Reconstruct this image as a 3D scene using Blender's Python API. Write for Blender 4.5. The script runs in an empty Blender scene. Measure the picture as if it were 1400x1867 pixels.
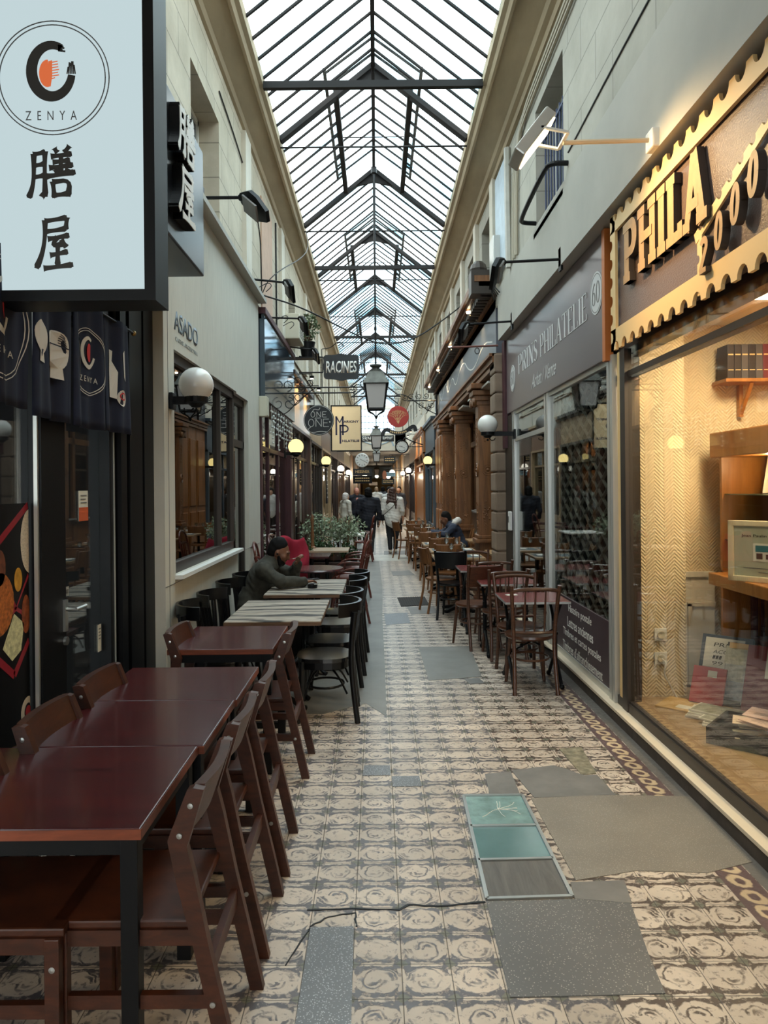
import bpy, bmesh, math, random
import numpy as np
from mathutils import Vector, Matrix
random.seed(7)
PI = math.pi
C = bpy.context.scene.collection
sc = bpy.context.scene
# ------------------------------------------------------------------ camera
F = 1300.0; VX, VY, EYE = 687.0, 888.0, 1.7
cam = bpy.data.cameras.new('camera'); camo = bpy.data.objects.new('camera', cam); C.objects.link(camo)
cam.sensor_fit = 'AUTO'; cam.sensor_width = 36; cam.lens = F/1867*36
cam.shift_x = (700-VX)/1867; cam.shift_y = -(933.5-VY)/1867
cam.clip_start = .05; cam.clip_end = 300
camo.location = (0, 0, EYE)
camo.rotation_mode = 'QUATERNION'
ROLL = math.radians(.55)
camo.rotation_quaternion = Matrix.Rotation(PI/2, 4, 'X').to_quaternion() @ Matrix.Rotation(-ROLL, 4, 'Z').to_quaternion()
sc.camera = camo
# ------------------------------------------------------------------ light
w = bpy.data.worlds.new('overcast_sky'); sc.world = w; w.use_nodes = True
nt = w.node_tree; bg = nt.nodes['Background']
tc = nt.nodes.new('ShaderNodeTexCoord'); nz = nt.nodes.new('ShaderNodeTexNoise'); nz.inputs['Scale'].default_value = 2.2
nz.inputs['Detail'].default_value = 4
rp = nt.nodes.new('ShaderNodeValToRGB'); rp.color_ramp.elements[0].position = .38; rp.color_ramp.elements[1].position = .6
rp.color_ramp.elements[0].color = (.66, .86, 1, 1); rp.color_ramp.elements[1].color = (1, .965, .90, 1)
nt.links.new(tc.outputs['Generated'], nz.inputs['Vector']); nt.links.new(nz.outputs['Fac'], rp.inputs['Fac'])
nt.links.new(rp.outputs['Color'], bg.inputs['Color'])
# overcast sky: three times brighter overhead than at the horizon
sx_ = nt.nodes.new('ShaderNodeSeparateXYZ'); nt.links.new(tc.outputs['Generated'], sx_.inputs[0])
cl_ = nt.nodes.new('ShaderNodeMath'); cl_.operation = 'MAXIMUM'; cl_.inputs[1].default_value = 0; nt.links.new(sx_.outputs['Z'], cl_.inputs[0])
mu_ = nt.nodes.new('ShaderNodeMath'); mu_.operation = 'MULTIPLY_ADD'; mu_.inputs[1].default_value = 3.4; mu_.inputs[2].default_value = 1.7
nt.links.new(cl_.outputs[0], mu_.inputs[0]); nt.links.new(mu_.outputs[0], bg.inputs['Strength'])
sc.view_settings.view_transform = 'Standard'; sc.view_settings.look = 'None'
sc.view_settings.exposure = 1.05; sc.view_settings.gamma = 1; sc.view_settings.use_curve_mapping = False
sc.cycles.use_denoising = True
sc.cycles.max_bounces = 7; sc.cycles.diffuse_bounces = 4; sc.cycles.glossy_bounces = 3
sc.cycles.transparent_max_bounces = 14; sc.cycles.transmission_bounces = 4
sc.cycles.caustics_reflective = False; sc.cycles.caustics_refractive = False
sc.cycles.sample_clamp_indirect = 6
def lamp(kind, loc, target, energy, color, size=.1, angle=None, blend=.6):
    l = bpy.data.lights.new('lamp_light', kind); o = bpy.data.objects.new('lamp_light', l); C.objects.link(o)
    l.energy = energy; l.color = color; o.location = loc
    if kind == 'SPOT': l.spot_size = angle; l.spot_blend = blend; l.shadow_soft_size = size
    elif kind == 'AREA': l.size = size
    else: l.shadow_soft_size = size
    if target is not None:
        o.rotation_euler = (Vector(target)-Vector(loc)).to_track_quat('-Z', 'Y').to_euler()
    return o
# ------------------------------------------------------------------ pixel helper for the survey of the place (x, y of the photo at depth Y)
CR, SR = math.cos(-.0096), math.sin(-.0096)
def at(px, py, Y):
    dx, dy = px-VX, py-VY
    ux, uy = CR*dx-SR*dy*-1, CR*dy-SR*dx
    ux = dx - .0096*dy; uy = dy + .0096*dx
    return (ux/F*Y, Y, EYE-uy/F*Y)
def fl(px, py, z=0.0):
    dx, dy = px-VX, py-VY
    ux = dx - .0096*dy; uy = dy + .0096*dx
    Y = (EYE-z)*F/uy
    return (ux/F*Y, Y)
# ------------------------------------------------------------------ mesh builder
class MB:
    def __init__(s): s.v = []; s.f = []
    def add(s, vs, fs):
        n = len(s.v); s.v += [tuple(v) for v in vs]; s.f += [tuple(i+n for i in f) for f in fs]; return s
    def box(s, x0, x1, y0, y1, z0, z1):
        return s.add([(x0,y0,z0),(x1,y0,z0),(x1,y1,z0),(x0,y1,z0),(x0,y0,z1),(x1,y0,z1),(x1,y1,z1),(x0,y1,z1)],
                     [(0,3,2,1),(4,5,6,7),(0,1,5,4),(1,2,6,5),(2,3,7,6),(3,0,4,7)])
    def bbox(s, x0, x1, y0, y1, z0, z1, b=.006):      # box with chamfered long edges all round
        xs=(x0,x0+b,x1-b,x1); ys=(y0,y0+b,y1-b,y1); zs=(z0,z0+b,z1-b,z1)
        bm = bmesh.new()
        bmesh.ops.create_cube(bm, size=1)
        for v in bm.verts: v.co = Vector(((x0+x1)/2+v.co.x*(x1-x0), (y0+y1)/2+v.co.y*(y1-y0), (z0+z1)/2+v.co.z*(z1-z0)))
        bmesh.ops.bevel(bm, geom=bm.edges[:], offset=b, segments=2, affect='EDGES', profile=.6)
        bm.verts.ensure_lookup_table()
        s.add([v.co[:] for v in bm.verts], [[v.index for v in f.verts] for f in bm.faces]); bm.free(); return s
    def bar(s, p, q, wd, th, up=(0,0,1)):             # rectangular bar p->q
        p, q = Vector(p), Vector(q); d = (q-p).normalized(); u = Vector(up)
        a = d.cross(u)
        if a.length < 1e-4: a = d.cross(Vector((1,0,0)))
        a.normalize(); b = a.cross(d)
        vs = []
        for o in (p, q):
            for i, j in ((-1,-1),(1,-1),(1,1),(-1,1)): vs.append(o+a*wd/2*i+b*th/2*j)
        return s.add(vs, [(0,1,2,3),(7,6,5,4),(0,4,5,1),(1,5,6,2),(2,6,7,3),(3,7,4,0)])
    def tube(s, pts, r, n=8, closed=False):
        pts = [Vector(p) for p in pts]; m = len(pts)
        rs = r if isinstance(r, (list, tuple)) else [r]*m
        base = None; rings = []
        for i, p in enumerate(pts):
            if closed: d = pts[(i+1)%m]-pts[i-1]
            else: d = pts[min(i+1,m-1)]-pts[max(i-1,0)]
            d.normalize()
            if base is None:
                base = d.orthogonal().normalized()
            base = (base-d*base.dot(d))
            if base.length < 1e-5: base = d.orthogonal()
            base.normalize(); c = d.cross(base)
            rings.append([p+(base*math.cos(2*PI*k/n)+c*math.sin(2*PI*k/n))*rs[i] for k in range(n)])
        vs = [v for rr in rings for v in rr]; fs = []
        for i in range(m if closed else m-1):
            j = (i+1)%m
            for k in range(n): fs.append((i*n+k, i*n+(k+1)%n, j*n+(k+1)%n, j*n+k))
        if not closed: fs += [tuple(range(n))[::-1], tuple((m-1)*n+k for k in range(n))]
        return s.add(vs, fs)
    def lathe(s, prof, c=(0,0,0), n=20, axis='z'):
        vs = []; fs = []; m = len(prof)
        for r, z in prof:
            for k in range(n):
                a = 2*PI*k/n; x, y = max(r,1e-4)*math.cos(a), max(r,1e-4)*math.sin(a)
                p = (x,y,z) if axis=='z' else ((z,x,y) if axis=='x' else (x,z,y))
                vs.append((c[0]+p[0], c[1]+p[1], c[2]+p[2]))
        for i in range(m-1):
            for k in range(n): fs.append((i*n+k, i*n+(k+1)%n, (i+1)*n+(k+1)%n, (i+1)*n+k))
        fs += [tuple(range(n))[::-1], tuple((m-1)*n+k for k in range(n))]
        return s.add(vs, fs)
    def sphere(s, c, r, n=20, sc_=(1,1,1)):
        m = n//2; prof = [(math.sin(PI*i/m), -math.cos(PI*i/m)) for i in range(m+1)]
        k0 = len(s.v); s.lathe(prof, (0,0,0), n)
        for i in range(k0, len(s.v)):
            v = s.v[i]; s.v[i] = (c[0]+v[0]*r*sc_[0], c[1]+v[1]*r*sc_[1], c[2]+v[2]*r*sc_[2])
        return s
    def prism(s, poly, o, R, U, N, d):                # polygon in the (R,U) plane pushed along N by d
        o, R, U, N = Vector(o), Vector(R), Vector(U), Vector(N); n = len(poly)
        a = [o+R*u+U*v for u, v in poly]; b = [p+N*d for p in a]
        return s.add(a+b, [tuple(range(n))[::-1], tuple(range(n,2*n))]+[(i,(i+1)%n,n+(i+1)%n,n+i) for i in range(n)])
    def stroke(s, pts, wd, o, R, U, N, d, closed=False):   # wide ribbon along a path in the (R,U) plane
        m = len(pts); L = []; Rr = []
        ws = wd if isinstance(wd, (list, tuple)) else [wd]*m
        for i in range(m):
            if closed: t = (pts[(i+1)%m][0]-pts[i-1][0], pts[(i+1)%m][1]-pts[i-1][1])
            else:
                a, b = pts[max(i-1,0)], pts[min(i+1,m-1)]; t = (b[0]-a[0], b[1]-a[1])
            l = math.hypot(*t) or 1; nx, ny = -t[1]/l*ws[i]/2, t[0]/l*ws[i]/2
            L.append((pts[i][0]+nx, pts[i][1]+ny)); Rr.append((pts[i][0]-nx, pts[i][1]-ny))
        o, R, U, N = Vector(o), Vector(R), Vector(U), Vector(N)
        f = lambda p, k: o+R*p[0]+U*p[1]+N*(d*k)
        vs = []
        for i in range(m): vs += [f(L[i],0), f(Rr[i],0), f(Rr[i],1), f(L[i],1)]
        fs = []
        for i in range(m if closed else m-1):
            a, b = 4*i, 4*((i+1)%m)
            for k in range(4): fs.append((a+k, b+k, b+(k+1)%4, a+(k+1)%4))
        if not closed: fs += [(0,1,2,3), (4*m-1,4*m-2,4*m-3,4*m-4)]
        return s.add(vs, fs)
    def sweep(s, prof, y0, y1, flip=1):                # profile of (x,z) run along Y
        n = len(prof); a = [(x*flip,y0,z) for x,z in prof]; b = [(x*flip,y1,z) for x,z in prof]
        return s.add(a+b, [tuple(range(n)), tuple(range(2*n-1,n-1,-1))]+[(i,n+i,n+(i+1)%n,(i+1)%n) for i in range(n)])
    def rot(s, a, axis='Z', c=(0,0,0), k0=0):
        M = Matrix.Translation(c) @ Matrix.Rotation(a, 4, axis) @ Matrix.Translation([-x for x in c])
        for i in range(k0, len(s.v)): s.v[i] = tuple(M @ Vector(s.v[i]))
        return s
    def move(s, x, y, z, k0=0):
        for i in range(k0, len(s.v)): v = s.v[i]; s.v[i] = (v[0]+x, v[1]+y, v[2]+z)
        return s
    def build(s, name, mat, parent=None, smooth=False, label=None):
        me = bpy.data.meshes.new(name); me.from_pydata(s.v, [], s.f); me.materials.append(mat)
        bm = bmesh.new(); bm.from_mesh(me); bmesh.ops.recalc_face_normals(bm, faces=bm.faces[:]); bm.to_mesh(me); bm.free()
        if smooth:
            for p in me.polygons: p.use_smooth = True
            try: me.set_sharp_from_angle(angle=math.radians(38))
            except Exception: pass
        o = bpy.data.objects.new(name, me); C.objects.link(o)
        if parent is not None: o.parent = parent
        if label: o['label'] = label
        return o
def mesh_obj(name, me, parent=None, label=None):
    o = bpy.data.objects.new(name, me); C.objects.link(o)
    if parent is not None: o.parent = parent
    if label: o['label'] = label
    return o
def tag(o, label, cat, group=None, kind=None):
    o['label'] = label; o['category'] = cat
    if group: o['group'] = group
    if kind: o['kind'] = kind
    return o
def thing(name, label, cat, loc=(0,0,0), rz=0, group=None):
    o = bpy.data.objects.new(name, None); C.objects.link(o); o.empty_display_size = .1
    o.location = loc; o.rotation_euler = (0,0,rz)
    return tag(o, label, cat, group)
def struct(name, mb, m, label, cat, parent=None, smooth=False):
    o = mb.build(name, m, parent, smooth); o['kind'] = 'structure'
    if parent is None: o['label'] = label; o['category'] = cat
    return o
def dup(root, loc, rz, label, group=None):
    r = root.copy(); C.objects.link(r); r.location = loc; r.rotation_euler = (0,0,rz); r['label'] = label
    if group: r['group'] = group
    def rec(src, dst):
        for ch in src.children:
            c = ch.copy(); C.objects.link(c); c.parent = dst; rec(ch, c)
    rec(root, r)
    return r
# ------------------------------------------------------------------ materials
def new(name):
    m = bpy.data.materials.new(name); m.use_nodes = True; return m, m.node_tree, m.node_tree.nodes['Principled BSDF']
def srgb(r, g, b): return tuple((c/255/12.92 if c/255 <= .04045 else ((c/255+.055)/1.055)**2.4) for c in (r,g,b))+(1,)
def N(t, typ, **kw):
    n = t.nodes.new('ShaderNode'+typ)
    for k, v in kw.items():
        if k in n.inputs.keys(): n.inputs[k].default_value = v
        else: setattr(n, k, v)
    return n
def plain(name, col, rough=.5, metal=0, vary=0, scale=6, bump=0, stretch=None, coat=0, spec=None):
    m, t, b = new(name); b.inputs['Roughness'].default_value = rough; b.inputs['Metallic'].default_value = metal
    if coat: b.inputs['Coat Weight'].default_value = coat; b.inputs['Coat Roughness'].default_value = .12
    if spec is not None: b.inputs['Specular IOR Level'].default_value = spec
    b.inputs['Base Color'].default_value = col
    if vary or bump:
        tcn = N(t,'TexCoord'); mp = N(t,'Mapping'); t.links.new(tcn.outputs['Object'], mp.inputs['Vector'])
        if stretch: mp.inputs['Scale'].default_value = stretch
        n = N(t,'TexNoise', Scale=scale, Detail=6.0, Roughness=.6); t.links.new(mp.outputs[0], n.inputs['Vector'])
        if vary:
            r = N(t,'ValToRGB'); e = r.color_ramp.elements; e[0].position=.3; e[1].position=.7
            e[0].color = tuple(c*(1-vary) for c in col[:3])+(1,); e[1].color = tuple(min(1,c*(1+vary)) for c in col[:3])+(1,)
            t.links.new(n.outputs['Fac'], r.inputs['Fac']); t.links.new(r.outputs['Color'], b.inputs['Base Color'])
        if bump:
            bp = N(t,'Bump', Strength=bump, Distance=.01); t.links.new(n.outputs['Fac'], bp.inputs['Height']); t.links.new(bp.outputs[0], b.inputs['Normal'])
    return m
def wood(name, c1, c2, rough=.4, scale=4, stretch=(1,12,12), coat=0, bump=.05, bandw=0):
    m, t, b = new(name); tcn = N(t,'TexCoord'); mp = N(t,'Mapping'); t.links.new(tcn.outputs['Object'], mp.inputs['Vector'])
    mp.inputs['Scale'].default_value = stretch
    n = N(t,'TexNoise', Scale=scale, Detail=8.0, Roughness=.65, Distortion=.6); t.links.new(mp.outputs[0], n.inputs['Vector'])
    r = N(t,'ValToRGB'); e = r.color_ramp.elements; e[0].position=.32; e[1].position=.68; e[0].color=c1; e[1].color=c2
    t.links.new(n.outputs['Fac'], r.inputs['Fac']); t.links.new(r.outputs['Color'], b.inputs['Base Color'])
    b.inputs['Roughness'].default_value = rough
    if coat: b.inputs['Coat Weight'].default_value = coat; b.inputs['Coat Roughness'].default_value = .1
    bp = N(t,'Bump', Strength=bump, Distance=.01); t.links.new(n.outputs['Fac'], bp.inputs['Height']); t.links.new(bp.outputs[0], b.inputs['Normal'])
    return m
def glow(name, col, s):
    m, t, b = new(name); t.nodes.remove(b); e = N(t,'Emission', Strength=s); e.inputs['Color'].default_value = col
    t.links.new(e.outputs[0], t.nodes['Material Output'].inputs['Surface']); return m
def glass(name, tint=(1,1,1,1), rough=.0, f0=.04, gain=1.0):
    m, t, b = new(name); t.nodes.remove(b)
    tr = N(t,'BsdfTransparent'); tr.inputs['Color'].default_value = tint
    g = N(t,'BsdfGlossy', Roughness=rough); lw = N(t,'LayerWeight', Blend=.5)
    pw = N(t,'Math', operation='POWER'); pw.inputs[1].default_value = 3.2; t.links.new(lw.outputs['Facing'], pw.inputs[0])
    mu = N(t,'Math', operation='MULTIPLY_ADD'); mu.inputs[1].default_value = .75*gain; mu.inputs[2].default_value = f0
    t.links.new(pw.outputs[0], mu.inputs[0])
    mx = N(t,'MixShader'); t.links.new(mu.outputs[0], mx.inputs[0]); t.links.new(tr.outputs[0], mx.inputs[1]); t.links.new(g.outputs[0], mx.inputs[2])
    t.links.new(mx.outputs[0], t.nodes['Material Output'].inputs['Surface']); return m
def ashlar(name, col, bw=.62, bh=.33, dirt=.25, joint=.6, off=(0,0)):
    # plastered wall with block joints, run along Y and Z
    m, t, b = new(name); tcn = N(t,'TexCoord'); sx = N(t,'SeparateXYZ'); t.links.new(tcn.outputs['Object'], sx.inputs[0])
    cb = N(t,'CombineXYZ'); t.links.new(sx.outputs['Y'], cb.inputs['X']); t.links.new(sx.outputs['Z'], cb.inputs['Y'])
    br = N(t,'TexBrick'); br.offset=.5; t.links.new(cb.outputs[0], br.inputs['Vector'])
    br.inputs['Scale'].default_value=1; br.inputs['Mortar Size'].default_value=.007; br.inputs['Mortar Smooth'].default_value=.4
    br.inputs['Brick Width'].default_value=bw; br.inputs['Row Height'].default_value=bh
    br.inputs['Color1'].default_value=col; br.inputs['Color2'].default_value=tuple(c*.96 for c in col[:3])+(1,)
    br.inputs['Mortar'].default_value=tuple(c*(1-joint) for c in col[:3])+(1,)
    n = N(t,'TexNoise', Scale=1.6, Detail=8.0, Roughness=.65); t.links.new(tcn.outputs['Object'], n.inputs['Vector'])
    r = N(t,'ValToRGB'); e=r.color_ramp.elements; e[0].position=.3; e[1].position=.65; e[0].color=(1-dirt,1-dirt*1.05,1-dirt*1.15,1); e[1].color=(1,1,1,1)
    t.links.new(n.outputs['Fac'], r.inputs['Fac'])
    mx = N(t,'MixRGB', blend_type='MULTIPLY'); mx.inputs[0].default_value=1
    t.links.new(br.outputs['Color'], mx.inputs[1]); t.links.new(r.outputs['Color'], mx.inputs[2]); t.links.new(mx.outputs[0], b.inputs['Base Color'])
    bp = N(t,'Bump', Strength=.25, Distance=.01); t.links.new(n.outputs['Fac'], bp.inputs['Height']); t.links.new(bp.outputs[0], b.inputs['Normal'])
    b.inputs['Roughness'].default_value=.85; return m
M = {}
M['iron'] = plain('dark_iron', srgb(34,33,33), .5, .4)
M['roofiron'] = plain('roof_iron', srgb(36,33,32), .7, 0, spec=.25)
M['black'] = plain('black_paint', srgb(13,13,15), .45, spec=.25)
M['blackgloss'] = plain('black_lacquer', srgb(12,12,14), .3, coat=.15, spec=.3)
M['navy'] = plain('navy_cloth', srgb(20,26,48), .9, vary=.25, scale=5)
M['cream'] = plain('cream_plaster', srgb(214,206,190), .85, vary=.08, scale=2.5, bump=.1)
M['concrete'] = plain('grey_render', srgb(178,174,164), .9, vary=.08, scale=1.4, bump=.08)
M['asado'] = plain('panel_cement', srgb(205,200,186), .85, vary=.06, scale=4, stretch=(1,6,.8), bump=.12)
M['cornice'] = plain('cornice_stone', srgb(172,154,126), .85, vary=.16, scale=3, stretch=(1,.3,1))
M['steel'] = plain('brushed_steel', srgb(190,190,186), .3, .9)
M['alu'] = plain('pale_aluminium', srgb(205,203,196), .35, .55)
M['white'] = plain('white_paint', srgb(226,224,218), .6)
M['paper'] = plain('paper', srgb(226,222,208), .8)
M['bronze'] = plain('bronze_paint', srgb(62,54,48), .45, .3)
M['wine'] = plain('wine_paint', srgb(72,34,40), .5)
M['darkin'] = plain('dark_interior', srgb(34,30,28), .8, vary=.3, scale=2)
M['tabletop'] = wood('mahogany_top', srgb(52,15,18), srgb(80,25,25), .26, 3, (1,14,14), coat=.2, bump=.03)
M['tableedge'] = wood('orange_wood_edge', srgb(104,50,30), srgb(136,68,42), .4, 3, (2,10,10))
M['chairwood'] = wood('walnut_stain', srgb(50,23,12), srgb(78,38,20), .42, 3, (3,3,10), coat=0)
M['bistro'] = wood('bentwood_brown', srgb(62,36,24), srgb(98,60,40), .3, 4, (4,4,14), coat=.2)
M['oak'] = wood('warm_oak', srgb(122,74,34), srgb(176,112,56), .4, 2.5, (7,7,.7), coat=.1)
M['carved'] = wood('carved_brown_oak', srgb(98,62,34), srgb(142,94,54), .45, 2.5, (6,6,.7))
M['cabinet'] = wood('cabinet_oak', srgb(150,96,44), srgb(178,118,58), .35, 2, (6,6,.6), coat=.15)
M['greywood'] = None
M['pane'] = glass('window_glass', (.85,.88,.87,1), 0, .075)
M['paneclear'] = glass('clear_glass', (.94,.95,.93,1), 0, .055)
M['panedark'] = glass('dark_glass', (.30,.32,.32,1), 0, .07, 1.15)
M['skin'] = plain('skin_light', srgb(206,158,132), .55)
M['skindark'] = plain('skin_brown', srgb(120,78,56), .5)
M['hair'] = plain('dark_hair', srgb(16,13,12), .75, vary=.3, scale=60, spec=.2)
M['sawnedge'] = wood('brown_sawn_edge', srgb(84,60,42), srgb(118,86,60), .6, 3, (2,10,10))
M['hairbrown'] = plain('brown_hair', srgb(70,46,36), .55, vary=.45, scale=30, stretch=(4,4,.7), bump=.6)
M['leaf'] = plain('green_leaf', srgb(58,82,48), .55, vary=.4, scale=9)
M['leafpale'] = plain('silvery_leaf', srgb(142,156,128), .55, vary=.3, scale=9)
M['red'] = plain('brick_red_paint', srgb(188,62,54), .5)
M['gold'] = plain('pale_gold_paint', srgb(232,196,138), .5)
M['plastic'] = plain('beige_plastic', srgb(206,200,180), .5)
# weathered grey timber with dark cracks
m, t, b = new('weathered_grey_timber'); tcn=N(t,'TexCoord'); mp=N(t,'Mapping'); mp.inputs['Scale'].default_value=(.4,1.7,1); t.links.new(tcn.outputs['Object'], mp.inputs['Vector'])
n1=N(t,'TexNoise', Scale=9.0, Detail=6.0, Roughness=.6, Distortion=1.2); t.links.new(mp.outputs[0], n1.inputs['Vector'])
wv=N(t,'TexWave', Scale=1.15, Distortion=15.0, Detail=5.0); wv.bands_direction='Y'; wv.inputs['Detail Scale'].default_value=1.3; t.links.new(mp.outputs[0], wv.inputs['Vector'])
r=N(t,'ValToRGB'); e=r.color_ramp.elements; e[0].position=.02; e[0].color=srgb(44,38,34); e[1].position=.28; e[1].color=srgb(168,158,146)
t.links.new(wv.outputs['Fac'], r.inputs['Fac'])
r2=N(t,'ValToRGB'); e=r2.color_ramp.elements; e[0].position=.35; e[0].color=(.72,.68,.62,1); e[1].position=.65; e[1].color=(1.05,1.03,1,1); t.links.new(n1.outputs['Fac'], r2.inputs['Fac'])
mx=N(t,'MixRGB', blend_type='MULTIPLY'); mx.inputs[0].default_value=1; t.links.new(r.outputs[0], mx.inputs[1]); t.links.new(r2.outputs[0], mx.inputs[2]); t.links.new(mx.outputs[0], b.inputs['Base Color'])
b.inputs['Roughness'].default_value=.6; bp=N(t,'Bump', Strength=.5, Distance=.01); t.links.new(wv.outputs['Fac'], bp.inputs['Height']); t.links.new(bp.outputs[0], b.inputs['Normal'])
M['greywood'] = m
# ------------------------------------------------------------------ lettering
def text_mesh(body, bold=0.0):
    cu = bpy.data.curves.new('lettering', 'FONT'); cu.body = body; cu.resolution_u = 4
    if bold: cu.offset = bold
    o = bpy.data.objects.new('lettering', cu); C.objects.link(o)
    bpy.context.view_layer.update()
    dg = bpy.context.evaluated_depsgraph_get(); me = bpy.data.meshes.new_from_object(o.evaluated_get(dg))
    bpy.data.objects.remove(o); bpy.data.curves.remove(cu); return me
def text(name, body, mat, parent, o, R, U, wd=None, ht=None, depth=.003, align='c', bold=0.0, label=None, shear=0):
    """lettering in the plane (R,U) about point o, fitted to a width and / or height"""
    me = text_mesh(body, bold); co = [v.co.copy() for v in me.vertices]
    if not co: return None
    x0=min(c.x for c in co); x1=max(c.x for c in co); y0=min(c.y for c in co); y1=max(c.y for c in co)
    sx = wd/(x1-x0) if wd else None; sy = ht/(y1-y0) if ht else None
    sx = sx or sy; sy = sy or sx
    o, R, U = Vector(o), Vector(R), Vector(U); Nn = R.cross(U)
    ox = {'c':(x0+x1)/2, 'l':x0, 'r':x1}[align]
    bm = bmesh.new(); bm.from_mesh(me)
    for v in bm.verts:
        a = (v.co.x-ox)*sx; bb = (v.co.y-(y0+y1)/2)*sy
        v.co = o+R*(a+shear*bb)+U*bb
    if depth:
        rr = bmesh.ops.extrude_face_region(bm, geom=bm.faces[:])
        for v in [g for g in rr['geom'] if isinstance(g, bmesh.types.BMVert)]: v.co += Nn*depth
    bmesh.ops.recalc_face_normals(bm, faces=bm.faces[:]); bm.to_mesh(me); bm.free()
    me.materials.clear(); me.materials.append(mat)
    return mesh_obj(name, me, parent, label)
def arc(cx, cy, rx, ry, a0, a1, n=14):
    return [(cx+rx*math.cos(math.radians(a0+(a1-a0)*i/n)), cy+ry*math.sin(math.radians(a0+(a1-a0)*i/n))) for i in range(n+1)]
def serif_glyph(ch, K, k, s):
    """strokes of a serif capital, height 1: K thick, k thin, s serif length; returns width, list of (points, width)"""
    h = k/2; S = []
    def ser(x, z): S.append(([(x-K/2-s, z),(x+K/2+s, z)], k))
    def vert(x, wd=None): S.append(([(x,0),(x,1)], wd or K))
    if ch == 'I': x=K/2+s; vert(x); ser(x,h); ser(x,1-h); return K+2*s, S
    if ch == 'H':
        x=K/2+s; x2=x+.52; vert(x); vert(x2)
        for q in (x,x2): ser(q,h); ser(q,1-h)
        S.append(([(x,.5),(x2,.5)], k)); return x2+K/2+s, S
    if ch in 'PR':
        x=K/2+s; vert(x); ser(x,h); S.append(([(0,1-h),(x,1-h)],k))
        pts=[(x,1-h),(x+.22,1-h)]+arc(x+.24,.73-h*.4,.2,.27-h*.6,90,-90)+[(x,.46)]
        S.append((pts, [k,k]+[k+(K-k)*math.sin(PI*i/14) for i in range(15)]+[k]))
        if ch == 'R': S.append(([(x+.22,.46),(x+.42,0)], K*.9)); S.append(([(x+.32,h),(x+.42+s*1.3,h)],k)); return x+.5+s*.6, S
        return x+.44+K/2, S
    if ch == 'L':
        x=K/2+s; vert(x); ser(x,1-h); S.append(([(0,h),(x+.46,h)],k)); S.append(([(x+.46-k*.6,0),(x+.46-k*.6,.24)],k*1.2)); return x+.46, S
    if ch == 'E':
        x=K/2+s; vert(x); S.append(([(0,h),(x+.44,h)],k)); S.append(([(0,1-h),(x+.42,1-h)],k)); S.append(([(x,.52),(x+.28,.52)],k))
        S.append(([(x+.44-k*.6,0),(x+.44-k*.6,.22)],k*1.2)); S.append(([(x+.42-k*.6,.8),(x+.42-k*.6,1)],k*1.2)); return x+.44, S
    if ch == 'T':
        x=.32; vert(x); ser(x,h); S.append(([(0,1-h),(.64,1-h)],k)); S.append(([(k*.6,.78),(k*.6,1)],k*1.2)); S.append(([(.64-k*.6,.78),(.64-k*.6,1)],k*1.2)); return .64, S
    if ch == 'N':
        x=K*.3+s; vert(x,max(k,K*.35)); vert(x+.5,max(k,K*.35)); S.append(([(x,1),(x+.5,0)],K)); ser(x,h); ser(x,1-h); ser(x+.5,1-h); return x+.5+K*.3+s, S
    if ch == 'A':
        S.append(([(.1,0),(.36,1)],max(k,K*.4)+k*.3)); S.append(([(.36,1),(.64,0)],K)); S.append(([(.18,.32),(.52,.32)],k))
        S.append(([(.1-s-K*.3,h),(.1+s+K*.3,h)],k)); S.append(([(.64-K/2-s,h),(.64+K/2+s,h)],k)); return .74+s, S
    if ch == 'S':
        pts=[(.46,.8)]+arc(.26,.755,.19,.225,40,250,12)+[(.3,.49)]+arc(.25,.245,.2,.225,60,-150,12)
        m_=len(pts); S.append((pts,[k+(K-k)*max(0,math.sin(PI*i/(m_-1)))**2 for i in range(m_)])); return .5, S
    if ch == '0': S.append((arc(.27,.5,.25-K/2+.02,.5-k/2,0,360,28), [k+(K-k)*abs(math.cos(2*PI*i/28)) for i in range(29)])); return .54, S
    if ch == '6':
        S.append((arc(.27,.3,.23-K/2+.02,.3-k/2,0,360,24), [k+(K-k)*abs(math.cos(2*PI*i/24)) for i in range(25)]))
        S.append(([(.46,.95)]+arc(.44,.35,.4-K/2,.6,105,190,12), K*.8)); return .54, S
    if ch == '2':
        S.append((arc(.26,.74,.2,.26-k/2,160,-40,12)+[(.06,.06)], K)); S.append(([(.02,k/2),(.5,k/2)],k)); return .54, S
    return .3, S
def serif_word(mb, word, o, R, U, N_, ht, K, k, s, depth, gap=.06, wd=None):
    ws = []; x = 0
    for ch in word:
        if ch == ' ': x += .35; continue
        gw, S = serif_glyph(ch, K, k, s); ws.append((x, S)); x += gw+gap
    tot = x-gap; fx = (wd/(tot*ht)) if wd else 1
    Rv = Vector(R)*ht*fx; Uv = Vector(U)*ht
    for x, S in ws:
        for q, (pts, w_) in enumerate(S):
            mb.stroke([(p[0]+x, p[1]) for p in pts], w_, o, Rv, Uv, N_, depth+.0003*q)
    return mb
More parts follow.
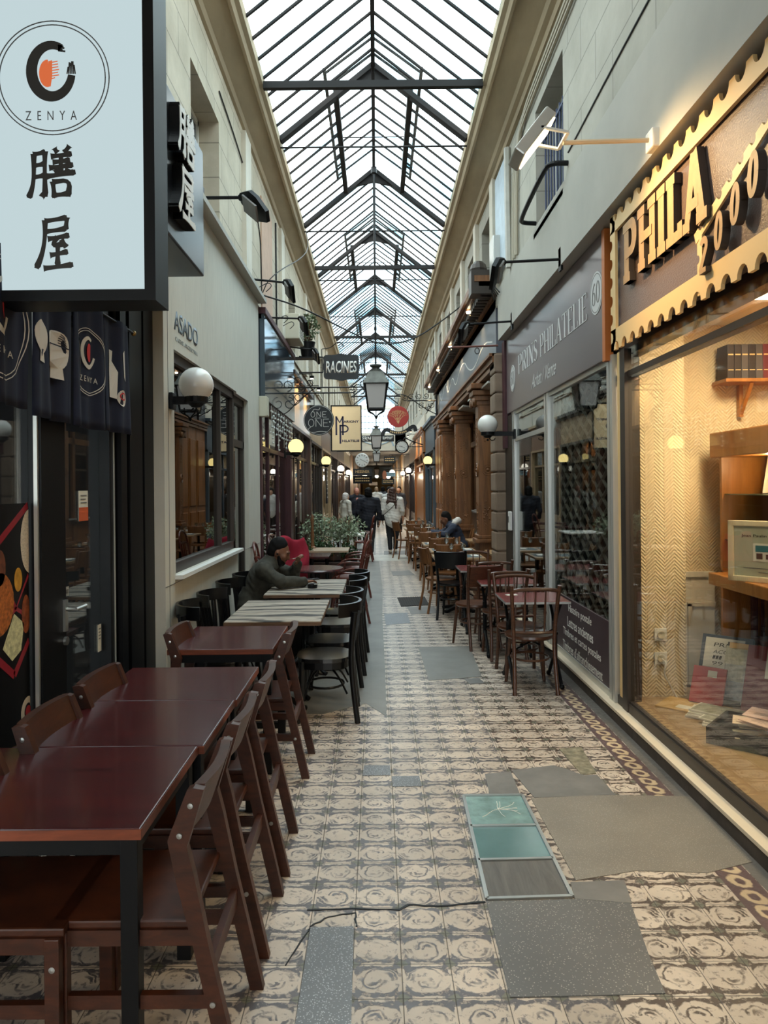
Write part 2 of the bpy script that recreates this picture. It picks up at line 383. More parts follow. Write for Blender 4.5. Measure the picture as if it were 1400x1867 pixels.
# ================================================================== THE SETTING
# ---- floor: worn encaustic tiles
m, t, b = new('encaustic_tiles'); L = t.links.new
tcn=N(t,'TexCoord'); nd=N(t,'TexNoise', Scale=26.0, Detail=3.0); L(tcn.outputs['Object'], nd.inputs['Vector'])
sb=N(t,'VectorMath', operation='SUBTRACT'); L(nd.outputs['Color'], sb.inputs[0]); sb.inputs[1].default_value=(.5,.5,.5)
sl=N(t,'VectorMath', operation='SCALE'); L(sb.outputs[0], sl.inputs[0]); sl.inputs['Scale'].default_value=.034
ad=N(t,'VectorMath', operation='ADD'); L(tcn.outputs['Object'], ad.inputs[0]); L(sl.outputs[0], ad.inputs[1])
s1=N(t,'SeparateXYZ'); L(ad.outputs[0], s1.inputs[0]); s0=N(t,'SeparateXYZ'); L(tcn.outputs['Object'], s0.inputs[0])
def mth(op, a, b_=None, c=None):
    n=N(t,'Math', operation=op)
    for i, x in enumerate((a,b_,c)):
        if x is None: continue
        if isinstance(x,(int,float)): n.inputs[i].default_value=x
        else: L(x, n.inputs[i])
    return n.outputs[0]
TW, TD, PX, PY = .1735, .172, .0715, 2.367
U_=mth('DIVIDE', mth('SUBTRACT', s1.outputs['X'], PX), TW); V_=mth('DIVIDE', mth('SUBTRACT', s1.outputs['Y'], PY), TD)
mu=mth('PINGPONG',U_,1.0); mv=mth('PINGPONG',V_,1.0)
dx=mth('SUBTRACT',mu,.5); dy=mth('SUBTRACT',mv,.52)
rr=mth('SQRT', mth('ADD', mth('MULTIPLY',dx,dx), mth('MULTIPLY',dy,dy))); th=mth('ARCTAN2',dy,dx)
def less(a, x, soft=.03):
    n=N(t,'MapRange'); L(a, n.inputs['Value']); n.inputs['From Min'].default_value=x-soft; n.inputs['From Max'].default_value=x+soft
    n.inputs['To Min'].default_value=1; n.inputs['To Max'].default_value=0; n.interpolation_type='SMOOTHSTEP'; return n.outputs[0]
lob=mth('MULTIPLY_ADD', mth('COSINE', mth('MULTIPLY',th,2.0)), .055, .415)
disc=less(mth('SUBTRACT',rr,lob),0,.02)
spir=mth('ABSOLUTE', mth('SUBTRACT', rr, mth('MULTIPLY_ADD', th, .048, .17)))
nb_=N(t,'TexNoise', Scale=9.0, Detail=3.0); L(tcn.outputs['Object'], nb_.inputs['Vector'])
brk=N(t,'MapRange'); brk.inputs['From Min'].default_value=.40; brk.inputs['From Max'].default_value=.56; L(nb_.outputs['Fac'], brk.inputs['Value'])
groove=mth('MULTIPLY', less(spir,.040,.02), mth('MULTIPLY', brk.outputs[0], less(mth('MULTIPLY',mth('COSINE',mth('ADD',th,2.2)),-1.0),.25,.3))); g2=mth('MULTIPLY', brk.outputs[0], less(mth('ABSOLUTE', mth('SUBTRACT', rr, mth('MULTIPLY_ADD', th, .042, .28))),.022,.015))
eu=mth('MINIMUM',mu,mth('SUBTRACT',1.0,mu)); ev=mth('MINIMUM',mv,mth('SUBTRACT',1.0,mv))
barh=mth('MULTIPLY', less(ev,.062,.012), less(mth('ABSOLUTE',dx),.34,.02)); barv=mth('MULTIPLY', less(eu,.062,.012), less(mth('ABSOLUTE',dy),.32,.02))
cream=mth('MAXIMUM', mth('MULTIPLY',disc, mth('SUBTRACT',1.0, mth('MAXIMUM',groove,g2))), mth('MAXIMUM',barh,barv))
nw=N(t,'TexNoise', Scale=34.0, Detail=8.0, Roughness=.7); L(tcn.outputs['Object'], nw.inputs['Vector'])
wr=N(t,'ValToRGB'); wr.color_ramp.elements[0].position=.53; wr.color_ramp.elements[1].position=.60; L(nw.outputs['Fac'], wr.inputs['Fac'])
wr2=N(t,'ValToRGB'); wr2.color_ramp.elements[0].position=.40; wr2.color_ramp.elements[1].position=.45; L(nw.outputs['Fac'], wr2.inputs['Fac'])
cream=mth('MULTIPLY', mth('MAXIMUM', cream, mth('MULTIPLY',wr.outputs['Color'],.6)), mth('MULTIPLY_ADD', wr2.outputs['Color'], .62, .38))
cc=N(t,'TexNoise', Scale=1.3, Detail=4.0); L(tcn.outputs['Object'], cc.inputs['Vector'])
cr=N(t,'ValToRGB'); e=cr.color_ramp.elements; e[0].position=.35; e[0].color=srgb(200,184,168); e[1].position=.65; e[1].color=srgb(220,203,186); L(cc.outputs['Fac'], cr.inputs['Fac'])
dk=N(t,'MixRGB'); dk.inputs[1].default_value=srgb(98,92,95); dk.inputs[2].default_value=srgb(78,62,54)
side=N(t,'MapRange'); side.inputs['From Min'].default_value=.75; side.inputs['From Max'].default_value=.78; L(s0.outputs['X'], side.inputs['Value']); L(side.outputs[0], dk.inputs[0])
mx=N(t,'MixRGB'); L(cream, mx.inputs[0]); L(dk.outputs[0], mx.inputs[1]); L(cr.outputs[0], mx.inputs[2])
# olive diamonds at the tile corners
ol=N(t,'MixRGB'); L(less(mth('ADD',eu,ev),.13,.015), ol.inputs[0]); L(mx.outputs[0], ol.inputs[1]); ol.inputs[2].default_value=srgb(118,116,100)
# the running scroll border beside the right-hand shops
bx=mth('SUBTRACT', s1.outputs['X'], 1.535); bu=mth('FRACT', mth('DIVIDE', s1.outputs['Y'], .115))
bl=mth('SQRT', mth('ADD', mth('POWER', mth('MULTIPLY', mth('SUBTRACT', mth('ADD', bu, mth('MULTIPLY',bx,2.4)), .5), .1),2.0), mth('POWER', bx,2.0)))
brd=N(t,'MixRGB'); L(less(mth('ABSOLUTE', mth('SUBTRACT',bl,.033)),.012,.005), brd.inputs[0]); brd.inputs[1].default_value=srgb(98,76,76); brd.inputs[2].default_value=srgb(208,184,150)
bmask=less(mth('ABSOLUTE', mth('SUBTRACT', s0.outputs['X'], 1.535)), .072, .002)
bo=N(t,'MixRGB'); L(bmask, bo.inputs[0]); L(ol.outputs[0], bo.inputs[1]); L(brd.outputs[0], bo.inputs[2])
# plain cement strip along the kerb
gy=N(t,'MixRGB'); L(less(mth('MULTIPLY', s0.outputs['X'], -1.0), -1.61, .003), gy.inputs[0]); L(bo.outputs[0], gy.inputs[1]); gy.inputs[2].default_value=srgb(112,107,102)
# grout
fu=mth('FRACT', mth('DIVIDE', mth('SUBTRACT', s0.outputs['X'], PX), TW)); fv=mth('FRACT', mth('DIVIDE', mth('SUBTRACT', s0.outputs['Y'], PY), TD))
gl=less(mth('MINIMUM', mth('MINIMUM',fu,mth('SUBTRACT',1.0,fu)), mth('MINIMUM',fv,mth('SUBTRACT',1.0,fv))), .009, .006)
gl=mth('MULTIPLY', gl, less(s0.outputs['X'],1.45,.01))
gr=N(t,'MixRGB'); L(mth('MULTIPLY',gl,.85), gr.inputs[0]); L(gy.outputs[0], gr.inputs[1]); gr.inputs[2].default_value=srgb(62,56,52)
# each tile slightly different, and general dirt
wn=N(t,'TexWhiteNoise'); wn.noise_dimensions='2D'; cbn=N(t,'CombineXYZ'); L(mth('FLOOR', mth('DIVIDE', mth('SUBTRACT', s0.outputs['X'], PX), TW)), cbn.inputs['X']); L(mth('FLOOR', mth('DIVIDE', mth('SUBTRACT', s0.outputs['Y'], PY), TD)), cbn.inputs['Y']); L(cbn.outputs[0], wn.inputs['Vector'])
tn=mth('MULTIPLY_ADD', wn.outputs['Value'], .22, .78); dn=N(t,'TexNoise', Scale=2.3, Detail=7.0, Roughness=.65); L(tcn.outputs['Object'], dn.inputs['Vector'])
dr=N(t,'MapRange'); dr.inputs['From Min'].default_value=.3; dr.inputs['From Max'].default_value=.6; dr.inputs['To Min'].default_value=.72; dr.inputs['To Max'].default_value=1.0; L(dn.outputs['Fac'], dr.inputs['Value'])
fm=N(t,'VectorMath', operation='SCALE'); L(gr.outputs[0], fm.inputs[0]); L(mth('MULTIPLY',tn,dr.outputs[0]), fm.inputs['Scale']); L(fm.outputs[0], b.inputs['Base Color'])
rf=N(t,'MapRange'); rf.inputs['From Min'].default_value=.3; rf.inputs['From Max'].default_value=.7; rf.inputs['To Min'].default_value=.28; rf.inputs['To Max'].default_value=.5; L(nw.outputs['Fac'], rf.inputs['Value']); L(rf.outputs[0], b.inputs['Roughness'])
bp=N(t,'Bump', Strength=.35, Distance=.004); L(mth('SUBTRACT', mth('MULTIPLY',cream,.35), gl), bp.inputs['Height']); L(bp.outputs[0], b.inputs['Normal'])
M['tiles']=m
fo = struct('floor', MB().box(-4.7,4.2,-8,78,-.1,0), M['tiles'], 'worn cream and grey patterned tile floor running down the passage', 'floor')
# ---- repairs let into the floor
def terrazzo(name, c, chip, sc_=95, amt=.16):
    m,t,b=new(name); tc_=N(t,'TexCoord'); v=N(t,'TexVoronoi', Scale=sc_); t.links.new(tc_.outputs['Object'], v.inputs['Vector'])
    r=N(t,'ValToRGB'); r.color_ramp.interpolation='EASE'; e=r.color_ramp.elements; e[0].position=amt; e[0].color=chip; e[1].position=amt+.12; e[1].color=c
    t.links.new(v.outputs['Distance'], r.inputs['Fac'])
    n=N(t,'TexNoise', Scale=3.0, Detail=6.0); t.links.new(tc_.outputs['Object'], n.inputs['Vector'])
    n2=N(t,'MapRange'); n2.inputs['To Min'].default_value=.6; n2.inputs['To Max'].default_value=1.2; t.links.new(n.outputs['Fac'], n2.inputs['Value'])
    s=N(t,'VectorMath', operation='SCALE'); t.links.new(r.outputs[0], s.inputs[0]); t.links.new(n2.outputs[0], s.inputs['Scale']); t.links.new(s.outputs[0], b.inputs['Base Color'])
    b.inputs['Roughness'].default_value=.42; return m
M['terr']=terrazzo('speckled_terrazzo', srgb(104,102,100), srgb(176,170,160), 95, .15)
M['granite']=terrazzo('grey_granite', srgb(108,110,114), srgb(178,180,184), 120, .22)
M['slabtan']=terrazzo('tan_cement', srgb(132,124,114), srgb(168,158,146), 120, .18)
M['slate']=plain('slate_slab', srgb(112,109,106), .5, vary=.2, scale=5, bump=.15)
M['cement']=plain('cement_screed', srgb(122,119,114), .5, vary=.22, scale=2.2, bump=.1)
M['lichen']=plain('rough_mortar', srgb(122,116,98), .85, vary=.5, scale=22, bump=.4)
M['palestone']=plain('pale_stone', srgb(190,186,176), .5, vary=.15, scale=4)
def patch(px, m_, label, z=.003, pts=None, name='floor_patch'):
    P = pts or [fl(*q) for q in px]
    mb = MB().prism([(p[0],p[1]) for p in P], (0,0,-.02), (1,0,0), (0,1,0), (0,0,1), .02+z)
    return struct(name, mb, m_, label, 'floor repair')
patch(0, M['cement'], 'long grey cement strip beside the black bistro chairs', .002, [(-1.5,5.35),(-.42,5.35),(-.1,5.6),(.055,5.28),(.06,6.8),(.055,9.2),(.08,12),(.03,16.5),(-.05,16.5),(-.05,40),(-1.5,40)])
patch([(566,1692),(645,1690),(640,1870),(538,1870)], M['granite'], 'speckled grey granite repair strip at the bottom of the aisle')
patch([(887,1644),(1060,1640),(1150,1648),(1182,1740),(1213,1812),(1090,1816),(930,1819)], M['terr'], 'dark speckled terrazzo slab in front of the wooden hatch panel')
patch([(968,1456),(1110,1450),(1258,1453),(1372,1572),(1290,1592),(1160,1588),(1050,1606)], M['slabtan'], 'large tan cement slab right of the glass hatch')
patch([(1040,1610),(1138,1606),(1152,1648),(1048,1640)], M['slate'], 'small dark slate piece behind the terrazzo slab', .004)
patch([(932,1405),(1010,1396),(1065,1414),(1088,1413),(1122,1450),(974,1455)], M['slate'], 'cracked slate repair behind the tan slab')
patch([(884,1412),(931,1408),(948,1449),(893,1449)], M['slate'], 'little slate square behind the broken glass pane', .004)
patch([(1019,1366),(1060,1363),(1087,1411),(1060,1413)], M['lichen'], 'rough yellowish mortar patch near the scroll border', .004)
patch([(763,1181),(856,1178),(878,1234),(782,1241)], M['cement'], 'plain grey square slab in the middle of the aisle')
patch([(846,1238),(872,1236),(885,1246),(856,1247)], M['slate'], 'slate scrap at the corner of the square slab', .002)
patch([(664,1396),(711,1396),(712,1414),(661,1415)], M['granite'], 'first single grey tile set among cream tiles')
patch([(714,1416),(764,1415),(769,1434),(716,1435)], M['granite'], 'second single grey tile set among cream tiles')
patch([(742,1107),(790,1105),(800,1118),(750,1120)], M['slate'], 'slate strip in front of the iron cover')
patch([(713,1042),(746,1040),(757,1049),(716,1050)], M['slate'], 'slate square far down the aisle')
patch([(700,1005),(752,1004),(756,1010),(700,1011)], M['slate'], 'dark threshold slab behind the walking pair', .004)
patch([(655,1012),(812,1012),(820,1022),(652,1023)], M['palestone'], 'worn pale stone threshold across the aisle', .003)
patch([(700,1120),(742,1117),(748,1136),(704,1140)], M['granite'], 'granite tile left of the iron cover')
ic = thing('manhole_cover', 'ribbed square iron cover in the floor of the aisle', 'manhole cover')
q=[fl(*p) for p in ((724,1090),(774,1088),(783,1104),(731,1106))]
MB().prism(q,(0,0,-.02),(1,0,0),(0,1,0),(0,0,1),.026).build('cover_plate', M['roofiron'], ic)
mb=MB()
for i in range(1,12):
    a=i/12; p=[q[0][k]+(q[1][k]-q[0][k])*a for k in (0,1)]; r_=[q[3][k]+(q[2][k]-q[3][k])*a for k in (0,1)]
    mb.bar((p[0],p[1],.007),(r_[0],r_[1],.007),.008,.006)
mb.build('ribs', M['roofiron'], ic)
# glazed floor hatch
ht_ = thing('floor_hatch', 'metal-framed floor hatch with two glass panes and a wooden panel', 'floor hatch')
hq=[fl(*p) for p in ((845,1452),(952,1451),(1043,1636),(888,1641))]
def hl(u,v): return tuple((hq[0][k]*(1-u)+hq[1][k]*u)*(1-v)+(hq[3][k]*(1-u)+hq[2][k]*u)*v for k in (0,1))
mb=MB()
for a_,b_ in (((0,0),(1,0)),((1,0),(1,1)),((1,1),(0,1)),((0,1),(0,0)),((0,.36),(1,.36)),((0,.69),(1,.69))):
    p,q2=hl(*a_),hl(*b_); mb.bar((p[0],p[1],.004),(q2[0],q2[1],.004),.016,.012)
mb.build('hatch_frame', M['steel'], ht_)
M['hatchglass']=plain('sea_green_glass', srgb(98,132,136), .12, vary=.15, scale=3, coat=.6)
M['hatchbroken']=plain('broken_green_glass', srgb(120,150,150), .25, vary=.35, scale=9, bump=.6)
M['hatchwood']=wood('grey_plank', srgb(78,76,74), srgb(104,101,98), .6, 3, (9,1,9))
for v0,v1,mm,lb,nm in ((0,.36,M['hatchbroken'],'broken sea-green glass pane','pane'),(.36,.69,M['hatchglass'],None,'pane'),(.69,1,M['hatchwood'],'grey wooden board panel','board')):
    P=[hl(.02,v0+.01),hl(.98,v0+.01),hl(.98,v1-.01),hl(.02,v1-.01)]
    MB().prism(P,(0,0,-.02),(1,0,0),(0,1,0),(0,0,1),.0235).build(nm, mm, ht_, label=lb)
random.seed(3)
mb=MB()
pc=hl(.5,.17)
for i in range(9):
    a=random.uniform(0,6.28); x,y=pc[0],pc[1]; pts=[(x,y,.004)]
    for k in range(4): a+=random.uniform(-.5,.5); x+=.035*math.cos(a); y+=.03*math.sin(a); pts.append((x,y,.004))
    pts=[p for p in pts if abs(p[0]-pc[0])<.11 and abs(p[1]-pc[1])<.1]
    if len(pts)>1: mb.tube(pts,.0015,4)
mb.build('cracks', M['white'], ht_)
# cracks in the floor
def crack(px, label, wv=.006):
    pts=[]
    for (x0,y0),(x1,y1) in zip(px[:-1],px[1:]):
        for k in range(4): pts.append((x0+(x1-x0)*k/4+random.uniform(-2,2), y0+(y1-y0)*k/4+random.uniform(-1.5,1.5)))
    pts.append(px[-1]); G=[fl(*p) for p in pts]; n=len(G)
    ws=[wv*(.4+.9*random.random()) for _ in G]
    return struct('floor_crack', MB().stroke(G, ws,(0,0,-.01),(1,0,0),(0,1,0),(0,0,1),.0125), M['black'], label, 'floor crack')
crack([(560,1660),(640,1656),(730,1658),(745,1650),(800,1652),(885,1645)], 'long jagged crack across the tiles above the granite strip', .010)
crack([(565,1690),(600,1672),(648,1665),(650,1690)], 'crazed crack at the top of the granite strip', .008)
crack([(600,1690),(620,1740),(585,1800),(600,1860)], 'crack running down the granite strip', .006)
crack([(790,1195),(798,1210),(788,1222),(800,1228)], 'short crack in the plain square slab', .012)
crack([(985,1400),(1010,1425),(960,1450)], 'crack in the slate repair behind the tan slab', .006)
crack([(1010,1425),(1060,1420),(1090,1440)], 'branching crack in the slate repair towards the kerb', .006)
crack([(520,1760),(560,1700),(566,1692)], 'crack beside the leg of the nearest brown chair', .005)
crack([(1080,1710),(1130,1760),(1115,1770)], 'thin crack across the dark terrazzo slab', .004)

# ---- wall helper: slab in the YZ plane with openings
def wall_holes(mb, xa, xb, y0, y1, z0, z1, holes):
    hs = sorted(holes); y = y0
    for (a,b_,c,d) in hs:
        if a>y: mb.box(xa,xb,y,a,z0,z1)
        mb.box(xa,xb,a,b_,z0,c); mb.box(xa,xb,a,b_,d,z1); y=b_
    if y<y1: mb.box(xa,xb,y,y1,z0,z1)
    return mb
M['ashL']=ashlar('ashlar_plaster_cream', srgb(206,194,172), .62, .34, .3, .5)
M['ashR']=ashlar('ashlar_plaster_grey', srgb(184,179,166), .75, .36, .22, .45)
LH=[(3.3,4.4,4.25,5.3),(5.94,7.01,4.2,5.3),(12.5,13.5,4.2,5.3),(16.2,17.2,4.2,5.3),(19.2,20.2,4.2,5.3),(22.4,23.4,4.2,5.3),(25.6,26.6,4.2,5.3),(28.8,29.8,4.2,5.3),(32,33,4.2,5.3),(35.2,36.2,4.2,5.3)]
RH=[(2.4,3.5,4.25,5.47),(6.16,7.22,4.25,5.47)]+[(y,y+1.0,4.62,5.55) for y in (9.9,11.6,13.4,15.3,17.3,19.4,21.6,23.8,26,28.4,30.8,33.2,35.6)]
struct('wall_left', wall_holes(MB(), -1.95,-1.52, -.5,40, 4.08,6.25, LH), M['ashL'], 'cream plastered upper wall over the left-hand shops', 'wall')
struct('wall_right', wall_holes(MB(), 1.64,2.05, -.5,40, 4.12,6.25, RH), M['ashR'], 'pale plastered upper wall over the right-hand shops', 'wall')
struct('wall_right_lower', MB().box(1.62,2.05,-.5,9.42,3.62,4.3), M['concrete'], 'smooth grey rendered band above the stamp shops', 'wall')
cp=[(1.70,5.80),(1.60,5.81),(1.585,5.86),(1.54,5.88),(1.52,5.93),(1.30,6.04),(1.285,6.02),(1.26,6.03),(1.24,6.08),(1.20,6.10),(1.20,6.22),(1.70,6.30)]
for nm,fp,lb in (('trim_1',-1,'moulded beige cornice under the left edge of the glass roof'),('trim_2',1,'moulded beige cornice under the right edge of the glass roof')):
    struct(nm, MB().sweep(cp if fp==1 else [(x-.05,z) if x>1.5 else (x,z) for x,z in cp], -.5,40, fp), M['cornice'], lb, 'cornice', smooth=False)
# upper windows
wn_=0
def window(side, y0,y1,z0,z1, infill=None, bars=True, lab=''):
    global wn_; wn_+=1
    xf = -1.74 if side<0 else 1.86
    r = bpy.data.objects.new('window_%d'%wn_, None); C.objects.link(r); r['kind']='structure'; r['label']=lab; r['category']='window'
    mb=MB(); f=.05
    for a in ((y0,y0+f,z0,z1),(y1-f,y1,z0,z1),(y0,y1,z0,z0+f),(y0,y1,z1-f,z1),((y0+y1)/2-.03,(y0+y1)/2+.03,z0,z1)): mb.box(xf-.025,xf+.025,*a)
    mb.build('window_frame', M['white'], r)
    MB().box(xf-.006,xf+.006,y0+f,y1-f,z0+f,z1-f).build('pane', infill or M['winpane'], r)
    MB().box(*((-1.74,-1.50) if side<0 else (1.62,1.86)), y0-.04,y1+.04,z0-.05,z0).build('sill', M['cream'], r)
    return r
M['winpane']=plain('dull_window_pane', srgb(88,98,106), .12, vary=.3, scale=2)
nms=['nearest','second','third','fourth','fifth','sixth','seventh','eighth','ninth','tenth','eleventh','twelfth','thirteenth','fourteenth','fifteenth']
for i,h in enumerate(LH): window(-1,*h, lab='recessed upper window on the left wall, %s from the entrance'%nms[i])
for i,h in enumerate(RH): window(1,*h, lab=('upper window on the right wall behind a blue grille' if i==1 else 'recessed upper window on the right wall, %s from the entrance'%nms[i]))
# pink blind window on the left and painted panel on the right
struct('trim_3', MB().box(-1.55,-1.50,9.5,10.45,4.1,5.6), plain('dusty_pink_paint', srgb(196,164,142), .8, vary=.1), 'dusty pink blind window panel on the left upper wall', 'blind window')
struct('trim_4', MB().box(1.61,1.66,8.75,9.5,4.45,5.75), plain('pale_blue_panel', srgb(190,204,214), .5, vary=.15), 'pale blue painted panel on the right upper wall', 'wall panel')
mb=MB()
for y in (8.2,11.3,15.1,18.4,21.4,24.6,27.8): mb.box(-1.56,-1.47,y,y+.35,4.1,5.82)
struct('trim_5', mb, M['cream'], 'flat cream pilasters between the left upper windows', 'pilaster')
mb=MB()
for y in (9.55,11.2,13.0,14.8,16.8,18.9,21.0,23.2,25.4): mb.box(1.58,1.66,y,y+.25,4.3,5.82)
struct('trim_6', mb, M['cream'], 'flat cream pilasters between the right upper windows', 'pilaster')
# ---- glass roof
M['roofglass']=glass('wired_roof_glass', (.80,.93,.97,1), .25, .03, .4)
t=M['roofglass'].node_tree; tr_=[n for n in t.nodes if n.type=='BSDF_TRANSPARENT'][0]; tcn=N(t,'TexCoord'); mp=N(t,'Mapping'); mp.inputs['Scale'].default_value=(.5,1.0,.5)
t.links.new(tcn.outputs['Object'],mp.inputs['Vector']); n_=N(t,'TexNoise', Scale=1.1, Detail=6.0, Roughness=.7); t.links.new(mp.outputs[0],n_.inputs['Vector'])
r_=N(t,'ValToRGB'); e=r_.color_ramp.elements; e[0].position=.36; e[0].color=(.26,.46,.54,1); e[1].position=.60; e[1].color=(.94,.94,.91,1); t.links.new(n_.outputs['Fac'],r_.inputs['Fac']); t.links.new(r_.outputs['Color'],tr_.inputs['Color'])
ZE, ZR, HW = 6.2, 7.15, 1.2
LANT=[(9.18,12.2),(15.1,18.3),(21.6,25.1),(28.6,32.0),(35.4,38.6)]
def slope(x): return ZR-(ZR-ZE)*abs(x)/HW
mb=MB(); bars=MB(); y0=3.0; gaps=[3.0]
for a,b_ in LANT: gaps+= [a,b_]
gaps.append(40)
for i in range(len(gaps)-1):
    a,b_=gaps[i],gaps[i+1]; xi=.48 if i%2 else 0
    for sgn in (-1,1):
        mb.add([(sgn*HW,a,ZE),(sgn*HW,b_,ZE),(sgn*xi,b_,slope(xi)),(sgn*xi,a,slope(xi))],[(0,1,2,3)])
        n=max(1,round((b_-a)/.345))
        for k in range(n+1):
            y=a+(b_-a)*k/n
            bars.bar((sgn*HW,y,ZE-.012),(sgn*xi,y,slope(xi)-.012),.022,.032,(0,1,0))
struct('ceiling_added', MB().box(-2.2,2.3,-8,3.0,6.25,6.45), M['cream'], 'unseen plastered ceiling added over the near end to dim the foreground', 'ceiling')  # unseen ceiling added to dim the foreground
struct('wall_left_added', MB().box(-1.95,-1.6,-8,-.5,0,6.3), M['cream'], 'unseen left wall added behind the viewer to keep light out', 'wall')  # unseen side walls added so light enters only by roof and open end
struct('wall_right_added', MB().box(1.7,2.05,-8,-.5,0,6.3), M['cream'], 'unseen right wall added behind the viewer to keep light out', 'wall')
struct('roof', mb, M['roofglass'], 'pitched glass roof over the passage', 'glass roof')
struct('roof_glazing_bars', bars, M['roofiron'], 'thin dark glazing bars under the glass roof', 'glazing bars')
mb=MB(); gb=MB(); fr=MB()
for a,b_ in LANT:
    for sgn in (-1,1):
        mb.add([(sgn*.62,a-.12,ZR-.12),(sgn*.62,b_+.12,ZR-.12),(0,b_+.12,ZR+.34),(0,a-.12,ZR+.34)],[(0,1,2,3)])
        n=round((b_-a)/.345)
        for k in range(n+1): y=a+(b_-a)*k/n; gb.bar((sgn*.62,y,ZR-.12),(0,y,ZR+.34),.022,.03,(0,1,0))
        # side curb and its open louvre gap
        fr.bar((sgn*.48,a,slope(.48)),(sgn*.48,b_,slope(.48)),.07,.12)
        fr.bar((sgn*.62,a-.1,ZR-.13),(sgn*.62,b_+.1,ZR-.13),.04,.05)
    gb.bar((0,a-.12,ZR+.32),(0,b_+.12,ZR+.32),.04,.05)
    for y in (a,b_):
        for sgn in (-1,1):
            fr.bar((sgn*HW,y,ZE-.03),(0,y,ZR-.03),.06,.12,(0,1,0))
            fr.add([(sgn*.02,y-.02,ZR-.05),(sgn*.34,y-.02,slope(.34)-.05),(sgn*.02,y-.02,ZR-.24),(sgn*.02,y+.02,ZR-.05),(sgn*.34,y+.02,slope(.34)-.05),(sgn*.02,y+.02,ZR-.24)],[(0,1,2),(5,4,3),(0,3,4,1),(1,4,5,2),(2,5,3,0)])
struct('roof_lantern_glazing', mb, M['roofglass'], 'raised glass lanterns along the ridge of the roof', 'roof lantern')
struct('roof_lantern_bars', gb, M['roofiron'], 'glazing bars and ridge of the raised roof lanterns', 'glazing bars')
struct('roof_trusses', fr, M['roofiron'], 'dark iron rafters and kerbs framing the roof lanterns', 'roof truss')
mb=MB().bar((0,3,ZR-.03),(0,40,ZR-.03),.05,.09)
for y in (4.6,7.8,14.3,20.9,27.9,34.6): mb.bar((-HW,y,ZE-.1),(HW,y,ZE-.1),.06,.075)
for y in (9.18,12.2,15.1,18.3,21.6,25.1,28.6,32,35.4): mb.tube([(-HW,y,ZE-.12),(HW,y,ZE-.12)],.012,6)
for y in (10.7,16.7,23.3): mb.tube([(-.55,y,6.95),(.55,y,6.95)],.008,5)
struct('roof_beams', mb, M['roofiron'], 'iron ridge beam, cross beams and thin tie rods of the roof', 'roof beam')
# end gable over the cross passage
mb=MB(); mb.box(-2.0,2.0,40.2,40.5,3.75,4.75); mb.box(-2,2,40.2,40.5,6.1,6.3); mb.box(-2.2,-1.05,40.2,40.5,3.75,7.6); mb.box(1.05,2.2,40.2,40.5,3.75,7.6)
struct('wall_end', mb, M['cream'], 'white end wall with an arched fanlight above the far opening', 'wall')
mb=MB()
for k in range(11): x=-1.05+.21*k; mb.box(x-.015,x+.015,40.25,40.35,4.75,6.1)
for z in (5.0,5.35,5.7): mb.box(-1.05,1.05,40.25,40.35,z-.015,z+.015)
mb.stroke(arc(0,4.0,.95,.62,0,180,20), .07,(0,40.19,0),(1,0,0),(0,0,1),(0,-1,0),.04)
for a in range(30,180,30): mb.stroke([(0,4.0),(.95*math.cos(math.radians(a)),4.0+.62*math.sin(math.radians(a)))], .035,(0,40.19,0),(1,0,0),(0,0,1),(0,-1,0),.03)
struct('window_end', mb, plain('blue_grey_frame', srgb(150,178,200),.5), 'pale blue glazing lattice and fan arch in the far end wall', 'window')
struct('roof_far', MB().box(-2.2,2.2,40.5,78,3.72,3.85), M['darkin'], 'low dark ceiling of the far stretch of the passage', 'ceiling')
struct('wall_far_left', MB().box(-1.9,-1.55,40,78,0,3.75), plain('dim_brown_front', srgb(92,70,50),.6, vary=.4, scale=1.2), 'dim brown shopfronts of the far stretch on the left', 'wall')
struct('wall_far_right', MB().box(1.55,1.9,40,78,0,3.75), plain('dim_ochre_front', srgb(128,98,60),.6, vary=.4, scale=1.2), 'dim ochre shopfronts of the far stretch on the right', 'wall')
mb=MB().box(-2,2,77.5,77.9,0,3.75)
struct('wall_far_end', mb, plain('far_yellow_wall', srgb(206,176,120),.7), 'warm yellow wall closing the far end of the passage', 'wall')
struct('trim_7', MB().box(-1.55,1.55,70,70.2,2.55,3.75), plain('blue_grey_front', srgb(96,112,122),.6), 'blue grey lintel across the far end of the passage', 'lintel')

# ================================================================== LEFT FRONTAGES
# noodle restaurant (nearest)
zr=bpy.data.objects.new('shopfront',None); C.objects.link(zr); tag(zr,'black painted restaurant front with glazed door on the near left','shopfront',kind='structure')
mb=MB(); X=-1.6
for a,b_ in ((-.5,.2),(3.40,3.66),(4.27,4.36),(4.40,4.50),(4.56,4.80),(4.84,5.04)): mb.box(X-.12,X+ (.0 if b_<4.4 else .025),a,b_,0,3.2)
mb.box(X-.12,X,-.5,5.04,2.62,3.2); mb.box(X-.10,X-.02,-.5,5.04,0,.22); mb.box(X-.1,X-.02,3.6,4.3,0,.35); mb.box(X-.14,X-.06,4.3,5.04,0,3.2)
mb.build('front_frame', M['black'], zr)
MB().box(X-.03,X-.012,3.385,3.41,.2,2.6).box(X-.012,X+.004,4.33,4.345,.2,2.6).build('edge_strip', M['alu'], zr, label='pale metal edge strips')
MB().box(X-.066,X-.06,.2,3.40,.22,2.62).build('window_glass', M['paneclear'], zr)
MB().box(X-.066,X-.06,3.66,4.27,.35,2.62).build('door_glass', M['paneclear'], zr)
dh=MB().box(X,X+.012,3.62,3.655,.98,1.14).tube([(X+.006,3.64,1.09),(X+.06,3.64,1.09),(X+.06,3.76,1.09)],.010).build('door_handle', M['steel'], zr, label='steel lever handle')
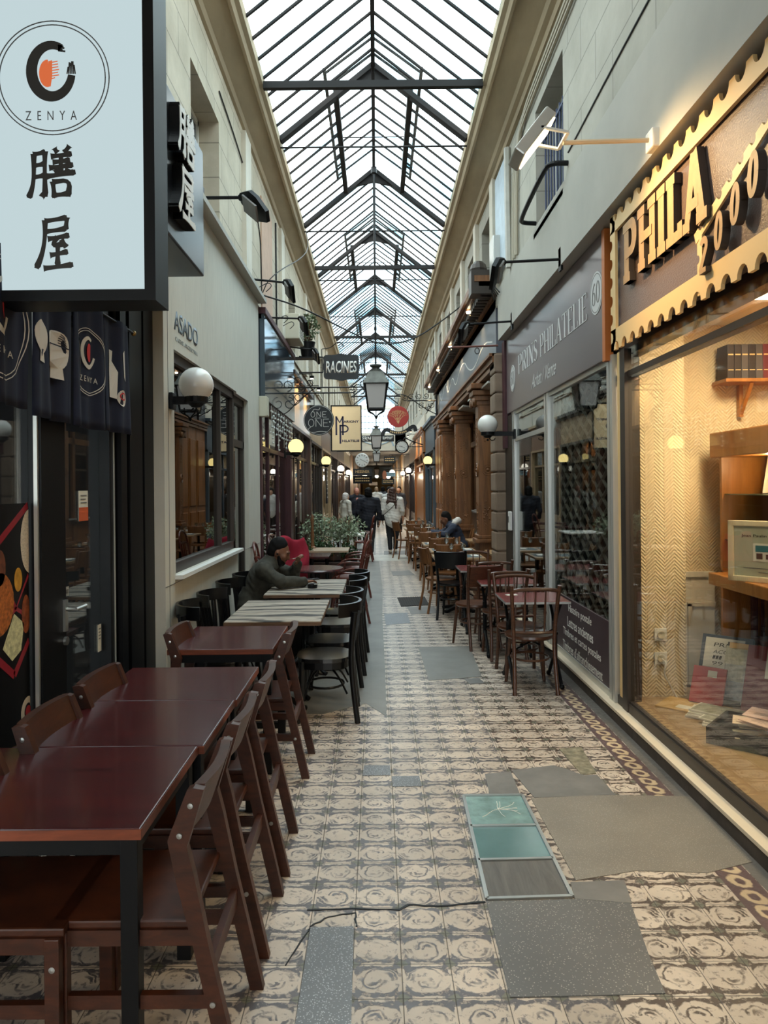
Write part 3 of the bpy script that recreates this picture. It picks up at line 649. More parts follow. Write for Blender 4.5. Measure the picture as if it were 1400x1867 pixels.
MB().lathe([(.0,0),(.022,.0),(.022,.014),(0,.014)],(X,3.64,.93),12,'x').build('door_lock', M['steel'], zr)
# its interior
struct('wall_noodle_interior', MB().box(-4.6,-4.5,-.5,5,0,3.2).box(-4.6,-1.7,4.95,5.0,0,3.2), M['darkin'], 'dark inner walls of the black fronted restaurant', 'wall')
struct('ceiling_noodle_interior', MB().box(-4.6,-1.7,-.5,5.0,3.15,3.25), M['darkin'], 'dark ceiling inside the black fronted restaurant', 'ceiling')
# cement-panel restaurant
ar=bpy.data.objects.new('shopfront',None); C.objects.link(ar); tag(ar,'pale cement panel restaurant front with a wide dark window','shopfront',kind='structure')
mb=MB(); wall_holes(mb,-1.72,-1.5,5.04,9.15,0,4.08,[(5.30,7.66,1.06,2.74),(7.66,8.35,0,2.72)])
mb.build('facade', M['asado'], ar)
MB().box(-1.56,-1.40,5.0,9.2,4.08,4.13).build('coping', M['concrete'], ar)
MB().box(-1.5,-1.44,5.28,7.68,1.03,1.06).build('sill', M['white'], ar, label='white window sill')
mb=MB()
for a in ((5.30,5.34,1.06,2.74),(7.60,7.66,1.06,2.74),(5.3,7.66,1.06,1.14),(5.3,7.66,2.66,2.74),(6.98,7.02,1.14,2.66)): mb.box(-1.60,-1.53,*a)
mb.build('window_frame', M['bronze'], ar)
MB().box(-1.575,-1.565,5.34,7.6,1.14,2.66).build('window_glass', M['panedark'], ar)
mb=MB()
for a in ((7.66,7.74,0,2.72),(8.27,8.35,0,2.72),(7.66,8.35,2.64,2.72),(7.66,8.35,2.16,2.24),(7.66,8.35,0,.16)): mb.box(-1.62,-1.55,*a)
mb.build('door_frame', M['bronze'], ar)
MB().box(-1.59,-1.58,7.74,8.27,.16,2.64).build('door_glass', M['panedark'], ar)
MB().box(-1.5015,-1.498,5.14,5.146,0,4.08).box(-1.5015,-1.498,5.04,9.15,1.0,1.005).build('panel_joints', M['slate'], ar)
R_,U_3=(0,1,0),(0,0,1)
text('lettering','ASADO', plain('blue_grey_letters',srgb(112,124,134),.5), ar, (-1.5,5.66,2.965),R_,U_3,wd=.70,ht=.15,depth=.004,bold=.012,label='blue grey capital letters')
text('small_lettering','CARNE ARGENTINA', plain('pale_grey_letters',srgb(160,162,158),.6), ar, (-1.5,5.67,2.83),R_,U_3,wd=.66,ht=.032,depth=.003)
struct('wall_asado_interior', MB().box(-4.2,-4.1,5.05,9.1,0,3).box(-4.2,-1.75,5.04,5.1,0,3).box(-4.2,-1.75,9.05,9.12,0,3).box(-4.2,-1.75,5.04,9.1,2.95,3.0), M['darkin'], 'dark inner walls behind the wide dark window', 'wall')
# generic glazed shopfront
def shopfront(side, y0, y1, mats, label, fz=(2.75,3.55), zt=4.08, n=3, door=None, rise=.5, xf=1.55, proud=.04, transom=2.3, cornice=True, gmat=None, fglass=None):
    frm, fas = mats; s=side
    r=bpy.data.objects.new('shopfront',None); C.objects.link(r); tag(r,label,'shopfront',kind='structure')
    bx=lambda mb,xa,xb,*a: mb.box(min(s*xa,s*xb),max(s*xa,s*xb),*a)
    mb=MB(); bx(mb,xf-proud,xf+.2,y0,y1,fz[0],fz[1]); mb.build('fascia', fas, r)
    if zt>fz[1]: mb=MB(); bx(mb,xf,xf+.25,y0,y1,fz[1],zt); mb.build('upper_wall', M['cream'], r)
    if cornice:
        mb=MB(); bx(mb,xf-.14,xf+.1,y0-.03,y1+.03,fz[1],fz[1]+.08); bx(mb,xf-.08,xf+.1,y0,y1,fz[1]-.06,fz[1]); bx(mb,xf-.07,xf+.1,y0,y1,fz[0]-.06,fz[0]); mb.build('cornice', frm, r)
    for a in (y0,y1-.14):
        mb=MB(); bx(mb,xf-.06,xf+.15,a,a+.14,0,fz[0]); bx(mb,xf-.08,xf+.1,a-.01,a+.15,0,.3); mb.build('pilaster', frm, r)
    mb=MB(); bx(mb,xf,xf+.1,y0+.14,y1-.14,0,rise); mb.build('stall_riser', frm, r)
    mb=MB(); w_=(y1-y0-.28)/n
    for k in range(n+1): y=y0+.14+w_*k; bx(mb,xf+.01,xf+.07,y-.03,y+.03,rise,fz[0])
    bx(mb,xf+.01,xf+.07,y0+.14,y1-.14,transom-.03,transom+.03); bx(mb,xf+.01,xf+.07,y0+.14,y1-.14,rise,rise+.06); mb.build('window_frame', frm, r)
    mb=MB(); bx(mb,xf+.035,xf+.045,y0+.14,y1-.14,rise,fz[0]); mb.build('window_glass', gmat or M['pane'], r)
    mb=MB(); bx(mb,xf+1.3,xf+1.36,y0,y1,0,fz[0]); bx(mb,xf+.1,xf+1.36,y0,y0+.04,0,fz[0]); bx(mb,xf+.1,xf+1.36,y1-.04,y1,0,fz[0]); bx(mb,xf+.1,xf+1.36,y0,y1,fz[0]-.05,fz[0]); mb.build('inner_walls', M['shopin'], r)
    return r
M['shopin']=plain('shop_interior', srgb(118,92,66), .8, vary=.45, scale=3)
M['reflfascia']=plain('smoked_mirror_fascia', srgb(96,108,120), .08, .75, vary=.2, scale=1.5)
M['goldfascia']=wood('gilded_fascia', srgb(150,124,88), srgb(196,166,122), .3, 2, (6,6,1.2), coat=.3)
M['darkwood']=wood('dark_shop_wood', srgb(48,32,26), srgb(76,50,38), .4, 2.5, (6,6,.7), coat=.15)
M['midwood']=wood('mid_shop_wood', srgb(96,62,40), srgb(134,90,58), .4, 2.5, (6,6,.7), coat=.15)
M['palewood']=wood('pale_shop_wood', srgb(160,132,98), srgb(190,162,124), .45, 2.5, (6,6,.7))
M['shopblue']=plain('slate_blue_paint', srgb(74,86,96), .45)
shopfront(-1,9.2,12.5,(M['wine'],M['reflfascia']),'wine red bar front with a smoked mirror fascia on the left',fz=(2.85,3.95),n=3,rise=.1,transom=2.25,proud=.12)
shopfront(-1,12.55,16.2,(M['darkwood'],M['goldfascia']),'dark wood front with a gilded fascia behind the round slate sign',fz=(2.85,3.7),n=4,rise=.45)
shopfront(-1,16.25,19.5,(M['bronze'],M['palewood']),'bronze framed glazed front beyond the gilded fascia',fz=(2.8,3.5),n=4,rise=.3)
shopfront(-1,19.55,23.2,(M['palewood'],M['midwood']),'pale panelled wooden front on the left',fz=(2.8,3.5),n=3,rise=.8)
shopfront(-1,23.25,27.5,(M['darkwood'],M['darkwood']),'dark brown wooden front in the left middle distance',fz=(2.8,3.5),n=3)
shopfront(-1,27.55,33,(M['midwood'],M['darkwood']),'brown wooden front beneath the white dial clock',fz=(2.8,3.5),n=4)
shopfront(-1,33.05,40,(M['darkwood'],M['goldfascia']),'last dark shopfront on the left before the end wall',fz=(2.8,3.5),n=5)
shopfront(1,20.0,23.6,(M['shopblue'],M['shopblue']),'slate blue painted front beyond the carved wood restaurant',fz=(2.8,3.6),n=3,rise=.5,xf=1.66,zt=4.12)
shopfront(1,23.65,29.0,(M['oak'],M['oak']),'bright honey oak panelled front on the right',fz=(2.85,3.6),n=2,rise=2.2,transom=2.5,xf=1.6,zt=4.12)
shopfront(1,29.05,34,(M['darkwood'],M['midwood']),'dark wooden front beyond the honey oak one',fz=(2.8,3.5),n=4,xf=1.6,zt=4.12)
shopfront(1,34.05,40,(M['midwood'],M['darkwood']),'last brown shopfront on the right before the end wall',fz=(2.8,3.5),n=5,xf=1.6,zt=4.12)
# ================================================================== RIGHT FRONTAGES
pr=bpy.data.objects.new('shopfront',None); C.objects.link(pr); tag(pr,'stamp shop window with a bronze frame at the near right','shopfront',kind='structure')
MB().box(1.69,1.86,-.5,9.42,0,.075).build('kerb', plain('dark_granite_kerb',srgb(74,64,56),.7,vary=.3,scale=8), pr)
MB().box(1.685,1.775,-.5,9.42,.075,.095).build('kerb_strip', plain('travertine_strip',srgb(222,204,178),.5,vary=.06,scale=4), pr, label='pale stone strip on the kerb')
mb=MB(); mb.box(1.755,1.84,-.5,5.3,.095,.16); mb.box(1.77,1.84,-.5,5.3,2.46,2.50); mb.box(1.75,1.85,5.02,5.12,.095,2.66)
mb.box(1.765,1.80,-.5,5.1,.16,.175); mb.box(1.80,1.9,-.5,5.3,2.62,3.65)
mb.build('window_frame', M['bronze'], pr)
MB().box(1.775,1.785,-.5,5.02,.16,2.66).build('window_glass', M['paneclear'], pr)
MB().box(1.76,1.80,5.13,5.2,.095,2.66).build('edge_trim', M['gold'], pr)
# lattice shop
ps=bpy.data.objects.new('shopfront',None); C.objects.link(ps); tag(ps,'aluminium framed stamp shop front under the brown name board','shopfront',kind='structure')
mb=MB()
for y in (5.24,5.31,7.22,7.32,8.98,9.10): mb.box(1.735,1.80,y,y+.055,.095,2.66)
mb.box(1.745,1.80,7.3,9.0,2.26,2.31); mb.box(1.745,1.80,5.3,9.1,.095,.15); mb.box(1.745,1.80,5.3,9.1,2.60,2.66)
mb.build('window_frame', M['alu'], ps)
MB().box(1.765,1.775,5.36,7.22,.15,2.6).box(1.765,1.775,7.37,8.98,.15,2.6).build('window_glass', M['pane'], ps)
ti=MB().box(1.752,1.764,5.37,7.22,.15,.66).build('text_panel', plain('plum_brown_film',srgb(74,58,62),.35,coat=.3), ps, label='plum brown lower panel with white writing')
lw=plain('white_letters',srgb(226,222,214),.5)
for i,s_ in enumerate(('Histoire postale','Lettres anciennes','Timbres et cartes postales',"Timbres d'affranchissement")):
    text('lettering', s_, lw, ti, (1.752,(5.86,5.82,5.62,5.58)[i],.565-.12*i),(0,-1,0),(0,0,1),wd=(.70,.78,1.13,1.19)[i],ht=.088,depth=.001,align='r')
MB().box(1.80,1.90,5.3,9.42,2.62,3.65).build('upper_board', M['bronze'], ps)
# security lattice behind the glass
gl_=thing('security_grille','diamond lattice security grille behind the shop window','grille'); mb=MB()
import itertools
z0,z1,ya,yb=.16,2.58,5.42,7.18; dw,dh=.125,.075
def clipseg(p,q):
    # clip a segment of the (y,z) plane to the opening
    t0,t1=0,1
    for (a,d,lo,hi) in ((p[0],q[0]-p[0],ya,yb),(p[1],q[1]-p[1],z0,z1)):
        if abs(d)<1e-9:
            if a<lo or a>hi: return None
        else:
            u,v=(lo-a)/d,(hi-a)/d
            if u>v: u,v=v,u
            t0,t1=max(t0,u),min(t1,v)
    if t0>=t1: return None
    return [(p[0]+(q[0]-p[0])*k,p[1]+(q[1]-p[1])*k) for k in (t0,t1)]
for sgn in (-1,1):
    H_=z1-z0; ly=H_/dh*dw
    k=-ly
    while k<(yb-ya)+ly:
        p=(ya+k,z0) if sgn>0 else (ya+k+0,z1); q=(ya+k+ly,z1) if sgn>0 else (ya+k+ly,z0)
        sg=clipseg(p,q)
        if sg: mb.bar((1.83,sg[0][0],sg[0][1]),(1.83,sg[1][0],sg[1][1]),.008,.026,(1,0,0))
        k+=2*dw
mb.build('lattice', plain('dull_steel',srgb(168,160,146),.45,.3), gl_)
MB().box(1.82,1.85,5.40,5.43,.15,2.6).build('rail', M['steel'], gl_); MB().box(1.82,1.85,7.17,7.2,.15,2.6).build('rail', M['steel'], gl_)
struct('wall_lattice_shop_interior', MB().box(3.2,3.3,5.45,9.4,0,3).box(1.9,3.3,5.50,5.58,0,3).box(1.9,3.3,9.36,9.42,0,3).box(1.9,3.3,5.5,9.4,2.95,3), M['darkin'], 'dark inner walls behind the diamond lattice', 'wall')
# wine pilaster and rusticated stone pier
struct('trim_8', MB().box(1.70,1.86,9.42,9.6,2.2,3.62), M['wine'], 'wine red board end beside the brown name board', 'trim')
struct('trim_9', MB().box(1.735,1.86,9.12,9.6,0,2.62), M['bronze'], 'dark bronze post at the far end of the stamp shop', 'trim')
mb=MB()
for k in range(13): mb.bbox(1.60,1.86,9.62,10.02,.02+.268*k,.27+.268*k,.02)
mb.box(1.63,1.86,9.64,10.0,0,3.5); mb.bbox(1.54,1.86,9.56,10.08,0,.12,.02); mb.bbox(1.56,1.86,9.58,10.06,.16,.24,.02); mb.bbox(1.57,1.86,9.59,10.05,.3,.36,.015)
struct('trim_10', mb, plain('rusticated_stone',srgb(132,112,94),.75,vary=.2,scale=3), 'brown rusticated stone pier between the stamp shop and the restaurant', 'pier')
# carved wooden restaurant front
cr_=bpy.data.objects.new('shopfront',None); C.objects.link(cr_); tag(cr_,'carved brown wood restaurant front with a slate fascia','shopfront',kind='structure')
M['slatefascia']=plain('slate_grey_fascia', srgb(62,66,74), .4, 0, coat=.1)
fa=MB().box(1.64,1.9,9.7,19.9,3.5,4.25).build('fascia', M['slatefascia'], cr_)
# loose white line drawn across the fascia
pts=[(0,.25),(.5,.15),(1.0,.30),(1.5,.62),(1.9,.3),(2.2,.35),(2.6,.55),(3.2,.6),(3.5,.3),(3.9,.35),(4.6,.55),(5.1,.2),(5.9,.45),(6.6,.5),(7.2,.22),(8,.12),(9,.35),(9.8,.2)]
def smooth(pts, it=3):
    for _ in range(it):
        o=[pts[0]]
        for a,b_ in zip(pts[:-1],pts[1:]): o+= [tuple(a[k]*.75+b_[k]*.25 for k in range(len(a))), tuple(a[k]*.25+b_[k]*.75 for k in range(len(a)))]
        pts=o+[pts[-1]]
    return pts
MB().stroke(smooth(pts),.022,(1.64,19.8,3.52),(0,-1,0),(0,0,1),(-1,0,0),.003).build('drawn_line', M['white'], fa, label='thin white wavy line')
mb=MB().box(1.58,1.9,9.66,19.95,3.38,3.5).box(1.54,1.9,9.66,19.95,3.46,3.5).box(1.6,1.9,9.66,19.95,3.30,3.36)
mb.box(1.60,1.9,9.66,19.95,4.25,4.32); mb.box(1.34,1.9,9.6,20,4.46,4.54); mb.box(1.40,1.9,9.62,20,4.40,4.46)
mb.build('entablature', M['carved'], cr_)
mb=MB(); y=9.7
while y<19.85: mb.box(1.44,1.62,y,y+.09,4.30,4.41); y+=.17
mb.build('dentils', M['bronze'], cr_)
MB().box(1.3,1.62,9.62,9.9,4.3,4.62).sphere((1.42,9.76,4.66),.12,12).build('cornice_bracket', M['bronze'], cr_)
for y,lb in ((11.2,1),(14.3,1),(17.2,0)):
    c=bpy.data.objects.new('wooden_column',None); C.objects.link(c); c.location=(1.72,y,0)
    tag(c,{11.2:'carved wooden column nearest the stone pier',14.3:'second carved wooden column from the stone pier',17.2:'third carved wooden column from the stone pier'}[y],'column',kind='structure')
    MB().bbox(-.14,.14,-.16,.16,.5,3.0,.015).bbox(-.12,.15,-.17,.17,.9,2.86,.01).build('shaft', M['carved'], c)
    mb=MB()
    for (z,e_) in ((0,.2),(.42,.22),(.5,.18),(.82,.2),(.88,.17)): mb.bbox(-e_,.2,-e_-.02,e_+.02,z,z+(.42 if z==0 else .06),.012)
    mb.build('base', M['carved'], c)
    mb=MB()
    for (z,e_) in ((2.95,.17),(3.02,.2),(3.10,.23),(3.2,.26)): mb.bbox(-e_,.2,-e_,e_,z,z+.08,.012)
    for k in (-1,1): mb.lathe([(0,-.03),(.06,-.03),(.07,0),(.05,.03),(0,.03)],(-.2,.14*k,3.0),14,'x')
    mb.build('capital', M['carved'], c)
    mb=MB()
    for r0 in (.10,.065): mb.tube([(-.145,r0*math.cos(a*PI/10),1.95+r0*math.sin(a*PI/10)) for a in range(20)],.013,6,True)
    mb.sphere((-.145,0,1.95),.03,10)
    for r0 in (.085,.05): mb.tube([(r0*math.cos(a*PI/10)-.0,-.165,1.95+r0*math.sin(a*PI/10)) for a in range(20)],.012,6,True)
    mb.sphere((0,-.165,1.95),.026,10)
    mb.build('rosette', M['carved'], c, True)
    mb=MB(); random.seed(int(y*7))
    for zc in (1.25,2.55):
        for k in range(26): mb.sphere((-.14,random.uniform(-.075,.075),zc+random.uniform(-.22,.22)),random.uniform(.012,.022),6,(.6,1,1.2)); mb.sphere((random.uniform(-.075,.075),-.165,zc+random.uniform(-.22,.22)),random.uniform(.012,.022),6,(1,.6,1.2))
    mb.build('carved_ornament', M['carved'], c, True)
mb=MB()
for y0,y1 in ((17.4,18.1),(18.15,18.9),(18.95,19.9)):
    mb.box(1.66,1.8,y0,y1,0,3.4); mb.bbox(1.63,1.7,y0+.1,y1-.1,.3,1.1,.02); mb.bbox(1.63,1.7,y0+.1,y1-.1,1.25,3.0,.02)
mb.build('oak_panelling', M['oak'], cr_, label='honey oak panels at the far end')
mb=MB().box(1.98,2.04,10.0,17.3,0,1.15)
for y in (10.0,11.9,12.4,13.6,15.0,16.0,17.2): mb.box(1.96,2.06,y,y+.1,0,3.35)
mb.box(1.96,2.06,10,17.3,2.5,2.6); mb.box(1.96,2.06,10,17.3,1.1,1.2)
mb.build('inner_screen', M['carved'], cr_)
MB().box(2.005,2.015,10,17.3,1.2,3.35).build('inner_glass', M['panedark'], cr_)
MB().box(1.90,1.98,10.1,17.2,1.18,1.205).build('rail', M['alu'], cr_, label='pale rail catching the light')
mb=MB()
for y in (10.3,11.6,13.3): mb.prism([(0,0),(.5,-.06),(.5,-.09),(0,-.03)],(1.62,y,3.22),(1,0,0),(0,0,1),(0,1,0),1.0)
mb.build('awning_rail', M['alu'], cr_)
for y in (10.9,13.6,16.3,19.0):
    MB().lathe([(0,-.03),(.035,-.03),(.04,.0),(0,.01)],(1.43,y,4.37),12).build('downlight', glow('downlight_face',(1,.85,.6,1),8), cr_)
    lamp('SPOT',(1.43,y,4.32),(1.66,y,3.70),32,(1,.72,.38),.03,math.radians(80),.6)
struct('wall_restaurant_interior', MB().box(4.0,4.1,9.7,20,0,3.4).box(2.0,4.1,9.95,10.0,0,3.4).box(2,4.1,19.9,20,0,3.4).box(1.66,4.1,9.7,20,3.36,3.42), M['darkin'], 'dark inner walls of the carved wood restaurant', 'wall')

# small warm downlights over the oak front and the gilded fascia
for (x,y,z,tx,e_,lb) in ((1.22,25.2,3.66,1.6,70,'warm downlight over the honey oak front, nearer one'),(1.22,27.6,3.66,1.6,70,'warm downlight over the honey oak front, farther one'),(-1.22,13.6,3.80,-1.52,28,'warm downlight over the gilded fascia, nearer one'),(-1.22,15.2,3.80,-1.52,28,'warm downlight over the gilded fascia, farther one')):
    d_=thing('downlight',lb,'lamp',(x,y,z)); s_=1 if tx>0 else -1
    MB().lathe([(0,-.02),(.04,-.02),(.045,.03),(0,.04)],n=14).build('housing', M['black'], d_); MB().lathe([(0,-.026),(.032,-.026),(.032,-.021),(0,-.021)],n=14).build('lens', glow('downlight_lens',(1,.82,.55,1),8), d_)
    MB().tube([(0,0,.03),(0,0,.07),(s_*.42,0,.07)],.01,6).build('arm', M['black'], d_)
    lamp('SPOT',(x,y,z-.04),(tx,y,z-(1.0 if tx>0 else .45)),e_,(1,.70,.36),.03,math.radians(110),.7)
# ================================================================== SIGNS AND LAMPS, NEAR LEFT
RL, RR_, UP = (0,1,0), (0,-1,0), (0,0,1)
struct('wall_left_lower', MB().box(-1.95,-1.60,-.5,5.04,3.1,4.1), M['black'], 'black wall behind the restaurant name boards', 'wall')
# lit box sign
lb=thing('lightbox_sign','large white illuminated box sign with brush characters, near left','sign',(-1.6,2.9,2.47))
mb=MB(); fw=.045
mb.box(0,.708,.0,.18,0,fw); mb.box(0,.708,0,.18,1.45,1.5); mb.box(.708-fw,.708,0,.18,fw,1.45); mb.box(0,.03,0,.18,fw,1.45); mb.box(.02,.70,.16,.18,.02,1.48)
mb.build('sign_frame', M['black'], lb)
mm,t,b=new('lit_acrylic'); t.nodes.remove(b); e_=N(t,'Emission', Strength=.39); e_.inputs['Color'].default_value=srgb(214,234,238)
t.links.new(e_.outputs[0], t.nodes['Material Output'].inputs['Surface']); M['litface']=mm
fc=MB().box(.03,.708-fw,.012,.03,fw,1.45).build('sign_face', M['litface'], lb)
ink=plain('printed_ink', srgb(70,68,66),.8); ink2=plain('printed_grey', srgb(112,112,114),.8); inko=glow('backlit_orange_print', srgb(232,118,72), .40)
def px2(x,y): p=at(x,y,2.9); return (p[0]+1.6, p[2]-2.47)
lc=px2(93,139); S=1300/2.9
mb=MB()
for r0 in (104/S,97/S):
    pts=[p for p in arc(lc[0],lc[1],r0,r0,-180,180,72)]
    pts=[p for p in pts if p[0]>.032]
    run=[]
    for p in pts: run.append(p)
    # ring cut off by the frame at the left
    k=max(range(1,len(run)), key=lambda i: math.dist(run[i],run[i-1]))
    if math.dist(run[k],run[k-1])>.03: run=run[k:]+run[:k]
    mb.stroke(run,.0045,(0,.012,0),(1,0,0),UP,(0,-1,0),.001)
mb.build('ring_print', ink2, fc)
mb=MB(); cx,cy=px2(92,126)
pts=arc(cx,cy,37/S,47/S,62,350,40); mb.stroke(pts,[(.030+.016*math.sin(PI*i/40)) for i in range(41)],(0,.012,0),(1,0,0),UP,(0,-1,0),.001)
for k in range(6): mb.stroke([(cx+(28+k*3)/S,cy-6/S),(cx+(30+k*2.2)/S,cy+(4+random.uniform(0,14))/S)],.005,(0,.012,0),(1,0,0),UP,(0,-1,0),.001)
for k in range(4): mb.stroke([(cx+12/S,cy+(37+k*3)/S),(cx+(20+random.uniform(0,6))/S,cy+(35+k*3)/S)],.007,(0,.012,0),(1,0,0),UP,(0,-1,0),.001)
mb.build('brush_ring_print', ink, fc)
mb=MB(); cx,cy=px2(84,131); random.seed(5)
mb.prism([p for p in arc(cx,cy,15/S,25/S,85,285,20)],(0,.011,0),(1,0,0),UP,(0,-1,0),.001)
mb.prism([(cx+2/S,cy+22/S),(cx+9/S,cy+24/S),(cx+9/S,cy-4/S),(cx+6/S,cy-24/S),(cx+1/S,cy-24/S)],(0,.0112,0),(1,0,0),UP,(0,-1,0),.001)
for k in range(7): mb.stroke([(cx+8/S,cy+(20-k*5)/S),(cx+(14+random.uniform(0,8))/S,cy+(22-k*5)/S)],.004,(0,.011,0),(1,0,0),UP,(0,-1,0),.001)
mb.build('orange_print', inko, fc)
p=px2(91,208); text('lettering','Z  E  N  Y  A', ink2, fc, (p[0],.0115,p[1]),(1,0,0),UP,wd=94/S,ht=17/S,depth=.0006)
SHAN=[[(.12,.88),(.12,.45),(.08,.22),(.0,.04)],[(.10,.87),(.38,.92)],[(.37,.93),(.36,.5),(.37,.06)],[(.37,.06),(.27,.13)],[(.13,.66),(.35,.69)],[(.12,.44),(.35,.47)],
 [(.58,.99),(.65,.90)],[(.92,1.03),(.80,.90)],[(.50,.83),(.97,.88)],[(.54,.72),(.93,.76)],[(.46,.61),(1.0,.67)],[(.73,.87),(.72,.52)],[(.60,.58),(.65,.50)],[(.88,.60),(.81,.50)],[(.41,.45),(1.05,.53)],[(.54,.35),(.58,.04)],[(.53,.34),(.93,.38),(.88,.06)],[(.57,.09),(.88,.12)]]
WU=[[(.24,.90),(.86,.97)],[(.86,.97),(.82,.74)],[(.25,.70),(.84,.76)],[(.25,.92),(.25,.60),(.17,.28),(.0,.0)],[(.32,.56),(.92,.63)],[(.60,.60),(.42,.42),(.78,.47)],[(.70,.55),(.84,.40)],[(.38,.25),(.88,.32)],[(.60,.45),(.59,.06)],[(.20,.0),(1.02,.07)]]
def brush(mb, S_, o, R, U, N_, wd, ht, w_, d):
    for q,st in enumerate(S_):
        P=[(p[0]*wd,p[1]*ht) for p in st]
        if len(P)==2: P=[P[0],((P[0][0]+P[1][0])/2,(P[0][1]+P[1][1])/2-.006*ht),P[1]]
        P=smooth(P,2); n=len(P); mb.stroke(P,[w_*(1.15-.45*math.sin(PI*min(1,1.15*i/(n-1)))+ (.0 if i<n-2 else -.35)) for i in range(n)],o,R,U,N_,d+.00012*q)
    return mb
for S_,(x,y),(wd,ht_2) in ((SHAN,(50,363),(82,96)),(WU,(64,488),(66,96))):
    p=px2(x,y); brush(MB(),S_,(p[0],.012,p[1]),(1,0,0),UP,(0,-1,0),wd/S,ht_2/S,.024,.0006).build('brush_character', ink, fc)
# fascia box with raised characters
fb=thing('fascia_board','black projecting name board with two raised white characters','sign',(-1.59,3.12,3.19))
MB().bbox(0,.39,0,1.9,0,.875,.012).build('board', M['blackgloss'], fb)
for S_,zc in ((SHAN,.50),(WU,.15)):
    o=brush(MB(),S_,(.39,1.06,zc),RL,UP,(1,0,0),.36,.31,.050,.055).build('raised_character', M['black'], fb)
    brush(MB(),S_,(.4475,1.06,zc),RL,UP,(1,0,0),.36,.31,.044,.003).build('character_face', M['white'], o)
# curtain rod and split curtain
cr=thing('curtain_rod','thin dark rod carrying the split navy curtain','curtain rod',(-1.55,2.4,2.70))
MB().tube([(0,0,0),(0,2.16,0)],.008,8).build('rod', M['iron'], cr); MB().sphere((0,2.17,0),.018,10).build('finial', plain('brass',srgb(170,140,84),.3,.9), cr)
MB().bar((0,2.1,0),(-.06,2.1,0),.01,.01).bar((0,.3,0),(-.06,.3,0),.01,.01).build('bracket', M['iron'], cr)
nc=thing('split_curtain','navy blue split doorway curtain printed with bowls and circles','curtain',(-1.55,0,0))
def wav(y,z): return .018*math.sin(y*17+z*1.2)+.010*math.sin(y*41+1.7)*(1-(z-2.05)/.7*.4)+.004
wp=plain('printed_white', srgb(214,208,198),.9); wr_=plain('printed_red', srgb(196,50,52),.9); wk=plain('printed_line', srgb(38,40,54),.9)
def conform(mb, off=.004):
    mb.v=[(v[0]+wav(v[1],v[2])+off, v[1], v[2]) for v in mb.v]; return mb
def panel(y0,y1,zb):
    mb=MB(); ny,nz=26,14; vs=[];fs=[]
    for j in range(nz+1):
        for i in range(ny+1):
            y=y0+(y1-y0)*i/ny; z=zb+(2.71-zb)*j/nz; vs.append((wav(y,z),y,z))
    for j in range(nz):
        for i in range(ny): a=j*(ny+1)+i; fs.append((a,a+1,a+ny+2,a+ny+1))
    mb.add(vs,fs); o=mb.build('cloth_panel', M['navy'], nc, True); s_=o.modifiers.new('thickness','SOLIDIFY'); s_.thickness=.003; return o
def logo(o, yc, zc, r0):
    mb=MB(); 
    for q in (r0,r0*.93): mb.stroke(arc(yc,zc,q,q*1.06,0,360,40),.004,(0,0,0),RL,UP,(1,0,0),.001)
    mb.stroke(arc(yc,zc+.05,r0*.36,r0*.46,60,345,26),[.014+.012*math.sin(PI*i/26) for i in range(27)],(0,0,0),RL,UP,(1,0,0),.001)
    conform(mb).build('circle_print', wp, o)
    conform(MB().prism(arc(yc+.005,zc+.05,.028,.05,60,300,12),(0,0,0),RL,UP,(1,0,0),.001),.005).build('red_print', wr_, o)
    tx=text('lettering','Z E N Y A', wp, o, (.004,yc,zc-r0*.55),RL,UP,wd=r0*1.0,ht=.03,depth=.0005)
    for v in tx.data.vertices: v.co.x += wav(v.co.y,v.co.z)
p1=panel(2.60,3.17,2.06); logo(p1,2.93,2.41,.24)
p2=panel(3.19,3.60,2.035)
mb=MB()
for yc,zc,s_ in ((3.27,2.42,.9),(3.47,2.40,1.1)):
    mb.prism([(yc+.085*s_*math.cos(math.radians(a)),zc+.07*s_*math.sin(math.radians(a))*(1 if a<180 else 1.5)) for a in range(0,360,15)],(0,0,0),RL,UP,(1,0,0),.001)
    mb.prism([(yc-.035*s_,zc-.09*s_),(yc+.035*s_,zc-.09*s_),(yc+.045*s_,zc-.145*s_),(yc-.045*s_,zc-.145*s_)],(0,0,0),RL,UP,(1,0,0),.001)
conform(mb).build('bowl_print', wp, p2)
mb=MB()
for k in range(5): mb.stroke(arc(3.47,2.385+.012*k,.07-.004*k,.035,20,160,10),.004,(0,0,0),RL,UP,(1,0,0),.001)
mb.stroke([(3.385,2.40),(3.56,2.40)],.006,(0,0,0),RL,UP,(1,0,0),.001); mb.stroke([(3.27,2.46),(3.29,2.36),(3.25,2.32)],.02,(0,0,0),RL,UP,(1,0,0),.001)
conform(mb,.006).build('line_print', wk, p2); conform(MB().prism(arc(3.435,2.395,.02,.02,0,330,12),(0,0,0),RL,UP,(1,0,0),.001),.0075).build('red_print', wr_, p2)
p3=panel(3.62,4.06,2.03); logo(p3,3.85,2.39,.17)
p4=panel(4.08,4.48,2.04)
mb=MB()
mb.prism([(4.17,2.52),(4.22,2.52),(4.215,2.46),(4.26,2.40),(4.255,2.24),(4.15,2.24),(4.145,2.40),(4.175,2.46)],(0,0,0),RL,UP,(1,0,0),.001)
mb.prism([(4.30,2.52),(4.33,2.54),(4.36,2.36),(4.33,2.38)],(0,0,0),RL,UP,(1,0,0),.001); mb.prism(arc(4.31,2.25,.055,.05,0,345,14),(0,0,0),RL,UP,(1,0,0),.001)
conform(mb).build('bottle_print', wp, p4); conform(MB().prism([(4.20,2.39),(4.235,2.35),(4.20,2.31),(4.165,2.35)],(0,0,0),RL,UP,(1,0,0),.001),.006).build('diamond_print', wk, p4)
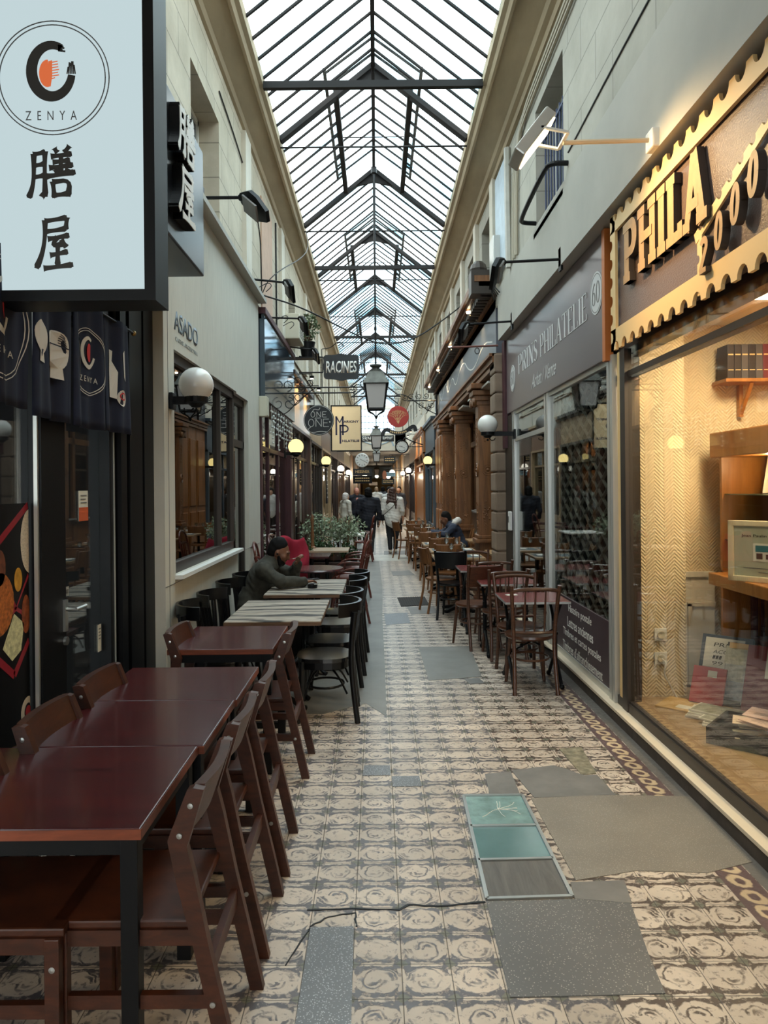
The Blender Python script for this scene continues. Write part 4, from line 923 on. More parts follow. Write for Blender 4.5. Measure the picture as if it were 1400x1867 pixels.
conform(MB().stroke(arc(4.31,2.26,.035,.02,0,360,12),.008,(0,0,0),RL,UP,(1,0,0),.001),.006).build('red_print', wr_, p4)
# food poster behind the glass
po=thing('food_poster','black poster of a red lunch tray with rice and fried food','poster',(-1.655,0,0))
MB().box(-.004,0,1.9,3.382,.3,1.64).build('sheet', M['black'], po)
Pp=lambda x,y: (at(x,y,1.655*1300/(687-x))[1], at(x,y,1.655*1300/(687-x))[2])
pd=lambda mb,pts,k: mb.prism(pts,(k,0,0),RL,UP,(1,0,0),.0008)
def clip(pts): return [(min(3.381,max(1.92,y)),z) for y,z in pts]
mb=MB(); tr=[(3.381,1.63),(2.72,1.24),(3.24,.86),(3.381,.99)]
for a_,b_ in ((0,1),(1,2),(2,3)): mb.stroke([tr[a_],tr[b_]],.035,(0,0,0),RL,UP,(1,0,0),.001)
mb.stroke([(3.06,1.43),(3.26,1.16),(3.381,1.30)],.022,(0,0,0),RL,UP,(1,0,0),.001); mb.stroke([(2.98,1.06),(3.26,1.16),(3.381,1.10)],.022,(0,0,0),RL,UP,(1,0,0),.001)
mb.v=[(v[0],min(v[1],3.381),v[2]) for v in mb.v]
mb.build('tray', plain('lacquer_red',srgb(150,34,48),.4), po)
ell=lambda y,z,a_,b_,n=24:[(y+a_*math.cos(2*PI*i/n),z+b_*math.sin(2*PI*i/n)) for i in range(n)]
pd(MB(),clip(ell(3.39,1.46,.085,.15)),.001).build('rice', plain('rice_white',srgb(214,202,182),.8,vary=.25,scale=120), po)
pd(MB(),clip(ell(3.11,1.20,.13,.14)),.001).build('cutlet', plain('fried_orange',srgb(176,98,40),.6,vary=.6,scale=45), po)
pd(MB(),clip(ell(3.12,1.36,.05,.08)),.001).build('vegetable', plain('fried_brown',srgb(110,58,34),.6,vary=.5,scale=30), po)
pd(MB(),clip(ell(3.28,1.29,.035,.055)),.001).build('egg', plain('egg_yellow',srgb(206,150,50),.5,vary=.3,scale=20), po)
pd(MB(),clip([(3.14,1.0),(3.24,1.14),(3.33,1.08),(3.30,.96),(3.22,.93)]),.001).build('salad', plain('cabbage',srgb(206,202,156),.7,vary=.4,scale=40), po)
pd(MB(),clip(ell(3.35,1.12,.04,.09)),.001).build('meat', plain('glazed_meat',srgb(140,70,36),.5,vary=.6,scale=40), po)
mb=MB(); mb.stroke(ell(3.36,.66,.05,.055)+[ell(3.36,.66,.05,.055)[0]],.03,(.001,0,0),RL,UP,(1,0,0),.001); mb.v=[(v[0],min(v[1],3.381),v[2]) for v in mb.v]
mb.build('roll', plain('roll_pale',srgb(214,196,170),.6), po); pd(MB(),clip(ell(3.36,.66,.025,.028)),.0025).build('roll_centre', wr_, po)
# notices on the glass door
def notice(name, label, yc, zc, wd, ht2, x=-1.657, top=M['paper'], low=None, lines=3, word=None):
    r=thing(name,label,'notice',(x,yc,zc))
    MB().box(0,.002,-wd/2,wd/2,-ht2/2,ht2/2).build('sheet', top, r)
    if low: MB().box(.002,.003,-wd/2,wd/2,-ht2/2,-.05*ht2).build('lower_band', low, r)
    mb=MB()
    if lines:
        for k in range(lines): mb.box(.003,.004,-wd*.32,wd*(.32-.1*(k%2)),ht2*(.34-.12*k)-.003,ht2*(.34-.12*k)+.003)
        mb.build('print_lines', M['slate'], r)
    if word: text('lettering',word,M['black'],r,(.003,0,0),RL,UP,wd=wd*.8,ht=ht2*.4,depth=.0005)
    return r
notice('notice_card','small white and orange notice stuck on the restaurant door',4.02,1.61,.125,.17,low=plain('orange_card',srgb(206,96,54),.6))
notice('notice_plate','tiny grey PUSH plate above the door handle',3.77,1.16,.10,.05,top=M['alu'],lines=0,word='POUSSEZ')
notice('price_label','narrow white label low on the door glass',4.235,.82,.05,.16,lines=4)
# inside the noodle restaurant
ct=thing('serving_counter','dark counter inside the noodle restaurant','counter',(-3.4,3.4,0))
MB().bbox(-.3,.3,-1.2,1.2,0,1.0,.01).build('body', M['darkin'], ct); MB().bbox(-.34,.34,-1.25,1.25,1.0,1.04,.01).build('worktop', M['slate'], ct)
for i,(y,lb_) in enumerate(((2.9,'warm pendant lamp above the dark counter, nearer one'),(4.2,'warm pendant lamp above the dark counter, farther one'))):
    p_=thing('pendant_lamp',lb_,'lamp',(-2.9,y,2.05),0,'pendants in the noodle restaurant')
    MB().lathe([(.02,.1),(.10,0),(.09,0),(.01,.09)],n=18).build('shade', M['iron'], p_); MB().tube([(0,0,.1),(0,0,1.1)],.005,6).build('cord', M['black'], p_)
    MB().sphere((0,0,.03),.03,10).build('bulb', glow('warm_bulb',(1,.72,.35,1),9), p_)

# ================================================================== GLOBE WALL LAMPS
M['globeon']=glow('lit_globe', (1,.79,.30,1), .85); M['globewhite']=glow('lit_white_globe',(1,.93,.78,1),1.7)
m_,t,b=new('opal_globe'); b.inputs['Base Color'].default_value=srgb(232,230,224); b.inputs['Roughness'].default_value=.18; b.inputs['Subsurface Weight'].default_value=.0
M['opal']=m_
def globe(side, y, z, mat, label, r0=.125, xw=1.5, out=.19):
    s=side; g=thing('globe_wall_lamp',label,'wall lamp',(s*(xw-out),y,z),0,'round globe lamps along the passage')
    MB().sphere((0,0,0),r0,28).build('globe', mat, g, True)
    MB().lathe([(0,-.17),(.035,-.165),(.06,-.14),(.085,-.13),(.085,-.085),(.0,-.085)],n=20).build('cup', M['black'], g)
    MB().bar((s*.0,0,-.115),(s*out,0,-.115),.05,.055).build('arm', M['black'], g)
    MB().bbox(min(s*(out-.03),s*(out-.002)),max(s*(out-.03),s*(out-.002)),-.05,.05,-.18,-.06,.006).build('wall_plate', M['black'], g)
    mb=MB()
    for k in (-1,1): mb.tube([(s*(.02),k*.0,-.17),(s*.05,0,-.20),(s*.085,0,-.19),(s*.09,0,-.17)],.006,6)
    mb.sphere((0,0,-.19),.014,8); mb.build('scroll', M['black'], g); return g
globe(-1,5.2,2.46,M['opal'],'unlit white globe lamp on the pale panel wall, nearest one')
globe(-1,11.6,2.37,M['globeon'],'lit yellow globe lamp beside the wine red bar')
globe(-1,18.5,2.39,M['globeon'],'lit yellow globe lamp beyond the gilded fascia')
globe(-1,26,2.38,M['globewhite'],'lit globe lamp below the hanging white dial clock')
globe(-1,33,2.38,M['globewhite'],'lit globe lamp farthest down the left wall')
globe(1,8.97,2.47,M['opal'],'unlit white globe lamp in front of the stone pier',xw=1.75,out=.35)
globe(1,19.8,2.42,M['globeon'],'lit yellow globe lamp beside the slate blue front',xw=1.66,out=.24)
globe(1,31.5,2.42,M['globewhite'],'lit globe lamp beyond the honey oak front',xw=1.6,out=.2)
globe(1,38.5,2.42,M['globewhite'],'lit globe lamp farthest down the right wall',xw=1.6,out=.2)

# ================================================================== FLOODLIGHTS ON ARMS
def street_head(loc, end, label, big=True, col=M['black'], face=M['slate'], down=.25, name='wall_floodlight'):
    g=thing(name,label,'floodlight',loc); ex,ey,ez=[end[k]-loc[k] for k in range(3)]
    MB().tube([(0,0,0),(ex,ey,ez)],.016 if big else .013,8).build('arm', col, g)
    s=1 if ex<0 else -1
    MB().box(min(0,s*.02),max(0,s*.02),-.04,.04,-.1,.1).build('wall_plate', col, g)
    a=1 if ex>0 else -1
    h=MB(); L_=.44 if big else .27; W_=.18 if big else .19
    # tapered lamp head hanging forward and down from the arm end
    k0=len(h.v)
    prof=[(0,.045),(.05,.07),(.16,W_/2+.03),(.28,W_/2+.02),(L_,.05)]
    vs=[];fs=[]
    for (u,hw) in prof:
        for q,(zz) in ((-1,0),(1,0),(1,-.035),(-1,-.035)): vs.append((u,q*hw,zz+.02-.2*u*u))
    n=len(prof)
    for i in range(n-1):
        for k in range(4): fs.append((4*i+k,4*i+(k+1)%4,4*i+4+(k+1)%4,4*i+4+k))
    fs+=[(3,2,1,0),(4*n-4,4*n-3,4*n-2,4*n-1)]
    h.add(vs,fs); h.rot(math.radians(48 if big else 62),'Y'); h.rot(math.radians(-42),'X')

    if a<0: h.v=[(-v[0],v[1],v[2]) for v in h.v]
    h.move(ex,ey,ez); hd=h.build('lamp_head', col, g)
    l=MB(); l.box(.10,L_*.8,-W_*.42,W_*.42,-.040,-.024); l.rot(math.radians(56 if big else 66),'Y'); l.rot(math.radians(-42),'X')
    if a<0: l.v=[(-v[0],v[1],v[2]) for v in l.v]
    l.move(ex,ey,ez); l.build('lens', face, hd)
    MB().sphere((ex,ey,ez),.035,10).build('knuckle', col, g)
    return g
street_head((-1.52,6.35,4.29),(-1.18,6.35,4.29),'black flood lamp on a straight arm beside the nearest left upper window')
street_head((-1.52,8.4,4.17),(-1.06,8.4,4.12),'black square flood lamp with loose cables over the end of the pale panel front',big=False)
street_head((-1.52,10.2,4.14),(-1.08,10.2,4.12),'black square flood lamp over the smoked mirror fascia',big=False)
street_head((-1.52,12.2,4.12),(-1.08,12.2,4.06),'black square flood lamp below the potted olive',big=False)
street_head((1.62,6.25,3.68),(1.12,6.25,3.66),'black square flood lamp on an arm over the brown name board',big=False)
street_head((1.62,8.5,3.66),(1.10,8.5,3.63),'black square flood lamp at the far end of the brown name board',big=False)
hk=thing('sign_bracket','rusty rod with an empty hook beside the stone pier','bracket',(1.64,9.55,3.58))
MB().tube([(0,0,0),(-.62,0,-.02)],.013,8).build('rod', plain('rust',srgb(110,64,54),.7), hk); MB().tube([(-.28+.03*math.cos(a*PI/6),0,-.07+.04*math.sin(a*PI/6)) for a in range(12)],.006,6,True).build('ring', M['iron'], hk)
MB().tube([(-.6,0,-.06),(-.62,0,-.02),(-.66,0,-.03)],.01,6).build('hook', M['iron'], hk)
# white floodlight that lights the stamp sign
fd=thing('stamp_floodlight','white box floodlight on a long pole, lit warm','floodlight',(1.64,4.1,3.68))
MB().tube([(-.02,0,0),(-.55,0,-.01)],.014,8).build('arm', plain('dirty_cream',srgb(196,178,150),.7), fd)
MB().bbox(-.06,0,-.06,.05,-.06,.05,.01).build('junction_box', M['white'], fd)
mb=MB(); mb.bar((-.55,-.1,0),(-.55,.1,0),.02,.012); mb.bar((-.55,-.1,0),(-.70,-.1,.03),.02,.012); mb.bar((-.55,.1,0),(-.70,.1,.03),.02,.012); mb.build('yoke', M['white'], fd)
h=MB().bbox(-.15,.15,-.11,.11,-.02,.05,.01); h.rot(math.radians(-52),'Y').move(-.72,0,.0); h.build('housing', M['alu'], fd)
h=MB().box(-.13,.13,-.095,.095,-.028,-.021); h.rot(math.radians(-52),'Y').move(-.72,0,.0); h.build('lens', glow('warm_flood',(1,.82,.5,1),4), fd)
lamp('SPOT',(.97,4.05,3.60),(1.72,3.85,2.95),42,(1,.68,.32),.06,math.radians(120),.9)
# window grille and bent bar on the right wall
gr_=thing('window_grille','blue wrought iron grille in the right upper window','window grille',(1.72,6.16,4.25)); mb=MB()
for k in range(9): mb.tube([(0,.08+.112*k,.0),(0,.08+.112*k,.98)],.009,6)
mb.bar((0,0,.05),(0,1.06,.05),.02,.03).bar((0,0,.92),(0,1.06,.92),.02,.03); mb.build('bars', plain('blue_iron',srgb(50,60,92),.5), gr_)
bb=thing('window_guard_bar','black bent pipe rail across the foot of the upper right window','guard rail')
MB().tube(smooth([(1.64,6.02,4.42),(1.50,6.02,4.42),(1.46,6.1,4.41),(1.46,7.12,4.36),(1.50,7.22,4.36),(1.64,7.24,4.36)],2),.022,10).build('pipe', M['black'], bb)
# ================================================================== PIPES AND CABLES ON THE WALLS
def cable(name, pts, r0, m_2, label, sm=3): return tag(MB().tube(smooth(pts,sm),r0,6).build(name, m_2), label, 'cable' if 'cable' in name else 'pipe')
pip=plain('painted_conduit',srgb(176,166,146),.6)
for k,(dy,r0) in enumerate(((0,.022),(.12,.018),(.22,.014))):
    cable('conduit_pipe',[(1.61,3.0+dy,5.72-.05*k),(1.61,7.0+dy,5.72-.05*k),(1.61,7.75+dy,5.68-.05*k),(1.61,8.05+dy,5.3),(1.61,8.1+dy,4.5),(1.61,8.1+dy,4.32)],r0,pip,'%s painted pipe bending down the upper right wall'%('thickest','middle','thinnest')[k])
cable('drain_pipe',[(1.60,8.55,5.75),(1.60,8.55,5.2),(1.60,8.5,4.6),(1.60,8.5,4.3)],.04,M['palestone'],'ribbed pale drain pipe on the right wall beside the blue panel')
cable('wall_cable',[(1.635,.8,4.62),(1.635,2.6,4.60),(1.635,4.6,4.56),(1.635,6.0,4.5)],.006,M['iron'],'sagging black cable clipped along the grey band on the right')
cable('wall_cable',[(-1.51,7.0,5.6),(-1.51,8.0,5.5),(-1.51,9.4,5.2),(-1.51,9.5,4.6),(-1.51,9.5,4.15)],.008,M['iron'],'black cable dropping beside the pink blind window')
cable('wall_cable',[(-1.51,10.9,5.75),(-1.51,10.9,4.15)],.016,M['iron'],'straight black pipe beyond the pink blind window')
cable('hanging_cable',[(-1.5,9.4,4.25),(-1.0,9.8,4.18),(-.35,10.4,3.95),(.1,11,3.88),(.6,11.3,4.02),(1.1,11.6,4.4),(1.62,11.9,4.85)],.011,M['iron'],'black cable slung across the passage from wall to wall')
cable('hanging_cable',[(-1.5,9.35,4.2),(-1.35,9.2,4.45),(-1.0,11,5.3),(-1.15,12,6.0)],.007,M['iron'],'thin cable climbing from the left wall to the roof')
for i,(y,x) in enumerate(((11.0,-1.42),(10.6,-1.46),(8.9,-1.46))):
    tag(MB().tube(smooth([(x,y,4.2),(x+.12,y+.1,4.3),(x+.18,y,4.22),(x+.1,y,4.15)],3),.006,5).build('loose_cable',M['iron']),'loose cable loop on the left coping, %s from the entrance'%('farthest','middle','nearest')[i],'cable')
ac=thing('air_conditioner','beige air conditioner box on the left ledge below the olive pot','air conditioner',(-1.5,12.0,4.14))
MB().bbox(0,.26,-.35,.35,0,.42,.02).build('casing', M['plastic'], ac); mb=MB()
for k in range(7): mb.box(.26,.265,-.28,.28,.06+.045*k,.075+.045*k)
mb.build('grille_slats', M['slate'], ac)
jb=thing('junction_box','beige plastic junction box at the end of the pale panel front','junction box',(-1.47,9.2,2.62))
MB().bbox(-.03,.07,-.08,.08,0,.26,.01).build('box', M['plastic'], jb); MB().bbox(.07,.078,-.07,.07,.01,.25,.004).build('cover', M['plastic'], jb)
eb=thing('electric_box','grey electric box with cables on the right cornice','junction box',(1.62,9.3,4.42)); MB().bbox(-.1,0,-.16,.16,0,.5,.01).build('box', M['alu'], eb)
mb=MB()
for k in range(5): mb.tube(smooth([(-.05,-.1+.05*k,.02),(-.09,-.12+.06*k,-.14),(-.03,.1*k-.2,-.25)],2),.009,5)
mb.build('cables', M['iron'], eb)
# olive in a pot on the ledge
random.seed(11)
def leafball(mb, c, r0, n, size, squash=1.0, up=0):
    for _ in range(n):
        d=Vector((random.gauss(0,1),random.gauss(0,1),random.gauss(0,1)))
        d.normalize(); rad=r0*random.random()**.4
        p=Vector(c)+Vector((d.x*rad,d.y*rad,d.z*rad*squash)); a=Vector((random.gauss(0,1),random.gauss(0,1),random.gauss(0,1)+up)).normalized()
        b_=a.orthogonal().normalized(); b_.rotate(Matrix.Rotation(random.random()*6.28,3,a)); c_=a.cross(b_)
        l=size*random.uniform(.7,1.3); w_2=l*.32
        mb.add([p, p+a*l*.5+b_*w_2+c_*l*.06, p+a*l, p+a*l*.5-b_*w_2+c_*l*.06],[(0,1,2,3)])
    return mb
ol_=thing('olive_plant','small olive plant in a black bucket on the left ledge','plant',(-1.22,12.75,4.02))
MB().lathe([(0,0),(.10,0),(.14,.26),(.145,.26),(.145,.28),(.12,.28),(.11,.25),(0,.25)],n=20).build('pot', M['black'], ol_)
MB().bar((-.3,0,-.01),(.12,0,-.01),.22,.02).build('shelf_bracket', M['iron'], ol_)
mb=MB()
for k in range(6): a=k*1.05; mb.tube(smooth([(0,0,.24),(.06*math.cos(a),.06*math.sin(a),.42),(.12*math.cos(a),.12*math.sin(a),.62)],2),.007,5)
mb.build('stems', M['carved'], ol_); leafball(MB(),(0,0,.54),.23,520,.06,1.15).build('foliage', plain('olive_leaf',srgb(92,104,72),.55,vary=.35,scale=12), ol_)

# strings of clear bulbs hanging in the bar window
sl_=thing('string_lights','strands of clear bulbs hanging over the wine red bar window','string lights',(-1.40,9.4,2.80)); random.seed(21)
for k in range(14):
    y=.12+.17*k; n=random.randint(4,8); mb=MB(); mb.tube([(0,y,.0),(random.uniform(-.01,.02),y+random.uniform(-.03,.03),-.07*n)],.003,4)
    for q in range(n): mb.sphere((random.uniform(-.015,.03),y+random.uniform(-.02,.02),-.07*(q+1)),.016,8)
    mb.build('strand', plain('clear_bulb',srgb(214,214,208),.1,coat=.5) if k==0 else bpy.data.materials['clear_bulb'], sl_, True)
# ================================================================== STAMP SIGN (near right)
sg=thing('stamp_sign','brown shop sign with raised gold letters and a perforated stamp border','sign',(1.70,5.05,2.64))
M['signbrown']=plain('sign_brown', srgb(112,92,84), .38, vary=.08, scale=90, bump=.35, coat=.15)
R,U,NN=(0,-1,0),(0,0,1),(-1,0,0)          # u runs towards the camera from the far end of the sign, the face looks into the passage
SL=3.75
MB().prism([(.03,.06),(SL,.06),(SL,.90),(.03,.90)],(.0,0,0),R,U,NN,-.06).build('panel', M['signbrown'], sg)
def notched(u0,u1,vi,vo,pitch=.155,r0=.05):
    """a straight band from vi to vo with round bites out of the vo side"""
    s=1 if vo>vi else -1; pts=[(u0,vi),(u0,vo)]; u=u0+pitch*.7
    while u+r0<u1:
        pts.append((u-r0,vo)); pts+= [(u-r0*math.cos(PI*i/8), vo-s*r0*1.15*math.sin(PI*i/8)) for i in range(1,8)]; pts.append((u+r0,vo)); u+=pitch
    return pts+[(u1,vo),(u1,vi)]
bdr=MB().prism(notched(0,SL,.145,0),(-.012,0,0),R,U,NN,.02).prism(notched(0,SL,.82,.945),(-.012,0,0),R,U,NN,.02)
bdr.prism([(q,p) for p,q in notched(0,.94,.10,0,.13,.04)],(-.012,0,0),R,U,NN,.02)
bdr.build('stamp_border', M['gold'], sg)
M['lettergold']=plain('letter_gold', srgb(186,146,98),.55,vary=.1,scale=20)
lt_edge=plain('letter_side', srgb(60,48,40),.7)
u=.30
def letters(word, u0, v0, ht, K,k,s, fx, depth, o0, label):
    u=u0
    for ch in word:
        gw,S=serif_glyph(ch,K,k,s); mb=MB()
        for q_,(pts,w_) in enumerate(S): mb.stroke([(p[0],p[1]) for p in pts], w_,(o0,-u,v0),(0,-ht*fx,0),(0,0,ht),NN,depth+.0008*q_)
        o=mb.build('letter', M['lettergold'], sg); o.data.materials.append(lt_edge)
        for p in o.data.polygons:
            if p.normal.x>-.5: p.material_index=1
        u+=(gw+.045)*ht*fx
    return u
letters('PHILA',.30,.39,.39,.25,.15,.05,.86,.04,-.004,'')
# the little stamp ribbon with a year
ca,sa=math.cos(.36),math.sin(.36)
def turn(P,o,ca=ca,sa=sa): return [(o[0]+p[0]*ca-p[1]*sa, o[1]+p[0]*sa+p[1]*ca) for p in P]
MB().prism(turn(notched(0,.92,0,.06,.11,.026),(1.33,.31)),(-.012,0,0),R,U,NN,.012).prism([(1.40-q,p) for p,q in notched(.035,.36,0,.055,.11,.024)],(-.012,0,0),R,U,NN,.0125).prism(turn(notched(0,.5,0,.06,.11,.026),(2.19,.64),math.cos(-.9),math.sin(-.9)),(-.012,0,0),R,U,NN,.013).build('stamp_ribbon', M['gold'], sg)
for i,ch in enumerate('2000'):
    gw,S=serif_glyph(ch,.21,.15,.03); mb=MB(); sz=.175+.008*i; uu,vv=1.44+.155*i,.115+.062*i
    for q_,(pts,w_) in enumerate(S): mb.stroke([(p[0]+.12*p[1],p[1]) for p in pts],w_,(-.02,-uu,vv),(0,-sz*.86,0),(0,0,sz),NN,.04+.0008*q_)
    o=mb.build('digit', M['lettergold'], sg); o.data.materials.append(lt_edge)
    for p in o.data.polygons:
        if p.normal.x>-.5: p.material_index=1
struct('trim_11', MB().box(1.70,1.76,5.28,5.345,2.62,3.60), plain('orange_wood_trim',srgb(196,112,52),.45), 'orange wooden edge between the two stamp shop signs', 'trim')
# ---- brown name board
nb=thing('name_board','plum brown name board with thin white serif letters and a round 60','sign',(1.73,9.38,2.64))
MB().bbox(-.01,.06,-4.03,0,0,.97,.006).build('board', plain('plum_brown_board',srgb(98,84,88),.3,vary=.04,scale=2,coat=.2), nb)
wl=plain('pale_grey_letter',srgb(208,206,204),.5)
serif_word(MB(),'PRINS',(-.0105,-.78,.40),R,U,NN,.225,.15,.035,.05,.003,.07,wd=1.02).build('lettering', wl, nb)
serif_word(MB(),'PHILATELIE',(-.0105,-1.93,.40),R,U,NN,.225,.15,.035,.05,.003,.07,wd=1.66).build('lettering', wl, nb)
text('script_lettering','Achat / Vente',wl,nb,(-.0105,-2.06,.20),R,U,wd=1.05,ht=.15,depth=.002,shear=.55)
for uu,vv,rv in ((.42,.41,.165),(3.84,.55,.165)):
    o=MB().prism(arc(uu,vv,rv*.95,rv,0,345,30),(-.0105,0,0),R,U,NN,.003).build('badge', wl, nb, label='round pale number badge')
    MB().stroke(arc(uu,vv,rv*.86,rv*.9,0,360,36),.006,(-.0137,0,0),R,U,NN,.001).build('badge_ring', M['slate'], o)
    serif_word(MB(),'60',(-.0137,-uu+.105,vv-.085),R,U,NN,.17,.12,.03,.03,.0015,.08,wd=.20).build('badge_number', M['slate'], o)
# ================================================================== INSIDE THE STAMP SHOP
m_,t,b=new('herringbone_wallpaper'); L=t.links.new; tcn=N(t,'TexCoord'); sx=N(t,'SeparateXYZ'); L(tcn.outputs['Object'],sx.inputs[0])
h_=mth_=None
def mt(op,a,b_=None,c=None):
    n=N(t,'Math',operation=op)
    for i,x in enumerate((a,b_,c)):
        if x is None: continue
        if isinstance(x,(int,float)): n.inputs[i].default_value=x
        else: L(x,n.inputs[i])
    return n.outputs[0]
hx=mt('ADD',sx.outputs['X'],sx.outputs['Y'])
st=mt('SINE', mt('MULTIPLY', mt('ADD', sx.outputs['Z'], mt('MULTIPLY', mt('PINGPONG',hx,.07), 1.0)), 240))
r=N(t,'MapRange'); r.inputs['From Min'].default_value=-1; r.inputs['From Max'].default_value=1; r.inputs['To Min'].default_value=.82; r.inputs['To Max'].default_value=1; L(st,r.inputs['Value'])
sc_=N(t,'VectorMath',operation='SCALE'); sc_.inputs[0].default_value=srgb(226,206,170)[:3]; L(r.outputs[0],sc_.inputs['Scale']); L(sc_.outputs[0],b.inputs['Base Color'])
bp=N(t,'Bump',Strength=.5,Distance=.004); L(st,bp.inputs['Height']); L(bp.outputs[0],b.inputs['Normal']); b.inputs['Roughness'].default_value=.8
M['wallpaper']=m_
struct('wall_stamp_interior', MB().box(1.90,2.22,5.14,5.30,.1,2.95).box(2.22,3.4,5.40,5.5,.1,2.95).box(3.3,3.4,-.5,5.4,.1,2.95), M['wallpaper'], 'cream herringbone wallpaper walls inside the stamp shop', 'wall')
struct('trim_12', MB().box(2.22,2.54,5.36,5.40,1.00,1.04).box(2.22,2.54,5.375,5.40,.2,1.0).box(2.33,2.54,5.36,5.38,.78,.81).box(2.33,2.36,5.36,5.38,.2,.8), M['cream'], 'cream dado rail and panel moulding inside the stamp shop', 'dado')
struct('ceiling_stamp_interior', MB().box(1.80,3.4,-.5,5.4,2.9,2.98), M['cream'], 'pale ceiling inside the stamp shop', 'ceiling')
struct('floor_stamp_interior', MB().box(1.79,3.4,-.5,5.4,.08,.17), plain('display_boards',srgb(150,122,84),.35,vary=.2,scale=3,stretch=(1,6,1)), 'wooden display floor of the stamp shop window', 'floor')
struct('wall_stamp_near', MB().box(1.84,3.4,-.5,-.45,.1,2.95), M['cream'], 'near end wall inside the stamp shop', 'wall')
for i,y in enumerate((4.3,2.6)):  # fixtures added to stand for the shop's area lamps
    cl0=thing('added_ceiling_light',('farther','nearer')[i]+' square ceiling light added to house an area lamp in the stamp shop','lamp',(2.45,y,2.87)); MB().box(-.25,.25,-.25,.25,0,.03).build('housing', M['white'], cl0); MB().box(-.22,.22,-.22,.22,-.006,0).build('diffuser', glow('shop_light',(1,.84,.58,1),5), cl0)
lamp('AREA',(2.45,4.3,2.85),(2.5,4.4,0),26,(1,.80,.5),.5)
lamp('AREA',(2.5,2.6,2.85),(2.5,2.7,0),20,(1,.80,.5),.5)
for i,(y,z) in enumerate(((5.135,.62),(5.135,.45))):
    so=thing('wall_socket',('upper white wall socket inside the stamp shop','lower white wall socket with a plugged cord inside the stamp shop')[i],'socket',(2.03,y,z))
    MB().bbox(-.045,.045,-.012,.0,-.045,.045,.004).build('plate', M['white'], so); MB().lathe([(.0,-.014),(.026,-.014),(.026,-.024),(.018,-.022),(0,-.016)],n=16,axis='y').build('cup', M['plastic'], so)
    if i: MB().tube(smooth([(0,-.03,0),(.02,-.06,-.02),(.0,-.05,-.10),(.06,-.04,-.2),(.1,-.05,-.28)],2),.006,6).build('plug_cord', M['white'], so)
# oak cabinet with glass shelves
cb=thing('display_cabinet','oak display cabinet with glass shelves inside the stamp shop','cabinet',(2.5,3.2,.17))
mb=MB(); mb.box(0,.5,1.97,2.0,0,1.86); mb.box(.46,.5,0,2,0,1.86); mb.box(0,.5,0,.03,0,1.86); mb.bbox(-.06,.52,-.02,2.03,1.72,1.90,.01); mb.box(0,.5,0,2,.82,.9)
mb.build('carcass', M['cabinet'], cb); MB().bbox(-.22,0,0,1.72,.84,.92,.008).build('ledge', M['cabinet'], cb)
for z in (1.45,1.12): MB().box(.02,.46,.03,1.97,z,z+.008).build('glass_shelf', plain('green_glass_edge',srgb(70,92,80),.15), cb)
lamp('POINT',(2.62,4.7,1.84),None,7,(1,.74,.42),.05)  # unseen point lamps added to brighten the cabinet
lamp('POINT',(2.66,4.5,1.50),None,2.5,(1,.74,.42),.05)
def album(name,label,cat,loc,rz,tilt,w_,h_,d_,mat,extra=None):
    r=thing(name,label,cat,loc,rz)
    def T(mb): mb.rot(tilt,'X'); return mb
    c=T(MB().bbox(-w_/2,w_/2,0,d_,0,h_,.004)).build('cover', mat, r)
    if extra: extra(r,T,w_,h_,d_)
    return r
def stampgrid(r,T,w_,h_,d_):
    random.seed(4); T(MB().box(-w_*.47,w_*.47,-.003,0,h_*.03,h_*.97)).build('page', M['paper'], r)
    cl=[plain('stamp_a',srgb(92,58,48),.7,vary=.6,scale=60),plain('stamp_b',srgb(120,84,56),.7,vary=.6,scale=60),plain('stamp_c',srgb(70,62,60),.7,vary=.6,scale=60)]
    for i in range(5):
        for j in range(4): T(MB().box(-w_*.42+i*w_*.175,-w_*.42+i*w_*.175+w_*.13,-.005,-.003,h_*(.08+.20*j),h_*(.24+.20*j))).build('stamp', cl[(i*2+j)%3], r)
    o=text('lettering','PRINCIPAUTE  du',plain('blue_ink',srgb(60,66,120),.8),r,(0,-.004,h_*.91),(1,0,0),UP,wd=w_*.8,ht=h_*.06,depth=.0005)
    T_=Matrix.Rotation(-.0,4,'X')
    for v in o.data.vertices:
        q=Matrix.Rotation(TILT,4,'X')@v.co; v.co=q
TILT=-.30
FACE=-math.radians(42)                   # turned towards the passage
album('stamp_album','open album page of small dark stamps on the glass shelf','display',(2.76,4.62,1.633),FACE,TILT,.40,.33,.015,M['cabinet'],stampgrid)
album('stock_book','cream folder leaning behind the stamp page','folder',(2.72,4.84,1.633),FACE-.15,-.35,.2,.31,.012,M['paper'])
def env(r,T,w_,h_,d_):
    T(MB().box(-w_*.42,w_*.42,-.004,0,h_*.06,h_*.86)).build('letter', plain('old_paper',srgb(216,196,150),.8,vary=.2,scale=14), r)
    T(MB().box(-w_*.3,w_*.42,-.008,-.004,h_*.0,h_*.42)).build('letter', plain('old_paper_pale',srgb(230,216,180),.8,vary=.15,scale=14), r)
album('letter_folder','dark folder with yellowed old letters on the lower glass shelf','folder',(2.72,4.62,1.30),FACE,-.42,.36,.32,.012,M['slate'],env)
